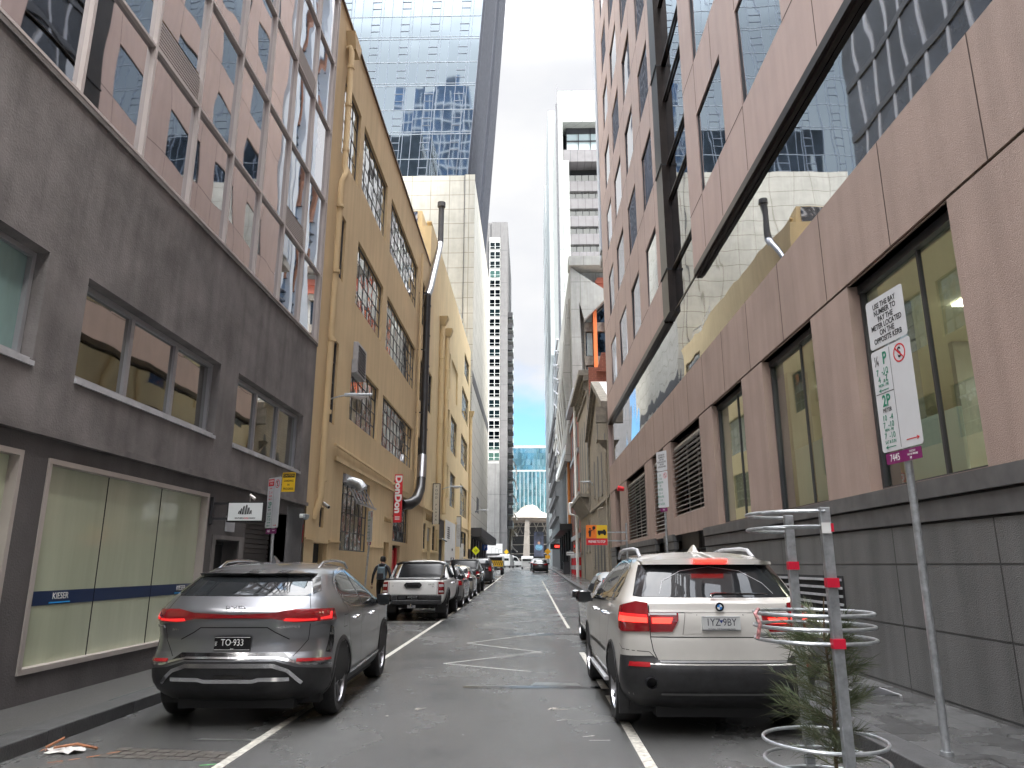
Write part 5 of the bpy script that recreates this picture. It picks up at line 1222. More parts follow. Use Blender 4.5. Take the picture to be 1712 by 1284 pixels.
# ---- silver-grey SUV in front of the frosted shop window
def suv_grey():
    L = 4.775; t = thing('parked_suv', 'dark silver SUV with a full width red light bar parked by the frosted shop window', 'car', (-3.03, 7.72, 0), 'cars parked along the left kerb', rz=R(1.6), local=True)
    mp = carpaint('dark silver paint', (.23, .235, .25), metal=.75, rough=.3, dirt=.2)
    sf = Surf([(.22, .34, L-.35, .80), (.33, .14, L-.2, .90), (.42, .05, L-.08, .935), (.52, .01, L-.02, .945), (.62, .0, L, .945), (.70, .035, L, .942), (.74, .06, L, .938), (.86, .085, L-.01, .938), (.98, .055, L-.05, .945), (1.05, .035, L-.2, .942),
               (1.12, .035, L-.65, .925), (1.17, .065, L-1.05, .905), (1.24, .13, L-1.22, .87), (1.30, .20, L-1.36, .83), (1.40, .37, L-1.6, .765), (1.50, .57, L-1.88, .70), (1.56, .72, L-2.1, .645), (1.60, .95, L-2.35, .57), (1.62, 1.15, L-2.6, .50)], Rr=.5, Rf=.9, nr=2.9, dome=.025)
    b = sf.mesh().build('body', mp, t); W_ = [(.95, .37), (3.715, .37)]; cut_arches(b, W_, .415, .66, .945)
    arch_trim(t, sf, W_, .415, m_trim, .05)
    # lower cladding
    for mode in ('S', 'L'): patch('sill_cladding', [(1.38, .26), (3.28, .26), (3.28, .40), (1.38, .36)], sf, mode, .012, m_trim, t); line_strip('sill_strip', [[(1.38, .385), (3.27, .425)]], .03, sf, mode, .02, m_chrome, t)
    for mode in ('S', 'L'):
        patch('side_window', [(1.02, 1.23), (1.0, 1.30), (1.12, 1.42), (1.40, 1.49), (1.88, 1.535), (1.93, 1.13), (1.40, 1.145), (1.15, 1.17)], sf, mode, .004, m_cglass2, t)
        patch('side_window', [(2.0, 1.125), (1.95, 1.54), (2.25, 1.55), (2.65, 1.50), (3.0, 1.34), (3.25, 1.16), (2.9, 1.10)], sf, mode, .004, m_cglass2, t)
        line_strip('chrome_line', [[(3.3, 1.13), (2.6, 1.085), (1.9, 1.10), (1.3, 1.125), (1.0, 1.20), (.95, 1.30), (1.06, 1.42), (1.38, 1.515), (1.9, 1.565), (2.3, 1.575), (2.75, 1.52)]], .022, sf, mode, .007, m_chrome, t)
        line_strip('shut_line', [[(1.98, 1.1), (1.96, .7), (2.0, .42)], [(3.22, 1.05), (3.2, .6), (3.15, .43)], [(1.12, 1.15), (1.22, .95), (1.38, .7), (1.45, .45)]], .007, sf, mode, .001, m_gap, t)
        handle(t, sf, mode, 1.42, .985, m_chrome); handle(t, sf, mode, 2.45, .97, m_chrome)
        line_strip('fuel_flap', [[(.95, .92), (1.12, .92), (1.12, 1.05), (.95, 1.05), (.95, .92)]] if mode == 'S' else [[(3.6, .9), (3.7, .9)]], .006, sf, mode, .001, m_gap, t)
    # rear glass, spoiler
    patch('rear_window', [(-.70, 1.285), (.70, 1.285), (.66, 1.38), (.60, 1.465), (.2, 1.49), (-.2, 1.49), (-.60, 1.465), (-.66, 1.38)], sf, 'R', .005, m_cglass, t)
    for sg in (-1, 1): patch('quarter_trim', [(sg*.71, 1.30), (sg*.76, 1.33), (sg*.68, 1.47), (sg*.615, 1.465)], sf, 'R', .008, m_gloss, t)
    mb = MB(); N = 16
    for i in range(N):
        x0, x1 = -.64+1.28*i/N, -.64+1.28*(i+1)/N; e = lambda x: .18*(abs(x)/.64)**3
        mb.hexa([(x, y, z) for z, ya, yb in ((1.485, .5, .60), (1.525, .46, .9)) for x, y in ((x0, ya+e(x0)), (x1, ya+e(x1)), (x0, yb), (x1, yb))][:0] or
                [(x0, .50+e(x0), 1.487), (x1, .50+e(x1), 1.487), (x0, .66+e(x0), 1.50), (x1, .66+e(x1), 1.50), (x0, .455+e(x0), 1.515), (x1, .455+e(x1), 1.515), (x0, .98, 1.603-.1*(abs(x0)/.64)**3), (x1, .98, 1.603-.1*(abs(x1)/.64)**3)])
    mb.build('roof_spoiler', mp, t, smooth=True, ang=25)
    # light bar
    ub = sf.uofy(.55, 1.1)
    lamp = [(-ub, 1.035), (-ub+.06, 1.145), (-.60, 1.155), (-.42, 1.125), (0, 1.105), (.42, 1.125), (.60, 1.155), (ub-.06, 1.145), (ub, 1.035), (.60, 1.03), (.40, 1.065), (0, 1.07), (-.40, 1.065), (-.60, 1.03)]
    lb = patch('light_bar', lamp, sf, 'U', .012, m_lens, t)
    for sg in (-1, 1):
        patch('lit_strip', [(sg*.50, 1.045), (sg*.52, 1.07), (sg*.70, 1.062), (sg*.84, 1.062), (sg*.84, 1.044), (sg*.6, 1.04)], sf, 'U', .018, m_glow, lb)
        patch('lit_strip', [(sg*.88, 1.05), (sg*.88, 1.07), (sg*1.02, 1.08), (sg*1.05, 1.12), (sg*1.07, 1.12), (sg*1.05, 1.05)], sf, 'U', .018, m_glow, lb)
    patch('centre_strip', [(-.4, 1.083), (-.4, 1.095), (0, 1.088), (.4, 1.095), (.4, 1.083), (0, 1.078)], sf, 'U', .016, m_refl, lb)
    line_strip('tailgate_line', [[(-.72, 1.28), (-.76, 1.17), (-.77, 1.0), (-.75, .85), (-.62, .70)], [(.72, 1.28), (.76, 1.17), (.77, 1.0), (.75, .85), (.62, .70)]], .007, sf, 'U', .0015, m_gap, t)
    patch('lower_gate_trim', [(-.62, .66), (-.52, .735), (.52, .735), (.62, .66), (.50, .668), (-.50, .668)], sf, 'U', .006, m_gloss, t)
    patch('rear_bumper_cladding', [(-1.15, .26), (-1.15, .55), (-.66, .6), (-.46, .655), (.46, .655), (.66, .6), (1.15, .55), (1.15, .26)], sf, 'U', .008, m_trim, t)
    def band(nm, pts, m, off): return line_strip(nm, [pts], .036, sf, 'U', off, m, t)
    band('skid_trim', [(-.72, .45), (-.58, .57), (-.44, .615), (.44, .615), (.58, .57), (.72, .45)], m_chrome, .022)
    band('skid_trim', [(-.6, .49), (-.3, .49), (-.25, .475), (.25, .475), (.3, .49), (.6, .49)], m_chrome, .02)
    line_strip('painted_lip', [[(-1.1, .60), (-.72, .625), (-.6, .655), (-.45, .685), (.45, .685), (.6, .655), (.72, .625), (1.1, .60)]], .02, sf, 'U', .012, m_chrome, t)
    patch('fog_grille', [(-.17, .485), (-.14, .53), (.14, .53), (.17, .485)], sf, 'U', .012, m_gloss, t)
    for sg in (-1, 1):
        patch('reflector', [(sg*.66, .645), (sg*.66, .675), (sg*1.10, .66), (sg*1.12, .635)], sf, 'U', .014, m_refl, t)
        patch('side_vent', [(sg*.98, .72), (sg*1.05, .98), (sg*1.13, .95), (sg*1.15, .8), (sg*1.1, .70)], sf, 'U', .006, m_gloss, t)
        patch('bumper_crease', [(sg*.78, .97), (sg*.8, .99), (sg*1.0, .995), (sg*1.04, .975)], sf, 'U', .01, mp, t)
    # recess round the plate
    line_strip('plate_recess', [[(-.42, .93), (-.34, .98), (.34, .98), (.42, .93), (.56, .86)], [(-.42, .93), (-.56, .86)]], .01, sf, 'U', .003, m_gap, t)
    plate(t, sf, 0, .825, 'TO·933', m_white, m_gloss, y=.055, sub='BYD'); text('VIC', .03, m_white, t, (-.165, .0465, .825), (0, 0, 1), (-1, 0, 0))
    text('BYD', .075, m_chrome, t, (0, sf.P('R', 0, 1.165, .004).y, 1.165), (1, 0, 0), (0, -.3, 1), ext=.004, sx=1.5, name='badge')
    text('SEALION 6', .034, m_chrome, t, (.55, sf.P('R', .55, .985, .006).y, .985), (1, .12, 0), (0, 0, 1), ext=.003, sx=1.5, name='badge')
    text('DM-i', .024, m_chrome, t, (-.62, sf.P('R', -.62, .955, .006).y, .955), (1, -.15, 0), (0, 0, 1), ext=.003, sx=1.4, name='badge')
    mb = MB(); mb.tube([(0, .33, 1.30), (.3, .36, 1.315)], [.016, .008], 8); mb.build('wiper', m_gloss, t, smooth=True)
    for sg in (-1, 1):
        roofrail(t, sg*.58, (1.0, 1.25, 1.6, 2.0, 2.4, 2.6), (1.55, 1.635, 1.655, 1.655, 1.63, 1.56), m_chrome, .017); mirror(t, sg*1.03, 3.05, 1.13, m_gloss, sg)
    mb = MB(); mb.hexa([(x, y, z) for z, w, y0, y1 in ((1.62, .03, 1.2, 1.42), (1.71, .004, 1.19, 1.22)) for y in (y0, y1) for x in (-w, w)]); mb.build('roof_antenna', mp, t)
    fourwheels(t, .945, (.95, 3.715), .37, .235, spokes=5, rim=m_rim, style='double'); underside(t, L, .945)
    return t
suv_grey()
# ---- white SUV with its brake lights on
def suv_white():
    L = 4.857; t = thing('braking_suv', 'white SUV with lit red brake lights in the right-hand bay behind the tree guard', 'car', (1.85, 7.38, 0), 'cars along the right kerb', rz=R(.6), local=True)
    mp = carpaint('dirty white paint', (.62, .60, .565), metal=.15, rough=.32, dirt=.5)
    sf = Surf([(.24, .32, L-.35, .82), (.33, .16, L-.18, .90), (.42, .06, L-.06, .945), (.52, .01, L-.01, .962), (.62, .0, L, .966), (.68, .01, L, .966), (.715, .04, L, .964), (.90, .055, L-.02, .962), (.93, .06, L-.03, .962), (1.05, .065, L-.12, .955), (1.13, .08, L-.5, .945),
               (1.18, .10, L-.95, .935), (1.235, .11, L-1.1, .92), (1.29, .17, L-1.25, .895), (1.40, .26, L-1.5, .84), (1.52, .37, L-1.8, .775), (1.62, .47, L-2.1, .71), (1.68, .60, L-2.35, .64), (1.715, .78, L-2.6, .57)], Rr=.38, Rf=.8, nr=3.3, dome=.03)
    b = sf.mesh().build('body', mp, t); W_ = [(1.0, .37), (3.933, .37)]; cut_arches(b, W_, .425, .66, .967)
    arch_trim(t, sf, W_, .425, m_trim, .03)
    for mode in ('S', 'L'):
        patch('side_window', [(.80, 1.27), (.77, 1.42), (.86, 1.54), (1.10, 1.61), (1.22, 1.62), (1.10, 1.25)], sf, mode, .005, m_cglass2, t)
        patch('side_window', [(1.15, 1.25), (1.27, 1.625), (1.85, 1.655), (2.1, 1.655), (2.1, 1.21)], sf, mode, .005, m_cglass2, t)
        patch('side_window', [(2.17, 1.21), (2.17, 1.655), (2.5, 1.63), (2.85, 1.53), (3.2, 1.34), (3.45, 1.18)], sf, mode, .005, m_cglass2, t)
        line_strip('window_trim', [[(3.5, 1.165), (2.14, 1.195), (.9, 1.245), (.775, 1.30), (.745, 1.42), (.84, 1.565), (1.1, 1.64), (1.9, 1.68), (2.5, 1.655), (2.95, 1.52), (3.5, 1.165)]], .022, sf, mode, .006, m_gloss, t)
        line_strip('shut_line', [[(2.13, 1.19), (2.1, .8), (2.12, .45)], [(3.38, 1.15), (3.33, .7), (3.28, .45)], [(1.05, 1.24), (1.2, .98), (1.42, .75), (1.5, .45)]], .008, sf, mode, .001, m_gap, t)
        handle(t, sf, mode, 1.42, 1.06, m_chrome, .22); handle(t, sf, mode, 2.5, 1.045, m_chrome, .22)
        patch('sill_cladding', [(1.42, .27), (3.5, .27), (3.5, .40), (1.42, .40)], sf, mode, .01, m_trim, t); line_strip('door_moulding', [[(1.5, .66), (3.3, .66)]], .03, sf, mode, .01, m_trim, t)
    for sg in (-1, 1):
        mb = MB(); mb.box(*(sorted((sg*.80, sg*.99))), 1.5, 3.35, .33, .37); mb.build('running_board', m_sill, t, bev=.008)
        mb = MB(); mb.box(*(sorted((sg*.72, sg*.95))), .53, .56, .16, .45); mb.build('mud_flap', m_trim, t)
    patch('rear_window', [(-.73, 1.29), (.73, 1.29), (.68, 1.46), (.62, 1.60), (.2, 1.615), (-.2, 1.615), (-.62, 1.60), (-.68, 1.46)], sf, 'R', .005, m_cglass, t)
    for sg in (-1, 1): patch('quarter_trim', [(sg*.735, 1.29), (sg*.83, 1.30), (sg*.745, 1.60), (sg*.625, 1.60)], sf, 'U', .006, m_gloss, t)
    mb = MB(); N = 16; e = lambda x: .14*(abs(x)/.68)**3
    for i in range(N):
        x0, x1 = -.67+1.34*i/N, -.67+1.34*(i+1)/N; dz = lambda x: -.05*(abs(x)/.67)**3
        mb.hexa([(x0, .35+e(x0), 1.608), (x1, .35+e(x1), 1.608), (x0, .60, 1.615), (x1, .60, 1.615), (x0, .36+e(x0), 1.672+dz(x0)*.7), (x1, .36+e(x1), 1.672+dz(x1)*.7), (x0, .92, 1.742+dz(x0)*1.6), (x1, .92, 1.742+dz(x1)*1.6)])
    mb.build('roof_spoiler', mp, t, smooth=True, ang=25)
    mb = MB(); mb.box(-.17, .17, .30, .36, 1.628, 1.66)
    hb = mb.build('high_brake_light', m_lit, t, bev=.006)
    # tail lights, part on the corner and part on the tailgate
    for sg in (-1, 1):
        us = sf.uofy(.42, 1.1)
        o = patch('tail_light', [(sg*.685, .975), (sg*.685, 1.235), (sg*.80, 1.245), (sg*(us-.05), 1.20), (sg*us, 1.10), (sg*(us-.03), .99), (sg*(us-.12), .965)], sf, 'U', .016, m_lens, t)
        q = patch('lit_lamp', [(sg*.70, 1.055), (sg*.70, 1.10), (sg*(us-.06), 1.115), (sg*(us-.05), 1.06)], sf, 'U', .0195, m_lit, o); q = patch('lamp_bar', [(sg*.70, 1.105), (sg*.70, 1.125), (sg*(us-.06), 1.14), (sg*(us-.06), 1.12)], sf, 'U', .0195, m_glow, o)
        o = patch('tailgate_light', [(sg*.675, .97), (sg*.675, 1.145), (sg*.40, 1.145), (sg*.405, 1.08), (sg*.47, .975)], sf, 'U', .014, m_lens, t)
        patch('lit_lamp', [(sg*.655, 1.05), (sg*.655, 1.10), (sg*.46, 1.10), (sg*.48, 1.05)], sf, 'U', .0175, m_lit, o)
        patch('clear_strip', [(sg*.67, 1.125), (sg*.67, 1.143), (sg*.42, 1.143), (sg*.42, 1.125)], sf, 'U', .0165, m_clearlens, o)
        patch('reflector', [(sg*.70, .655), (sg*.70, .69), (sg*.90, .69), (sg*.92, .655)], sf, 'U', .016, m_refl, t)
        mb = MB(); mb.tube([(sg*.70, -.02, .52), (sg*.70, .3, .52)], .05, 16, cap=False); mb.tube([(sg*.70, .1, .52), (sg*.70, .12, .52)], .048, 12, 1); mb.build('exhaust', [m_rimd, m_gap], t, smooth=True)
    line_strip('tailgate_line', [[(-.68, 1.27), (-.68, .92), (-.66, .80), (-.62, .715)], [(.68, 1.27), (.68, .92), (.66, .80), (.62, .715)], [(-.68, .925), (.68, .925)], [(-.67, 1.15), (-.30, 1.15), (-.22, 1.13)], [(.67, 1.15), (.30, 1.15), (.22, 1.13)]], .009, sf, 'U', .0015, m_gap, t)
    line_strip('bumper_line', [[(-1.12, .84), (-1.02, .80), (-.70, .79), (-.62, .715), (.62, .715), (.70, .79), (1.02, .80), (1.12, .84)]], .006, sf, 'U', .0015, m_gap, t)
    patch('bumper_lower', [(-1.2, .26), (-1.2, .58), (-1.08, .74), (-.66, .755), (-.60, .705), (.60, .705), (.66, .755), (1.08, .74), (1.2, .58), (1.2, .26)], sf, 'U', .006, m_trim, t)
    line_strip('bumper_lip', [[(-.60, .42), (.60, .42)], [(-.60, .70), (.60, .70)]], .02, sf, 'U', .014, mat('dull trim', (.12, .12, .12), .4), t)
    patch('plate_recess', [(-.36, .955), (-.33, 1.145), (.33, 1.145), (.36, .955)], sf, 'U', .002, mp, t); line_strip('recess_edge', [[(-.37, .95), (-.335, 1.15), (.335, 1.15), (.37, .95)]], .008, sf, 'U', .004, mat('shadow gap paint', (.25, .24, .22), .5), t)
    m_pb = mat('plate black', (.03, .03, .05), .4, var=0); m_pw = mat('plate white', (.55, .56, .56), .4, var=.05)
    plate(t, sf, 0, 1.055, '1YZ 9BY', m_pb, m_pw, y=.045, sub='VICTORIA - THE EDUCATION STATE', size=.088)
    mb = MB(); mb.prism([(-.02, 1.085), (.02, 1.085), (0, 1.055)], lambda a, b, d: (a, .0365+d, b), 0, .001); mb.build('plate_emblem', mat('plate blue', (.02, .04, .2), .4, var=0), t)
    # round badge: black ring, blue and white quarters
    yb = .075; zb = 1.205
    mb = MB(); mb.lathe([(.001, .0), (.041, .0), (.041, .012), (.001, .012)], lambda a, b, h: (a, yb-h, zb+b), 28); bo = mb.build('round_badge', m_gloss, t, smooth=True)
    mb = MB()
    for q in range(4):
        pl = [(0, 0)]+[(.025*math.cos(math.pi/2*(q+k/6)), .025*math.sin(math.pi/2*(q+k/6))) for k in range(7)]
        mb.prism(pl, lambda a, b, d: (a, yb-.0125-d, zb+b), 0, .001, q % 2)
    mb.build('badge_quarters', [m_white, mat('badge blue', (.02, .2, .6), .3, var=0)], bo)
    mb = MB(); mb.lathe([(.039, .012), (.039, .014), (.043, .014), (.043, .0)], lambda a, b, h: (a, yb-h, zb+b), 28); mb.build('badge_rim', m_chrome, bo)
    mb = MB(); mb.tube([(-.06, .14, 1.31), (-.02, .145, 1.325), (.5, .155, 1.325)], [.02, .014, .008], 8); mb.build('wiper', m_gloss, t, smooth=True)
    for sg in (-1, 1):
        roofrail(t, sg*.62, (.90, 1.1, 1.4, 2.2, 2.55, 2.7), (1.68, 1.765, 1.785, 1.785, 1.755, 1.69), m_sill, .02); mirror(t, sg*1.06, 3.2, 1.18, m_gloss, sg)
    mb = MB(); mb.hexa([(x, y, z) for z, w, y0, y1 in ((1.735, .035, .95, 1.25), (1.82, .006, 1.0, 1.06)) for y in (y0, y1) for x in (-w, w)]); mb.build('roof_antenna', mp, t)
    mb = MB(); n_ = 24
    line_strip('wiper_arc', [[(-.55, 1.32), (-.5, 1.44), (-.3, 1.54), (0, 1.58), (.3, 1.54), (.5, 1.42), (.58, 1.32)]], .004, sf, 'R', .008, m_sill, t)
    fourwheels(t, .967, (1.0, 3.933), .37, .26, spokes=5, rim=m_rim, style='double', turn=.3); underside(t, L, .967)
suv_white()
# ---- utes
def ute(label, loc, col, group, detail=True, rz=0, L=5.3, hw=.925, dark=False):
    t = thing('parked_ute', label, 'ute', loc, group, rz=rz, local=True)
    mp = carpaint('ute paint '+label[:5], col, metal=.1 if not dark else .4, rough=.35, dirt=.35)
    sf = Surf([(.50, .12, L-.15, .84), (.58, .06, L-.06, .89), (.70, .03, L-.02, .92), (.80, .02, L, .925), (.95, .02, L-.02, .925), (1.08, .025, L-.12, .92), (1.13, .03, L-.5, .91), (1.17, .05, L-1.0, .89)], Rr=.14, Rf=.7, nr=3.5, dome=.0, levels=20, taper=.02)
    b = sf.mesh().build('body', mp, t); W_ = [(1.15, .40), (4.2, .40)]; cut_arches(b, W_, .48, .55, .93)
    arch_trim(t, sf, W_, .48, m_trim, .07, .04, -5, 185)
    sc = Surf([(1.12, 1.72, L-1.1, .90), (1.2, 1.76, L-1.25, .875), (1.4, 1.88, L-1.6, .80), (1.6, 2.02, L-1.95, .73), (1.68, 2.12, L-2.1, .68), (1.73, 2.25, L-2.3, .60)], Rr=.22, Rf=.4, nr=3.5, dome=.045, levels=22, taper=.0)
    sc.mesh().build('cab', mp, t, smooth=True)
    patch('rear_window', [(-.76, 1.21), (.76, 1.21), (.68, 1.66), (-.68, 1.66)], sc, 'R', .006, m_tint, t)
    for mode in ('S', 'L'):
        patch('side_window', [(2.05, 1.22), (2.15, 1.60), (2.7, 1.64), (2.78, 1.2)], sc, mode, .006, m_cglass, t); patch('side_window', [(2.85, 1.2), (2.8, 1.64), (3.1, 1.62), (3.75, 1.24)], sc, mode, .006, m_cglass, t)
        handle(t, sf, mode, 2.25, 1.04, m_chrome); handle(t, sf, mode, 3.2, 1.04, m_chrome); line_strip('shut_line', [[(1.85, 1.15), (1.85, .6)], [(2.8, 1.15), (2.8, .6)], [(3.75, 1.12), (3.7, .6)]], .009, sf, mode, .002, m_gap, t)
    mb = MB(); mb.box(-.80, .80, .06, 1.7, 1.172, 1.195); mb.box(-.84, -.8, .06, 1.7, 1.172, 1.215); mb.box(.8, .84, .06, 1.7, 1.172, 1.215); mb.build('tray_cover', m_trim, t)
    # sports bar behind the cab
    mb = MB()
    for sg in (-1, 1): mb.hexa([(sg*x, y, z) for x in (.74, .80) for y, z in ((.55, 1.2), (1.0, 1.2), (1.55, 1.62), (1.75, 1.66))])
    mb.tube([(-.78, 1.6, 1.63), (-.6, 1.6, 1.68), (.6, 1.6, 1.68), (.78, 1.6, 1.63)], .04, 8); mb.build('sports_bar', m_gloss if not dark else m_trim, t)
    mb = MB(); mb.box(-.86, .86, -.14, .10, .48, .60); mb.box(-.86, -.45, -.12, .08, .60, .74); mb.box(.45, .86, -.12, .08, .60, .74); mb.box(-.45, .45, -.04, .08, .60, .74); mb.build('rear_bumper', m_trim, t, bev=.02)
    if detail:
        line_strip('tailgate_line', [[(-.72, 1.15), (-.72, .745), (.72, .745), (.72, 1.15)]], .012, sf, 'R', .002, m_gap, t)
        mb = MB(); pl = [(-.27, 1.03), (-.2, 1.10), (.2, 1.10), (.27, 1.03), (.2, .93), (-.2, .93)]; mb.prism(pl, lambda a, b, d: (a, -.0+d, b), -.012, .04); ho = mb.build('tailgate_handle', m_trim, t)
        mb = MB(); mb.box(-.17, .17, -.016, -.012, .97, 1.04); mb.build('handle_recess', m_gap, ho)
        text('HILUX', .055, m_gloss, t, (.55, .005, 1.05), (1, 0, 0), (0, 0, 1), ext=.004, sx=1.2, name='badge'); text('SR5', .04, m_gloss, t, (.60, .005, .98), (1, 0, 0), (0, 0, 1), ext=.004, name='badge'); text('4x4', .035, m_gloss, t, (-.60, .005, 1.0), (1, 0, 0), (0, 0, 1), ext=.004, name='badge')
        plate(t, sf, 0, .67, 'ATQ 617', m_sill, m_gloss, y=-.05)
        mb = MB(); mb.tube([(0, -.2, .42), (0, 0, .42)], .03, 8); mb.tube([(0, -.22, .42), (0, -.22, .50)], .025, 8); mb.box(-.12, .12, -.16, 0, .38, .46); mb.build('tow_bar', m_chrome, t)
        mb = MB(); mb.tube([(.88, 3.7, 1.15), (.92, 3.4, 1.3), (.86, 3.05, 1.62), (.84, 3.0, 1.76), (.84, 3.1, 1.82)], [.05, .05, .045, .05, .06], 8); mb.build('snorkel', m_trim, t, smooth=True)
    for sg in (-1, 1):
        o = patch('tail_light', [(sg*.75, .76), (sg*.75, 1.12), (sg*.95, 1.10), (sg*1.0, .95), (sg*.97, .77)], sf, 'U', .014, m_lens, t)
        patch('clear_lens', [(sg*.77, .98), (sg*.77, 1.05), (sg*.9, 1.05), (sg*.92, .98)], sf, 'U', .018, m_clearlens if detail else m_refl, o); patch('clear_lens', [(sg*.77, .82), (sg*.77, .87), (sg*.9, .87), (sg*.92, .82)], sf, 'U', .018, m_clearlens if detail else m_refl, o)
        mirror(t, sg*1.08, 3.65, 1.2, m_gloss, sg)
        mb = MB(); mb.box(*(sorted((sg*.6, sg*.9))), .72, .75, .2, .55); mb.build('mud_flap', m_trim, t)
    fourwheels(t, .93, (1.15, 4.2), .40, .27, spokes=6, rim=m_rimd, style='single'); underside(t, L, .8, .42)
    return t
def car(name, label, cat, loc, col, group, keys, L, hw, wr=.32, wy=(.85, 3.45), glass=None, side=None, lamps='mid', rz=0, metal=.5, dome=.03, rails=False, Rr=.4, spare=False, platetxt=None):
    t = thing(name, label, cat, loc, group, rz=rz, local=True)
    mp = carpaint('paint '+label[:8], col, metal=metal, rough=.32, dirt=.25)
    sf = Surf(keys, Rr=Rr, Rf=.8, nr=3, dome=dome, levels=34); b = sf.mesh().build('body', mp, t)
    W_ = [(wy[0], wr), (wy[1], wr)]; cut_arches(b, W_, wr+.045, hw-.28, hw)
    patch('rear_window', glass, sf, 'R', .005, m_cglass, t)
    for mode in ('S', 'L'):
        for pl in side: patch('side_window', pl, sf, mode, .005, m_cglass2, t)
        zb = min(p[1] for p in side[0])-.1; line_strip('shut_line', [[(wy[0]+1.1, zb+.05), (wy[0]+1.1, .4)], [(wy[1]-.55, zb+.05), (wy[1]-.6, .4)]], .008, sf, mode, .002, m_gap, t)
        handle(t, sf, mode, wy[0]+.55, zb, mp); handle(t, sf, mode, wy[0]+1.6, zb, mp); patch('sill_cladding', [(wy[0]+wr+.1, .24), (wy[1]-wr-.1, .24), (wy[1]-wr-.1, .34), (wy[0]+wr+.1, .34)], sf, mode, .01, m_trim, t)
    z0, z1, x0 = dict(mid=(.86, 1.08, .42), high=(.85, 1.25, .62), wide=(.82, 1.0, .35))[lamps]
    for sg in (-1, 1):
        us = sf.uofy(.42, (z0+z1)/2); o = patch('tail_light', [(sg*x0, z0+.06), (sg*(x0+.03), z1-.04), (sg*(us-.1), z1), (sg*us, z1-.03), (sg*(us-.1), z0), (sg*(x0+.1), z0)], sf, 'U', .012, m_lens, t)
        patch('lamp_bar', [(sg*(x0+.06), z0+.07), (sg*(x0+.06), z1-.08), (sg*(us-.12), z1-.07), (sg*(us-.14), z0+.06)], sf, 'U', .015, m_refl, o); mirror(t, sg*(hw+.1), wy[1]-.75, 1.0 if hw < .92 else 1.12, mp if metal < 2 else m_gloss, sg)
    patch('rear_bumper', [(-hw*.95, .26), (-hw*.95, .44), (hw*.95, .44), (hw*.95, .26)], sf, 'R', .006, m_trim, t)
    line_strip('tailgate_line', [[(-hw*.78, 1.0), (-hw*.74, .6), (hw*.74, .6), (hw*.78, 1.0)]], .009, sf, 'R', .002, m_gap, t)
    plate(t, sf, 0, .76 if not spare else .66, platetxt or 'BFK 402', m_gap, m_sill)
    if rails:
        for sg in (-1, 1): roofrail(t, sg*hw*.62, (1.0, 1.1, 2.0, 2.6, 2.7), (sf.z1-.02, sf.z1+.05, sf.z1+.06, sf.z1+.04, sf.z1-.02), m_sill, .016)
    if spare:
        mb = MB(); mb.lathe([(.001, .16), (.3, .16), (.36, .12), (.36, .0)], lambda a, b_, h: (a, -h+.03, .95+b_), 24); mb.build('spare_wheel', m_tyre, t, smooth=True)
    fourwheels(t, hw, wy, wr, .215, spokes=5, style='single'); underside(t, L, hw, .2); return t
def hatch(L, H, hw, tail=.1):
    return [(.2, .25, L-.3, hw-.12), (.3, .1, L-.12, hw-.04), (.42, .02, L-.03, hw-.005), (.55, 0, L, hw), (.72, .03, L-.02, hw), (.88, .06, L-.15, hw-.01), (.96, .08, L-.6, hw-.03), (1.02, .12, L-.95, hw-.05),
            (H-.4, .22+tail*.5, L-1.25, hw-.10), (H-.22, .36+tail, L-1.6, hw-.18), (H-.10, .5+tail*1.4, L-1.9, hw-.25), (H-.05, .65+tail*1.4, L-2.15, hw-.31), (H-.03, .85+tail, L-2.35, hw-.36)]
def hglass(H, hw): return [(-hw+.18, H-.45), (hw-.18, H-.45), (hw-.30, H-.14), (-hw+.30, H-.14)]
def hside(L, H): return [[(.75, H-.40), (.85, H-.2), (1.3, H-.12), (2.0, H-.1), (2.0, H-.46)], [(2.06, H-.46), (2.06, H-.1), (2.45, H-.14), (3.15, H-.45)]]
ute('white ute with black tow bar and snorkel parked just past the grey SUV', (-3.47, 22.4, 0), (.86, .86, .85), 'cars parked along the left kerb')
car('parked_wagon', 'silver grey wagon tucked behind the white ute', 'car', (-3.42, 28.2, g(29)), (.22, .225, .24), 'cars parked along the left kerb', hatch(4.45, 1.56, .90, .2), 4.45, .90, wy=(.85, 3.5), glass=hglass(1.56, .90), side=hside(4.45, 1.56), rails=True, lamps='wide')
car('parked_hatchback', 'pale champagne hatchback with bright red tail lights, third behind the white ute', 'car', (-3.45, 33.7, g(35)), (.48, .45, .38), 'cars parked along the left kerb', hatch(4.1, 1.50, .88, .12), 4.1, .88, wy=(.72, 3.3), glass=hglass(1.5, .88), side=hside(4.1, 1.5), lamps='high')
ute('black ute with covered tray parked behind the champagne hatchback', (-3.5, 38.6, g(40)+.02), (.025, .025, .028), 'cars parked along the left kerb', detail=False, dark=True)
car('parked_four_wheel_drive', 'charcoal boxy four wheel drive parked between the black ute and the tipper truck', 'car', (-3.55, 53.2, g(55)), (.045, .047, .05), 'cars parked along the left kerb', hatch(4.7, 1.80, .93, -.02), 4.7, .93, wr=.38, wy=(.95, 3.8), glass=[(-.68, 1.28), (.68, 1.28), (.6, 1.64), (-.6, 1.64)], side=[[(.6, 1.25), (.66, 1.62), (1.9, 1.68), (1.95, 1.22)], [(2.02, 1.22), (2.0, 1.68), (2.5, 1.64), (3.15, 1.22)]], lamps='high', rails=True, spare=True)
car('silver_sedan', 'silver car standing just ahead of the white SUV', 'car', (2.0, 13.5, 0), (.42, .43, .45), 'cars along the right kerb', hatch(4.5, 1.50, .90, .3), 4.5, .90, wy=(.9, 3.55), glass=hglass(1.5, .90), side=hside(4.5, 1.5), lamps='wide')
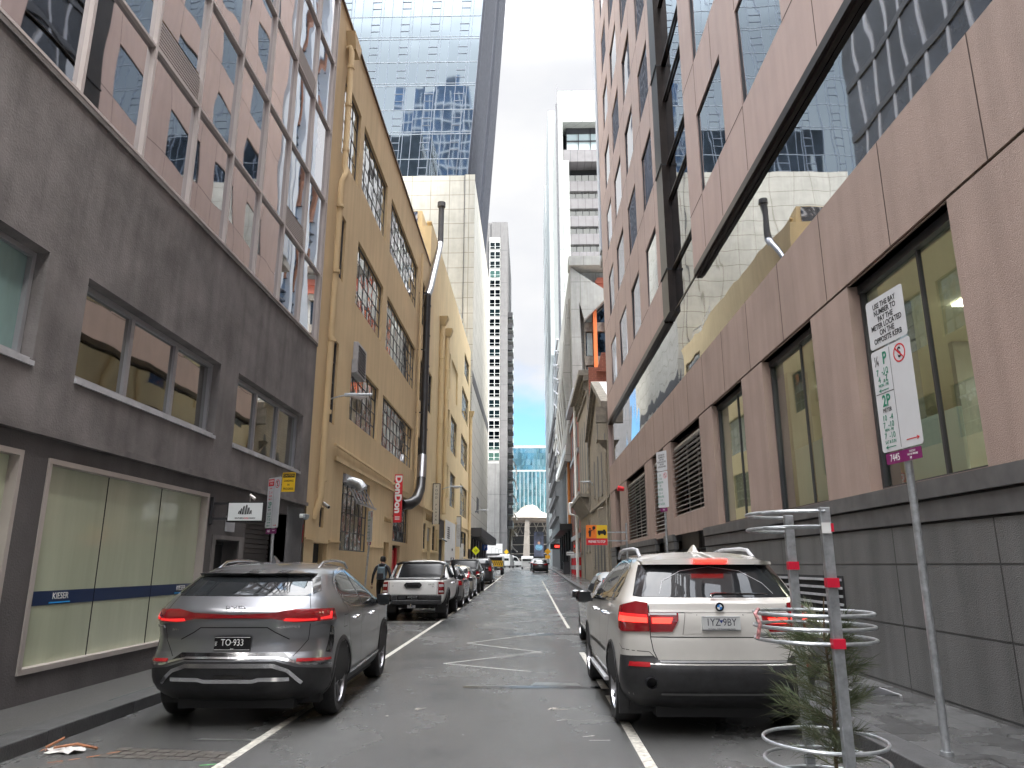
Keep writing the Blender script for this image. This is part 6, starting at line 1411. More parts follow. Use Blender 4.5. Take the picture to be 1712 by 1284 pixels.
car('far_sedan', 'dark grey car in the traffic lane far down the street', 'car', (1.25, 84.5, g(86)), (.03, .03, .033), 'cars far down the street', hatch(4.5, 1.5, .90, .2), 4.5, .90, wy=(.9, 3.55), glass=hglass(1.5, .9), side=hside(4.5, 1.5), lamps='wide')
car('far_sedan', 'second dark car, queued ahead of the far grey one', 'car', (1.0, 98, g(100)), (.05, .05, .055), 'cars far down the street', hatch(4.6, 1.6, .90, .2), 4.6, .90, wy=(.9, 3.6), glass=hglass(1.6, .9), side=hside(4.6, 1.6), lamps='mid')
# tipper truck with yellow patterned tailgate
t = thing('tipper_truck', 'small tray truck with a yellow chevron tailboard at the end of the left parking bay', 'truck', (-3.6, 76, g(78)), 'cars parked along the left kerb', local=True)
mb = MB(); mb.box(-.95, .95, 0, 3.4, .72, .86); mb.box(-.95, -.9, .02, 3.4, .86, 1.35); mb.box(.9, .95, .02, 3.4, .86, 1.35); mb.build('tray', m_sill, t, bev=.01)
m_yel = mat('safety yellow', (.75, .45, .03), .5, var=.1); mb = MB(); mb.box(-.93, .93, -.05, .0, .80, 1.38); tb = mb.build('tailboard', m_yel, t)
mb = MB()
for k in range(9): mb.hexa([(-.88+k*.2+dx, y, z) for z, sh in ((.95, 0), (1.3, .12)) for y in (-.056, -.051) for dx in (sh, sh+.07)])
mb.build('chevrons', m_trim, tb)
mb = MB(); mb.hexa([(x, y, z) for z, a, b in ((.6, 3.45, 5.1), (1.9, 3.6, 4.8)) for y in (a, b) for x in (-.9, .9)]); cb = mb.build('cab', m_white, t, bev=.06)
mb = MB(); mb.box(-.7, .7, 3.45, 3.52, 1.3, 1.75); mb.build('rear_window', m_cglass, cb)
mb = MB(); mb.box(-.9, .9, -.02, .1, .45, .62); mb.box(-.85, -.6, -.06, -.02, .5, .6, 1); mb.box(.6, .85, -.06, -.02, .5, .6, 1); mb.build('rear_bumper', [m_trim, m_lens], t); fourwheels(t, .9, (.9, 4.0), .36, .25, spokes=6, rim=m_sill, style='single')
# white service truck and van crossing at the far intersection
def van(label, loc, rz, L=4.8, H=2.1, col=(.75, .75, .74), box=False):
    t = thing('white_van', label, 'van', loc, 'white vans at the far intersection', rz=rz, local=True)
    mp = mat('van paint', col, .4, var=.04)
    mb = MB(); prof = [(.1, .35), (L-.1, .35), (L, .6), (L-.05, .95), (L-.7, 1.1), (L-1.3, H-.25), (L-1.8, H-.1), (L-2.0, H)] + ([(.0, H+.3), (0, .4)] if box else [(.15, H), (0, H-.4)])
    mb.prism(prof, lambda a, b, d: (d, a, b), -.9, .9); mb.build('body', mp, t, bev=.05)
    mb = MB()
    for sg in (-1, 1): mb.prism([(L-1.9, 1.15), (L-.95, 1.12), (L-1.35, H-.35), (L-1.9, H-.3)], lambda a, b, d: (sg*(.9+d), a, b), .0, .012)
    mb.build('side_window', m_cglass, t); mb = MB(); mb.box(-.7, .7, -.012, 0, 1.2, H-.4); mb.build('rear_window', m_cglass, t)
    fourwheels(t, .9, (.8, L-.9), .34, .22, spokes=6, rim=m_sill, style='single')
van('white panel van crossing at the far intersection', (-5.9, 138, g(138)), R(-80)); van('white box truck waiting left of the far intersection', (-4.2, 128, g(128)), R(-8), L=5.0, H=2.0, box=True)
van('white van far ahead behind the queued dark cars', (-.3, 112, g(112)), 0, L=4.6, H=1.9)
# ------------------------------------------------------------------ SIGNS
m_sgreen = mat('sign green', (.02, .22, .13), .5, var=0); m_sblack = mat('sign black', (.015, .015, .018), .5, var=0); m_sred = mat('sign red', (.6, .02, .03), .5, var=0)
m_sgrey = mat('sign white', (.62, .63, .65), .35, var=.03, scale=3); m_purple = mat('sign purple', (.20, .015, .12), .45, var=.05); m_syel = mat('sign yellow', (.80, .50, .02), .5, var=.03)
def board(name, par, c, r, w, h, m, th=.004, rad=.02, ctr=(0, 0)):
    """rounded flat plate; c centre in world, r across, z up; returns object and a placing function"""
    r = Vector((r[0], r[1], 0)).normalized(); nrm = r.cross(Vector((0, 0, 1))); c = Vector(c); pl = []
    for cx_, cz_, a0 in ((w/2-rad, h/2-rad, 0), (-w/2+rad, h/2-rad, 90), (-w/2+rad, -h/2+rad, 180), (w/2-rad, -h/2+rad, 270)):
        for k in range(5): a = R(a0+k*22.5); pl.append((cx_+rad*math.cos(a), cz_+rad*math.sin(a)))
    F = lambda a, b, d: c+r*a+Vector((0, 0, 1))*b+nrm*d
    mb = MB(); mb.prism(pl, F, -th, 0); return mb.build(name, m, par), F, r
def stext(s, size, m, par, F, r, x, z, align='CENTER', sx=.8, **k):
    return text(s, size, m, par, F(x, z, .0012), r, (0, 0, 1), ext=.0008, align=align, sx=sx, **k)
def arrow(par, F, x, z, l, m, left=True):
    s_ = -1 if left else 1; mb = MB()
    mb.prism([(x-l/2, z-.004), (x+l/2, z-.004), (x+l/2, z+.004), (x-l/2, z+.004)], F, .0006, .0016); e = x+s_*l/2
    mb.prism([(e+s_*.012, z), (e-s_*.03, z+.02), (e-s_*.015, z), (e-s_*.03, z-.02)], F, .0016, .0024); return mb.build('arrow', m, par)
def nostop(par, F, x, z, rad):
    n = 28; mb = MB(); b = 0
    for k in range(n):
        a0, a1 = 2*math.pi*k/n, 2*math.pi*(k+1)/n
        mb.prism([(x+rad*math.cos(a0), z+rad*math.sin(a0)), (x+rad*math.cos(a1), z+rad*math.sin(a1)), (x+rad*.84*math.cos(a1), z+rad*.84*math.sin(a1)), (x+rad*.84*math.cos(a0), z+rad*.84*math.sin(a0))], F, .0005, .0015)
    mb.prism([(x-rad*.62, z+rad*.5), (x-rad*.5, z+rad*.62), (x+rad*.62, z-rad*.5), (x+rad*.5, z-rad*.62)], F, .0025, .0032)
    return mb.build('no_stopping_ring', m_sred, par)
def pole(par, x, y, z0, z1, r=.03, lean=(0, 0)):
    mb = MB(); mb.tube([(x, y, z0), (x+lean[0], y+lean[1], z1)], r, 12); mb.tube([(x, y, z0), (x, y, z0+.03)], r*1.5, 12); return mb.build('pole', m_galv, par, smooth=True)
# big sign beside the tree guard
px_, py_ = 3.32, 6.42; r_ = (.12, -1)
T = thing('parking_sign', 'tall parking sign on the right footpath, wall window behind, with bay number 7445 plate', 'parking sign', (px_, py_, .13), 'kerbside parking signs')
pole(T, px_, py_, .13, 3.95, .032)
nv = Vector((r_[0], r_[1], 0)).normalized().cross(Vector((0, 0, 1))); cc = Vector((px_, py_, 0))+nv*.04
o, F, r = board('pay_meter_panel', T, cc+Vector((0, 0, 3.80)), r_, .56, .47, m_sgrey, rad=.03)
for i, s in enumerate(('USE THE BAY', 'NUMBER TO', 'PAY THE', 'METER LOCATED', 'ON THE', 'OPPOSITE KERB')): stext(s, .072, m_sblack, o, F, r, 0, .155-i*.066, sx=.82, bold=.001)
o, F, r = board('parking_panel', T, cc+Vector((0, 0, 3.07)), r_, .58, .95, m_sgrey, rad=.03)
mb = MB(); mb.prism([(-.012, -.46), (-.008, -.46), (-.008, .46), (-.012, .46)], F, .0004, .0012); mb.prism([(-.28, .06), (-.012, .06), (-.012, .066), (-.28, .066)], F, .0004, .0012); mb.build('divider', m_sblack, o)
stext('¼', .13, m_sblack, o, F, r, -.21, .37); stext('P', .16, m_sgreen, o, F, r, -.09, .375, bold=.003)
stext('7  -10', .085, m_sgreen, o, F, r, -.15, .26, sx=.9); stext('AM   PM', .028, m_sgreen, o, F, r, -.10, .235); stext('4  -7', .085, m_sgreen, o, F, r, -.15, .19, sx=.9); stext('PM  PM', .028, m_sgreen, o, F, r, -.11, .165); stext('MON - FRI', .042, m_sgreen, o, F, r, -.15, .135)
arrow(o, F, -.15, .09, .14, m_sgreen); stext('2P', .15, m_sgreen, o, F, r, -.14, -.015, bold=.003); stext('METER', .055, m_sblack, o, F, r, -.14, -.10)
stext('10  -4', .075, m_sgreen, o, F, r, -.15, -.17, sx=.9); stext('7  -10', .075, m_sgreen, o, F, r, -.15, -.235, sx=.9); stext('MON - FRI', .036, m_sgreen, o, F, r, -.15, -.28); stext('7  -10', .075, m_sgreen, o, F, r, -.15, -.335, sx=.9); stext('SAT & SUN', .042, m_sgreen, o, F, r, -.15, -.39); arrow(o, F, -.15, -.435, .14, m_sgreen)
nostop(o, F, .13, .365, .085); stext('S', .13, m_sblack, o, F, r, .13, .365, bold=.003); arrow(o, F, .16, -.41, .17, m_sred, False)
o, F, r = board('bay_plate', T, cc+Vector((.0, 0, 2.53)), r_, .50, .10, m_purple, rad=.01)
stext('7445', .09, m_white, o, F, r, -.12, .0, sx=.8); stext('PAYSTAY\nPAY BY PHONE', .026, m_white, o, F, r, .13, .012); stext('M', .04, m_white, o, F, r, .10, -.033)
def small_sign(name, label, x, y, z, top, r_, lean, kind):
    T = thing('parking_sign', label, 'parking sign', (x, y, g(y)+.13), 'kerbside parking signs'); pole(T, x, y, g(y)+.13, top, .028, lean)
    nv = Vector((r_[0], r_[1], 0)).normalized().cross(Vector((0, 0, 1))); cc = Vector((x+lean[0]*.9, y, 0))+nv*.035
    if kind == 'loading':
        o, F, r = board('parking_panel', T, cc+Vector((0, 0, z)), r_, .45, .90, m_sgrey, rad=.025)
        mb = MB(); mb.prism([(-.005, -.43), (-.001, -.43), (-.001, .43), (-.005, .43)], F, .0004, .0012); mb.build('divider', m_sblack, o)
        mb = MB(); mb.prism([(-.21, .30), (-.015, .30), (-.015, .43), (-.21, .43)], F, .0004, .0012); mb.build('red_band', m_sred, o)
        stext('LOADING\nZONE', .05, m_white, o, F, r, -.11, .368); stext('30 MINS', .032, m_sred, o, F, r, -.11, .26); stext('7 - 4', .075, m_sred, o, F, r, -.11, .18); stext('MON-FRI', .032, m_sred, o, F, r, -.11, .12); arrow(o, F, -.11, .065, .1, m_sred)
        stext('2P', .15, m_sgreen, o, F, r, -.11, -.045, bold=.002); stext('METER', .036, m_sblack, o, F, r, -.11, -.13); stext('4 -10', .07, m_sgreen, o, F, r, -.11, -.20); stext('MON-FRI', .03, m_sgreen, o, F, r, -.11, -.25); stext('7 -10', .07, m_sgreen, o, F, r, -.11, -.30); stext('SAT & SUN', .03, m_sgreen, o, F, r, -.11, -.355); arrow(o, F, -.11, -.41, .1, m_sgreen)
        nostop(o, F, .11, .33, .075); stext('S', .12, m_sblack, o, F, r, .11, .33, bold=.003); arrow(o, F, .11, -.41, .1, m_sred, False)
        o, F, r = board('bay_plate', T, cc+Vector((0, 0, z-.51)), r_, .36, .085, m_purple, rad=.01); stext('7464', .06, m_white, o, F, r, -.09, 0); stext('PAYSTAY', .025, m_white, o, F, r, .09, .01)
    else:
        o, F, r = board('parking_panel', T, cc+Vector((0, 0, z)), r_, .45, .90, m_sgrey, rad=.025)
        [stext(q_, .08, m_sgreen, o, F, r, -.1, .36-i_*.09, sx=.8) for i_, q_ in enumerate(('1P', '7 -10', 'MON-FRI', '2P', 'METER', '10 - 4', 'MON-FRI', '7 -10', 'SAT & SUN'))]; nostop(o, F, .12, .34, .07); stext('S', .1, m_sblack, o, F, r, .12, .34)
        o2, F, r = board('bay_plate', T, cc+Vector((0, 0, z-.51)), r_, .30, .085, m_purple, rad=.01); stext('7460', .06, m_white, o2, F, r, 0, 0)
        if kind == 'tall':
            o3, F, r = board('pay_meter_panel', T, cc+Vector((0, 0, z+.72)), r_, .45, .50, m_sgrey, rad=.025); stext('USE THE BAY\nNUMBER TO\nPAY THE\nMETER LOCATED\nON THE\nOPPOSITE KERB', .06, m_sblack, o3, F, r, 0, 0, sx=.8)
small_sign('parking_sign', 'loading zone and 2P sign on a pole beside the hanging white sign box', -4.58, 13.2, 2.70, 3.12, (1, -.9), (-.02, 0), 'loading')
small_sign('parking_sign', 'small parking sign on a leaning pole before the ochre wall near the pedestrian', -4.86, 22, 2.73, 3.15, (.7, -1.2), (.16, 0), 'plain')
small_sign('parking_sign', 'narrow double parking sign on a pole against the louvred openings on the right', 3.42, 18.6, 3.46, 4.42, (.45, -1), (0, 0), 'tall')
# hanging light box of the church
T = thing('hanging_sign', 'white hanging sign box with a black building emblem bracketed off the dark wall', 'sign', (-5.5, 12.75, 2.3))
mb = MB(); mb.box(-5.21, -4.57, 12.6, 12.74, 2.32, 2.67); bx = mb.build('sign_box', m_black, T, bev=.005)
mb = MB(); mb.box(-5.185, -4.595, 12.592, 12.599, 2.345, 2.645); fo = mb.build('sign_face', mat('white sign face', (.8, .83, .83), .4, var=.02), bx)
mb = MB(); FF = lambda a, b, d: (-4.89+a, 12.591-d, 2.52+b)
for i, (xx, h) in enumerate(((-.11, .07), (-.075, .11), (-.035, .15), (.01, .17), (.05, .125), (.09, .08))):
    mb.prism([(xx-.015, -.075+abs(i-2.5)*.004), (xx+.008, -.07+abs(i-2.5)*.004), (xx+.012, h-.07), (xx-.006, h-.095)], FF, 0, .001); mb.prism([(xx+.013, h-.072), (xx+.025, h-.09), (xx+.024, -.07), (xx+.016, -.07)], FF, .0, .001)
mb.build('emblem', m_sblack, fo)
text('SOUTHERN', .034, m_sblack, fo, (-4.985, 12.59, 2.385), (1, 0, 0), (0, 0, 1), ext=.0008, sx=.85, bold=.0008); text('CROSS', .034, m_sred, fo, (-4.868, 12.59, 2.385), (1, 0, 0), (0, 0, 1), ext=.0008, sx=.78, bold=.0008); text('CHURCH', .034, m_sblack, fo, (-4.765, 12.59, 2.385), (1, 0, 0), (0, 0, 1), ext=.0008, sx=.82, bold=.0008)
mb = MB()
for z in (2.36, 2.62): mb.box(-5.5, -5.2, 12.65, 12.69, z, z+.04); 
mb.box(-5.52, -5.47, 12.62, 12.72, 2.28, 2.75); mb.build('bracket', m_alud, T)
mb = MB(); mb.tube([(-4.85, 12.67, 2.67), (-4.85, 12.67, 2.76), (-4.82, 12.6, 2.78)], .008, 6); mb.tube([(-4.84, 12.62, 2.785), (-4.74, 12.6, 2.71)], [.022, .028], 10); mb.build('spot_lamp', m_champ, T, smooth=True)
# yellow caution board on the ledge
T = thing('caution_sign', 'yellow caution board fixed high on the dark wall behind the loading zone sign', 'sign', (-5.4, 16.5, 3.2))
o, F, r = board('panel', T, (-5.27, 15.9, 3.37), (1, -.12), .30, .42, m_syel, rad=.01)
mb = MB(); mb.prism([(-.135, .10), (.135, .10), (.135, .19), (-.135, .19)], F, .0004, .0012); mb.build('black_band', m_sblack, o)
stext('CAUTION', .065, m_syel, o, F, r, 0, .145, sx=.85); stext('LOADING\nIN\nPROGRESS', .062, m_sblack, o, F, r, 0, -.06, sx=.8, bold=.001, line=1.4)
mb = MB(); mb.box(-5.5, -5.2, 15.92, 15.95, 3.3, 3.33); mb.build('bracket', m_alud, T)
def camera_dome(label, x, y, z, bullet=False, d=1):
    T = thing('security_camera', label, 'security camera', (x, y, z)); mb = MB()
    if bullet:
        mb.tube([(x, y, z), (x+.08*d, y, z)], .05, 12); mb.tube([(x+.08*d, y, z), (x+.14*d, y-.05, z-.04)], .02, 8); mb.build('mount', m_white, T, smooth=True)
        mb = MB(); mb.tube([(x+.1*d, y, z-.02), (x+.3*d, y-.2, z-.14)], .045, 12); mb.tube([(x+.3*d, y-.2, z-.14), (x+.305*d, y-.205, z-.143)], .035, 12, 1); mb.build('housing', [m_galv, m_black], T, smooth=True)
    else:
        mb.tube([(x, y, z), (x+.12*d, y, z)], .05, 10); mb.build('mount', m_white, T, smooth=True); mb = MB(); mb.lathe([(.001, -.1), (.05, -.085), (.075, -.03), (.08, .03), (.001, .05)], lambda a, b, h: (x+.15*d+a, y+b, z+h), 16); mb.build('dome', m_galv, T, smooth=True)
camera_dome('white dome security camera by the dark recessed doorway', -5.5, 17.6, 2.75)
camera_dome('bullet security camera below the downpipe on the ochre wall', -5.5, 19.2, 3.2, True)
camera_dome('security camera over the shop entrance next to the white hoarding', -5.5, 46.9, 3.2, True)
# projecting shop signs
T = thing('shop_sign', 'tall red vertical sign with white lettering on the ochre warehouse', 'sign', (-5.4, 30, 4.2), 'vertical projecting shop signs')
mb = MB(); mb.box(-5.58+.12, -5.25+.1, 29.6, 29.75, 3.27, 5.2); o = mb.build('sign_box', m_red, T, bev=.01)
text('DonDon', .36, m_white, o, (-5.305, 29.593, 4.40), (0, 0, -1), (1, 0, 0), ext=.002, sx=1.18, bold=.016)
mb = MB()
for q in range(3): mb.box(-5.40, -5.21, 29.59, 29.598, 3.38+q*.05, 3.405+q*.05)
mb.build('stripes', m_white, o); mb = MB()
for z in (3.5, 4.9): mb.box(-5.5, -5.44, 29.64, 29.7, z, z+.05)
mb.build('bracket', m_alud, T)
T = thing('shop_sign', 'tall cream vertical sign with thin black letters before the downpipes', 'sign', (-5.3, 41.5, 5), 'vertical projecting shop signs')
mb = MB(); mb.box(-5.42, -5.08, 41.5, 41.65, 3.85, 6.1); o = mb.build('sign_box', mat('cream sign', (.62, .58, .48), .5, var=.04), T)
mb = MB(); mb.box(-5.46, -5.42, 41.48, 41.67, 3.83, 6.12); mb.box(-5.08, -5.04, 41.48, 41.67, 3.83, 6.12); mb.box(-5.42, -5.08, 41.48, 41.67, 6.1, 6.13); mb.build('frame', m_sblack, T)
text('FOOD PLAZA', .2, m_sblack, o, (-5.25, 41.494, 5.0), (0, 0, -1), (1, 0, 0), ext=.002, sx=1.05, name='lettering', spacing=1.25) if False else None
for i, ch in enumerate('FOOD PLAZA'):
    if ch != ' ': text(ch, .17, m_sblack, o, (-5.25, 41.494, 5.93-i*.205), (1, 0, 0), (0, 0, 1), ext=.002)
T = thing('shop_sign', 'white vertical sign with grey script on the far part of the yellow warehouse', 'sign', (-5.2, 56, 4), 'vertical projecting shop signs')
mb = MB(); mb.box(-5.52, -5.18, 55.9, 56.05, 2.95, 5.15); o = mb.build('sign_box', m_sgrey, T)
mb = MB(); mb.box(-5.56, -5.52, 55.88, 56.07, 2.9, 5.2); mb.box(-5.18, -5.14, 55.88, 56.07, 2.9, 5.2); mb.box(-5.52, -5.18, 55.88, 56.07, 5.15, 5.2); mb.build('frame', m_sblack, T)
text('SUPERSTEP', .26, m_alu, o, (-5.35, 55.893, 4.05), (0, 0, -1), (1, 0, 0), ext=.002, sx=.85)
T = thing('banner_sign', 'pale banner with a red foot just under the white script sign', 'banner', (-5.1, 57, 2)); mb = MB(); mb.box(-5.3, -5.0, 56.6, 56.66, 1.9, 3.2); mb.build('panel', m_white, T); mb = MB(); mb.box(-5.3, -5.0, 56.58, 56.68, 1.75, 1.9); mb.build('red_foot', m_red, T)
# yellow diamond road-hump sign
T = thing('road_hump_sign', 'bright yellow diamond warning sign on a pole above the dark parked cars', 'road sign', (-4.3, 58, g(58)), None)
pole(T, -4.16, 58.05, g(58)+.13, 3.0, .035)
mb = MB(); mb.prism([(-4.16, 2.35), (-3.84, 2.70), (-4.16, 3.07), (-4.48, 2.70)], lambda a, b, d: (a, 58-d, b), 0, .01); o = mb.build('diamond_panel', mat('fluorescent yellow', (.78, .82, .02), .5, var=0), T)
mb = MB(); mb.tube([(-4.27, 57.98, 2.66), (-4.2, 57.98, 2.76), (-4.12, 57.98, 2.76), (-4.05, 57.98, 2.66)], .02, 6); mb.box(-4.2, -4.1, 57.97, 57.985, 2.60, 2.64); mb.build('hump_symbol', m_sblack, o)
T = thing('parking_area_sign', 'blue square sign on a pole under the dark awning', 'road sign', (-4.2, 78, g(78)), None)
pole(T, -4.55, 78, g(78)+.13, 3.6, .04); mb = MB(); mb.box(-4.9, -4.35, 77.9, 77.93, 3.1, 3.7); o = mb.build('panel', mat('sign blue', (.02, .1, .4), .5, var=0), T); text('P', .5, m_white, o, (-4.62, 77.895, 3.38), (1, 0, 0), (0, 0, 1), ext=.002)
# prepare to stop
T = thing('prepare_to_stop_sign', 'orange and yellow roadwork sign with red PREPARE TO STOP strip before the tan wall', 'road sign', (3.0, 22.5, .13), None)
X0, X1, YY = 1.70+.02, 2.36, 22.5; pole(T, 2.95, 22.6, .13, 2.85, .03)
mb = MB(); mb.box(2.3, 2.95, 22.57, 22.61, 2.55, 2.59); mb.box(2.3, 2.95, 22.57, 22.61, 2.3, 2.34); mb.build('arm', m_galv, T)
cx0 = (X0+X1)/2; F2 = lambda a, b, d: (cx0+a, YY-d, 2.5+b)
mb = MB(); mb.prism([(-.32, -.11), (0, -.11), (0, .28), (-.30, .28), (-.32, .26)], F2, -.01, 0); o = mb.build('orange_panel', mat('sign orange', (.85, .20, .02), .5, var=0), T)
mb = MB(); mb.prism([(0, -.11), (.32, -.11), (.32, .26), (.30, .28), (0, .28)], F2, -.01, .0); o2 = mb.build('yellow_panel', m_syel, T)
mb = MB(); mb.prism([(-.32, -.31), (.32, -.31), (.32, -.115), (-.32, -.115)], F2, -.01, 0); o3 = mb.build('red_strip', m_sred, T)
text('PREPARE TO STOP', .10, m_white, o3, F2(0, -.215, .002), (1, 0, 0), (0, 0, 1), ext=.001, sx=.62, bold=.002)
mb = MB(); n = 12
mb.prism([(-.2+.028*math.cos(2*math.pi*k/n), .17+.028*math.sin(2*math.pi*k/n)) for k in range(n)], F2, .001, .003); mb.prism([(-.08+.05*math.cos(2*math.pi*k/n), .2+.05*math.sin(2*math.pi*k/n)) for k in range(n)], F2, .001, .003)
mb.prism([(-.235, .13), (-.165, .13), (-.17, .02), (-.18, -.07), (-.2, -.07), (-.2, .0), (-.21, -.07), (-.235, -.07)], F2, .001, .003); mb.prism([(-.17, .12), (-.09, .16), (-.085, .15), (-.17, .09)], F2, .0035, .0045); mb.prism([(-.235, .12), (-.26, .05), (-.245, .05), (-.225, .09)], F2, .0035, .0045); mb.prism([(-.09, .16), (-.08, .02), (-.075, .02), (-.075, .16)], F2, .005, .006); mb.build('worker_symbol', m_sblack, o)
mb = MB(); mb.prism([(.03, .02), (.03, .12), (.19, .12), (.19, .15), (.25, .15), (.29, .08), (.29, .02)], F2, .001, .003)
for xx in (.08, .24): mb.prism([(xx+.035*math.cos(2*math.pi*k/n), .01+.035*math.sin(2*math.pi*k/n)) for k in range(n)], F2, .0035, .0045)
mb.build('truck_symbol', m_sblack, o2)
# far small signs
for (nm, lb, x, y, z, m, s) in (('far_warning_sign', 'orange diamond warning sign on a pole right of the queued cars', 2.75, 112, 3.6, mat('warning orange', (.85, .4, .02), .5, var=0), .5), ('far_warning_sign', 'yellow sign on a pole left of the station column', -4.6, 150, 4.2, m_syel, .5)):
    T = thing(nm, lb, 'road sign', (x, y, g(y))); pole(T, x, y+.06, g(y)+.1, z+s, .05); mb = MB()
    mb.prism([(x, z-s), (x+s, z), (x, z+s), (x-s, z)], lambda a, b, d: (a, y-d, b), 0, .02); mb.build('diamond_panel', m, T); mb = MB(); mb.box(x-s*.7, x+s*.7, y-.02, y, z-s-.55, z-s-.05); mb.build('lower_plate', m, T)
T = thing('street_name_sign', 'small white plate on a slim pole on the right footpath', 'road sign', (3.45, 66, g(66)))
pole(T, 3.6, 66, g(66)+.13, 2.9, .03); mb = MB(); mb.box(3.28, 3.95, 65.93, 65.96, 2.45, 2.75); o = mb.build('panel', m_sgrey, T)
mb = MB(); mb.box(3.33, 3.9, 65.925, 65.929, 2.58, 2.62); mb.build('arrow', m_sblack, o)
T = thing('litter_bin', 'dark grey kerbside bin and planter box on the far right footpath', 'bin', (3.6, 74, g(74))); mb = MB(); mb.box(3.35, 3.95, 74, 74.6, g(74)+.13, 1.9); mb.build('body', m_alud, T, bev=.03); mb = MB(); mb.box(3.3, 4.0, 73.95, 74.65, 1.9, 2.0); mb.build('lid', m_trim, T)
T = thing('red_light_sign', 'small red lit sign hanging over the far right footpath', 'sign', (3.2, 96, 4)); mb = MB(); mb.box(2.7, 3.9, 96, 96.3, 3.6, 4.3); o = mb.build('sign_box', m_black, T); mb = MB(); mb.box(3.3, 3.85, 95.97, 95.995, 3.8, 4.1); mb.build('lit_panel', m_lit, o)
# ------------------------------------------------------------------ STREET LAMPS
def wall_lamp(label, x0, y, z, dx, dz, L=.7):
    T = thing('street_lamp', label, 'street lamp', (x0, y, z), 'wall mounted street lamps'); s_ = 1 if dx > 0 else -1
    mb = MB(); N = 8; mb.tube([(x0+dx*k/N, y, z+dz*math.sin(math.pi/2*k/N)) for k in range(N+1)], .022, 8); mb.tube([(x0, y, z-.12), (x0, y, z+.1)], .045, 8); mb.build('arm', m_galv, T, smooth=True)
    mb = MB(); xe = x0+dx; ze = z+dz; e = xe+s_*L
    mb.hexa([(xe-s_*.1, y-.06, ze-.04), (e, y-.04, ze-.0), (xe-s_*.1, y+.06, ze-.04), (e, y+.04, ze), (xe-s_*.1, y-.05, ze+.06), (e, y-.03, ze+.05), (xe-s_*.1, y+.05, ze+.06), (e, y+.03, ze+.05)]); h = mb.build('lamp_head', m_galv, T, bev=.015)
    mb = MB(); mb.lathe([(.001, -.09), (.07, -.07), (.1, -.02), (.1, 0)], lambda a, b, q: (xe+s_*.3+a*2.2, y+b*.7, ze-.03+q), 14); mb.build('lens', m_clearlens, h, smooth=True)
wall_lamp('street lamp on a curved arm crossing the third window of the ochre warehouse', -5.45, 19.2, 5.97, .55, .12, .65)
wall_lamp('street lamp on an arm just right of the cream vertical sign', -5.45, 45, 6.1, .7, .2, .7)
wall_lamp('street lamp on the cream podium beyond the yellow warehouse', -5.45, 75, 6.9, .6, .15, .7)
wall_lamp('street lamp reaching out from the tan brick wall on the right', 4.5, 52, 7.2, -.2, .15, .7)
# ------------------------------------------------------------------ TREE GUARD AND YOUNG TREE
T = thing('tree_guard', 'galvanised tree guard of two posts and curved rails with red tape in the right foreground', 'tree guard', (1.85, 5.0, 0))
m_tape = mat('red tape', (.6, .01, .04), .4, var=.05)
cx, cy, rr = 1.84, 5.0, .365
p1, p2 = (1.83, 4.62), (1.87, 5.38)
for (x, y) in (p1, p2):
    mb = MB(); mb.box(x-.034, x+.034, y-.012, y+.012, 0, 1.95); mb.box(x-.034, x-.026, y-.03, y+.0, 0, 1.95)
    po = mb.build('post', m_galv, T, bev=.003); mb = MB()
    for z in ((1.50, 1.15) if y < 5 else (1.60,)): mb = MB(); mb.box(x-.0365, x+.0365, y-.034, y+.0145, z-.03, z+.025); mb.build('red_tape', m_tape, po)
    if y < 5: mb = MB(); mb.box(x+.02, x+.0365, y-.034, y+.0145, 1.80, 1.85); mb.build('red_tape', m_tape, po)
    if y < 5: mb = MB(); mb.box(x-.036, x+.019, y-.034, y-.031, 1.79, 1.855); mb.build('white_tape', m_white, po)
for z in (.42, .50, .58): pass
def ringz(z, a0=0, a1=360, rad=rr, r=.0115):
    mb = MB(); n = 48; pts = [(cx+rad*math.cos(R(a0+(a1-a0)*k/n)), cy+rad*math.sin(R(a0+(a1-a0)*k/n)), z) for k in range(n+(0 if a1-a0 == 360 else 1))]
    mb.tube(pts, r, 8, closed=(a1-a0 == 360)); mb.build('ring_rail', m_galv, T, smooth=True)
for z in (.30, .42, .54): ringz(z)
for z in (1.14, 1.22, 1.30): ringz(z)
for z in (1.83, 1.93): ringz(z, 92, 268)
for z in (1.835, 1.925):
    mb = MB(); mb.tube([(p1[0], p1[1]-.02, z), (cx-.2, cy-.32, z+.002), (cx-.33, cy-.18, z)], .007, 6); mb.build('ring_rail', m_galv, T, smooth=True)
mb = MB(); mb.tube([(cx-.37, cy-.08, 1.33), (cx-.40, cy-.1, 1.30), (cx-.38, cy-.12, 1.24), (cx-.395, cy-.1, 1.15)], .012, 6); mb.build('tape_knot', mat('striped tape', (.65, .3, .3), .6, var=.5, scale=40), T)
T = thing('young_tree', 'young feathery needle-leaved sapling growing inside the tree guard', 'tree', (1.9, 5.0, 0))
rn = random.Random(21)
mb = MB(); tr = [(1.92, 5.0, 0), (1.90, 5.01, .4), (1.93, 5.02, .8), (1.90, 5.0, 1.15), (1.93, 5.02, 1.4)]; mb.tube(tr, [.014, .012, .010, .007, .004], 7); mb.build('trunk', mat('bark', (.10, .07, .04), .9, var=.3, scale=30), T, smooth=True)
tw = MB(); nd = MB(); 
def tp_(z):
    for (a, b) in zip(tr, tr[1:]):
        if z <= b[2]: w = (z-a[2])/(b[2]-a[2]); return Vector(a).lerp(Vector(b), w)
    return Vector(tr[-1])
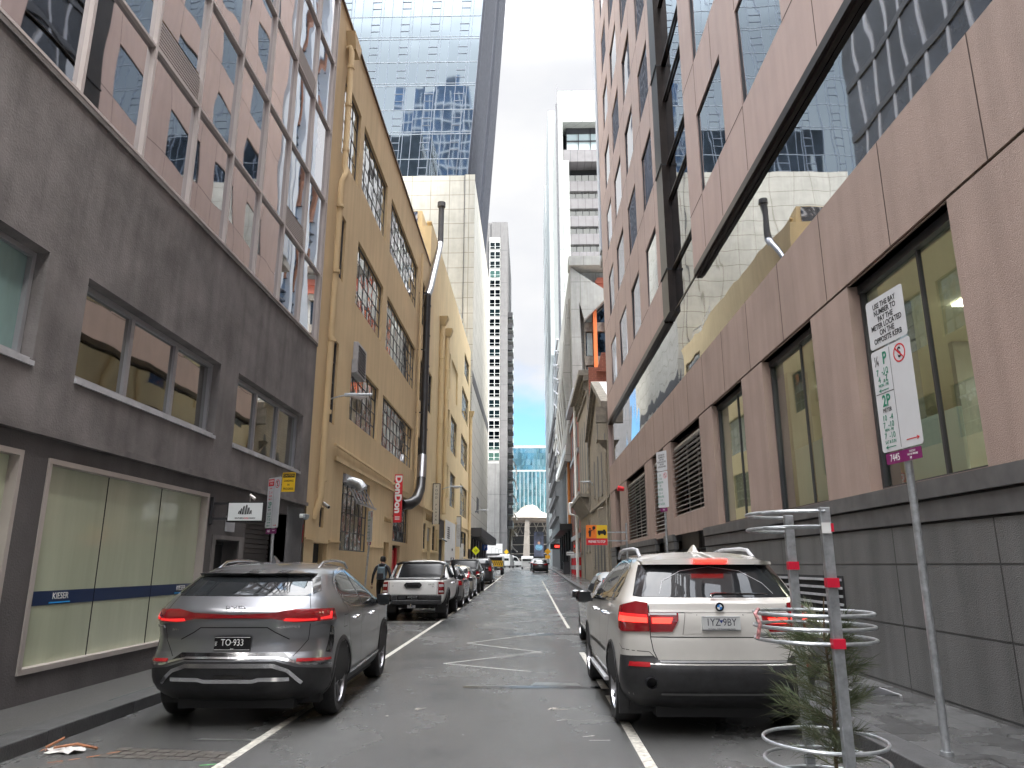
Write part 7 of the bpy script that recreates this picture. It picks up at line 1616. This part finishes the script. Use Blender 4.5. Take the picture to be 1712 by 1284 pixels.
for k in range(92):
    z = rn.uniform(.38, 1.22); a = rn.uniform(0, 2*math.pi); ln = rn.uniform(.18, .44)*(1.15-abs(z-.8)*.9)
    if math.cos(a) > .1: ln *= .5
    p = tp_(z); up = rn.uniform(.0, .7); d = Vector((math.cos(a), math.sin(a)*.9, up)).normalized(); pts = [p.copy()]
    for q in range(5):
        d = (d+Vector((0, 0, -.10 if q > 2 else .02))).normalized(); p = p+d*ln/5; pts.append(p.copy())
    tw.tube(pts, [.004, .003, .0025, .002, .0015, .001], 4)
    for q in range(44):
        t = rn.uniform(.12, 1); i = min(int(t*5), 4); b = pts[i].lerp(pts[i+1], t*5-i); dd = (pts[i+1]-pts[i]).normalized()
        side = Vector((rn.gauss(0, 1), rn.gauss(0, 1), rn.gauss(.2, .8))).normalized(); nn = (dd*.9+side*.65+Vector((0, 0, .12))).normalized(); L = rn.uniform(.07, .17); w = .0014
        s_ = nn.cross(Vector((0, 1, .2))).normalized()*w; m_ = b+nn*L*.55+Vector((0, 0, -.004)); e_ = b+nn*L+Vector((0, 0, -.018))
        mi = rn.choice((0, 0, 1, 2)); nd.face([b-s_, b+s_, m_+s_*.8, m_-s_*.8], mi); nd.face([m_-s_*.8, m_+s_*.8, e_], mi)
tw.build('twigs', mat('twig', (.09, .08, .04), .8, var=.2), T)
nd.build('needles', [mat('needle green', (.09, .125, .055), .6, var=.2, scale=8), mat('needle olive', (.13, .15, .075), .6, var=.2, scale=8), mat('needle pale', (.17, .17, .105), .6, var=.2, scale=8)], T)
# bare street tree far down
T = thing('street_tree', 'bare brownish street tree below the station roof on the left', 'tree', (-3.6, 190, 1.5)); rn = random.Random(4)
mb = MB(); mb.tube([(-5.0, 190, 1.5), (-4.9, 190, 7), (-4.7, 190, 12)], [.3, .22, .12], 8); mb.build('trunk', mat('grey bark', (.2, .17, .13), .9, var=.3), T)
mb = MB()
for k in range(60):
    z = rn.uniform(7, 15); a = rn.uniform(0, 6.28); p = Vector((-4.8, 190, z)); d = Vector((math.cos(a), math.sin(a), rn.uniform(.1, .9))); pts = [p]
    for q in range(4): d = (d+Vector((rn.gauss(0, .25), rn.gauss(0, .25), .1))).normalized(); p = p+d*rn.uniform(.4, .9); pts.append(p)
    mb.tube(pts, [.06, .05, .035, .02, .01], 4)
    for q in range(18):
        b = pts[rn.randrange(1, 5)]; c = b+Vector((rn.gauss(0, .5), rn.gauss(0, .5), rn.gauss(.1, .5))); w = rn.uniform(.05, .12); mb.face([c, c+Vector((w, 0, w)), c+Vector((0, w, 2*w))])
mb.build('crown', mat('dry crown', (.30, .26, .18), .8, var=.35, scale=2), T)
# ------------------------------------------------------------------ PERSON with a backpack
T = thing('person', 'person in a dark jacket walking away on the left footpath wearing a grey-blue backpack', 'person', (-4.78, 24.3, .13), local=True)
m_cloth = mat('dark jacket', (.03, .028, .032), .85, var=.25, scale=12, bump=.4); m_trou = mat('dark trousers', (.022, .024, .03), .85, var=.2); m_skin = mat('skin', (.35, .2, .14), .6, var=.08); m_hair = mat('black hair', (.012, .01, .01), .6, var=.3, scale=30)
def skin(name, joints, edges, m, root=0, sub=2):
    me = bpy.data.meshes.new(name); me.from_pydata([j[:3] for j in joints], edges, []); o = bpy.data.objects.new(name, me); COL.objects.link(o)
    md = o.modifiers.new('skin', 'SKIN'); md.use_smooth_shade = True
    for i, j in enumerate(joints): me.skin_vertices[0].data[i].radius = j[3] if isinstance(j[3], tuple) else (j[3], j[3])
    me.skin_vertices[0].data[root].use_root = True; s_ = o.modifiers.new('sub', 'SUBSURF'); s_.levels = sub; s_.render_levels = sub
    bpy.context.view_layer.update(); dg = bpy.context.evaluated_depsgraph_get(); nm = bpy.data.meshes.new_from_object(o.evaluated_get(dg)); o.modifiers.clear(); o.data = nm; nm.materials.clear(); nm.materials.append(m); o.parent = T; OFF[o.name] = Vector(); return o
J = [(0, 0, .95, (.15, .10)), (0, 0, 1.15, (.14, .10)), (0, .02, 1.33, (.17, .11)), (0, .03, 1.45, (.10, .08)), (0, .04, 1.52, .055), (0, .07, 1.62, (.075, .09)), (0, .07, 1.70, (.06, .07)),
     (-.19, .02, 1.41, .06), (-.28, -.02, 1.16, .045), (-.33, .08, .93, .035), (-.34, .14, .84, .03), (.19, .02, 1.41, .06), (.27, .0, 1.16, .045), (.24, .14, .97, .035), (.22, .2, .90, .03),
     (-.10, .02, .86, .095), (-.11, .12, .48, .065), (-.11, -.02, .09, .045), (-.11, .11, .03, (.045, .03)), (.10, 0, .86, .095), (.11, .02, .48, .065), (.11, -.30, .14, .045), (.11, -.22, .03, (.045, .03))]
E_ = [(0, 1), (1, 2), (2, 3), (3, 4), (4, 5), (5, 6), (3, 7), (7, 8), (8, 9), (9, 10), (3, 11), (11, 12), (12, 13), (13, 14), (0, 15), (15, 16), (16, 17), (17, 18), (0, 19), (19, 20), (20, 21), (21, 22)]
body = skin('body', J, E_, m_cloth)
me = body.data; me.materials.append(m_trou); me.materials.append(m_skin); me.materials.append(m_tyre)
for p in me.polygons:
    c = p.center
    if c.z < .09: p.material_index = 3
    elif c.z < .93 and abs(c.x) < .2: p.material_index = 1
    elif c.z > 1.51: p.material_index = 2
    elif c.z < .90 and abs(c.x) > .2: p.material_index = 2
mb = MB()
for sx_, fx in ((-1, -.345), (1, .225)):
    for q in range(5):
        x = fx-.03+q*.014; y0 = .13 if sx_ < 0 else .2; z0 = .80 if sx_ < 0 else .87; l = (.05, .075, .08, .075, .06)[q]
        mb.tube([(x, y0, z0), (x+.002, y0+.012, z0-l*.5), (x, y0+.008, z0-l)], [.009, .008, .006], 6)
mb.build('fingers', m_skin, T, smooth=True)
mb = MB(); mb.lathe([(.001, -.10), (.06, -.09), (.088, -.03), (.092, .03), (.07, .085), (.001, .105)], lambda a, b, h: (a, .065+b*1.12, 1.66+h), 18); mb.build('hair', m_hair, T, smooth=True)
mb = MB()
for s_ in (-1, 1): mb.tube([(s_*.083, .08, 1.60), (s_*.095, .075, 1.63), (s_*.085, .07, 1.655)], .012, 6)
mb.tube([(0, .165, 1.635), (0, .19, 1.605), (0, .165, 1.595)], .012, 6); mb.build('ears_and_nose', m_skin, T, smooth=True)
mb = MB(); mb.tube([(-.1, -.0, 1.47), (0, -.07, 1.50), (.1, 0, 1.47), (.05, .1, 1.45), (-.05, .1, 1.45)], .045, 8, closed=True); mb.build('hood', m_cloth, T, smooth=True)
m_pack = mat('grey blue backpack', (.12, .17, .20), .8, var=.2, scale=8, bump=.3)
mb = MB(); mb.hexa([(x*w, y, z) for z, w, y0 in ((1.02, .14, -.26), (1.42, .12, -.22)) for y in (y0, -.09) for x in (-1, 1)]); bp_ = mb.build('backpack', m_pack, T, bev=.04)
mb = MB(); mb.box(-.10, .10, -.30, -.26, 1.06, 1.22); mb.build('front_pocket', m_cloth, bp_, bev=.012)
for s_ in (-1, 1): mb = MB(); mb.tube([(s_*.10, -.10, 1.42), (s_*.12, .0, 1.50), (s_*.13, .11, 1.40), (s_*.14, .10, 1.2), (s_*.13, -.08, 1.08)], .016, 6); mb.build('strap', m_pack, bp_, smooth=True)
# ------------------------------------------------------------------ LITTER
def leaf(label, x, y, m, s=.06, rz=0, z=.0):
    mb = MB(); n = 9
    for k in range(n):
        a = 2*math.pi*k/n+rz; b = a+.25; L = s*(.6+.4*((k*7) % 3)/2)
        mb.face([(x, y, z+.012), (x+math.cos(a)*L*.5, y+math.sin(a)*L*.5, z+.022), (x+math.cos(b)*L, y+math.sin(b)*L, z+.006), (x+math.cos(b+.2)*L*.4, y+math.sin(b+.2)*L*.4, z+.02)])
    mb.tube([(x, y, z+.01), (x+math.cos(rz)*s*1.8, y+math.sin(rz)*s*1.8, z+.008)], .0025, 4)
    tag(mb.build('fallen_leaf', m), label, 'leaf', 'leaves lying on the wet road')
m_lf = mat('pale dry leaf', (.45, .40, .35), .6, var=.2, scale=30); m_lf2 = mat('brown leaf', (.35, .13, .05), .6, var=.3, scale=30)
leaf('pale dry leaf lying in the lane nearest the white SUV', .27, 8.95, m_lf, .09, 0)
leaf('pale flat leaf lying in the middle of the left half of the road', -1.27, 8.9, m_lf, .07, 1)
leaf('tiny pale leaf lying just left of the lane middle', -1.55, 8.5, m_lf, .03, 2)
leaf('brown leaf against the left kerb in the near corner', -4.25, 6.15, m_lf2, .09, 1.2); leaf('brown leaf beside the white scrap on the left kerb', -4.28, 6.95, m_lf2, .07, .3)
mb = MB(); sx0, sy0 = -4.12, 6.92; rn = random.Random(8); N = 6
Z = [[.01+.03*rn.random() for _ in range(N+1)] for _ in range(N+1)]
for i in range(N):
    for j in range(N):
        if (i in (0, 5) and j in (0, 5)): continue
        q = [(sx0-.17+.34*a/N+.04*math.sin(b), sy0-.09+.18*b/N+.03*math.cos(a*2), Z[a][b]) for a, b in ((i, j), (i+1, j), (i+1, j+1), (i, j+1))]; mb.face(q)
tag(mb.build('paper_scrap', mat('crumpled paper', (.62, .6, .57), .6, var=.15, scale=20)), 'crumpled white paper scrap lying against the left kerb', 'litter')
mb = MB(); mb.tube([(-4.2, 6.9, .04), (-4.05, 7.0, .05), (-3.85, 6.98, .02)], .012, 5); mb.tube([(-4.3, 6.95, .03), (-4.2, 7.05, .09)], .012, 5); tag(mb.build('twig_debris', m_lf2), 'orange brown twig lying over the white paper scrap', 'litter')
# covers
mb = MB(); mb.box(3.9, 4.3, 9.2, 9.7, .128, .136); mb.box(3.88, 3.9, 9.18, 9.72, .128, .137, 1); mb.box(4.3, 4.32, 9.18, 9.72, .128, .137, 1)
tag(mb.build('access_cover', [m_alud, m_sill]), 'small metal service cover set in the right footpath', 'access cover')
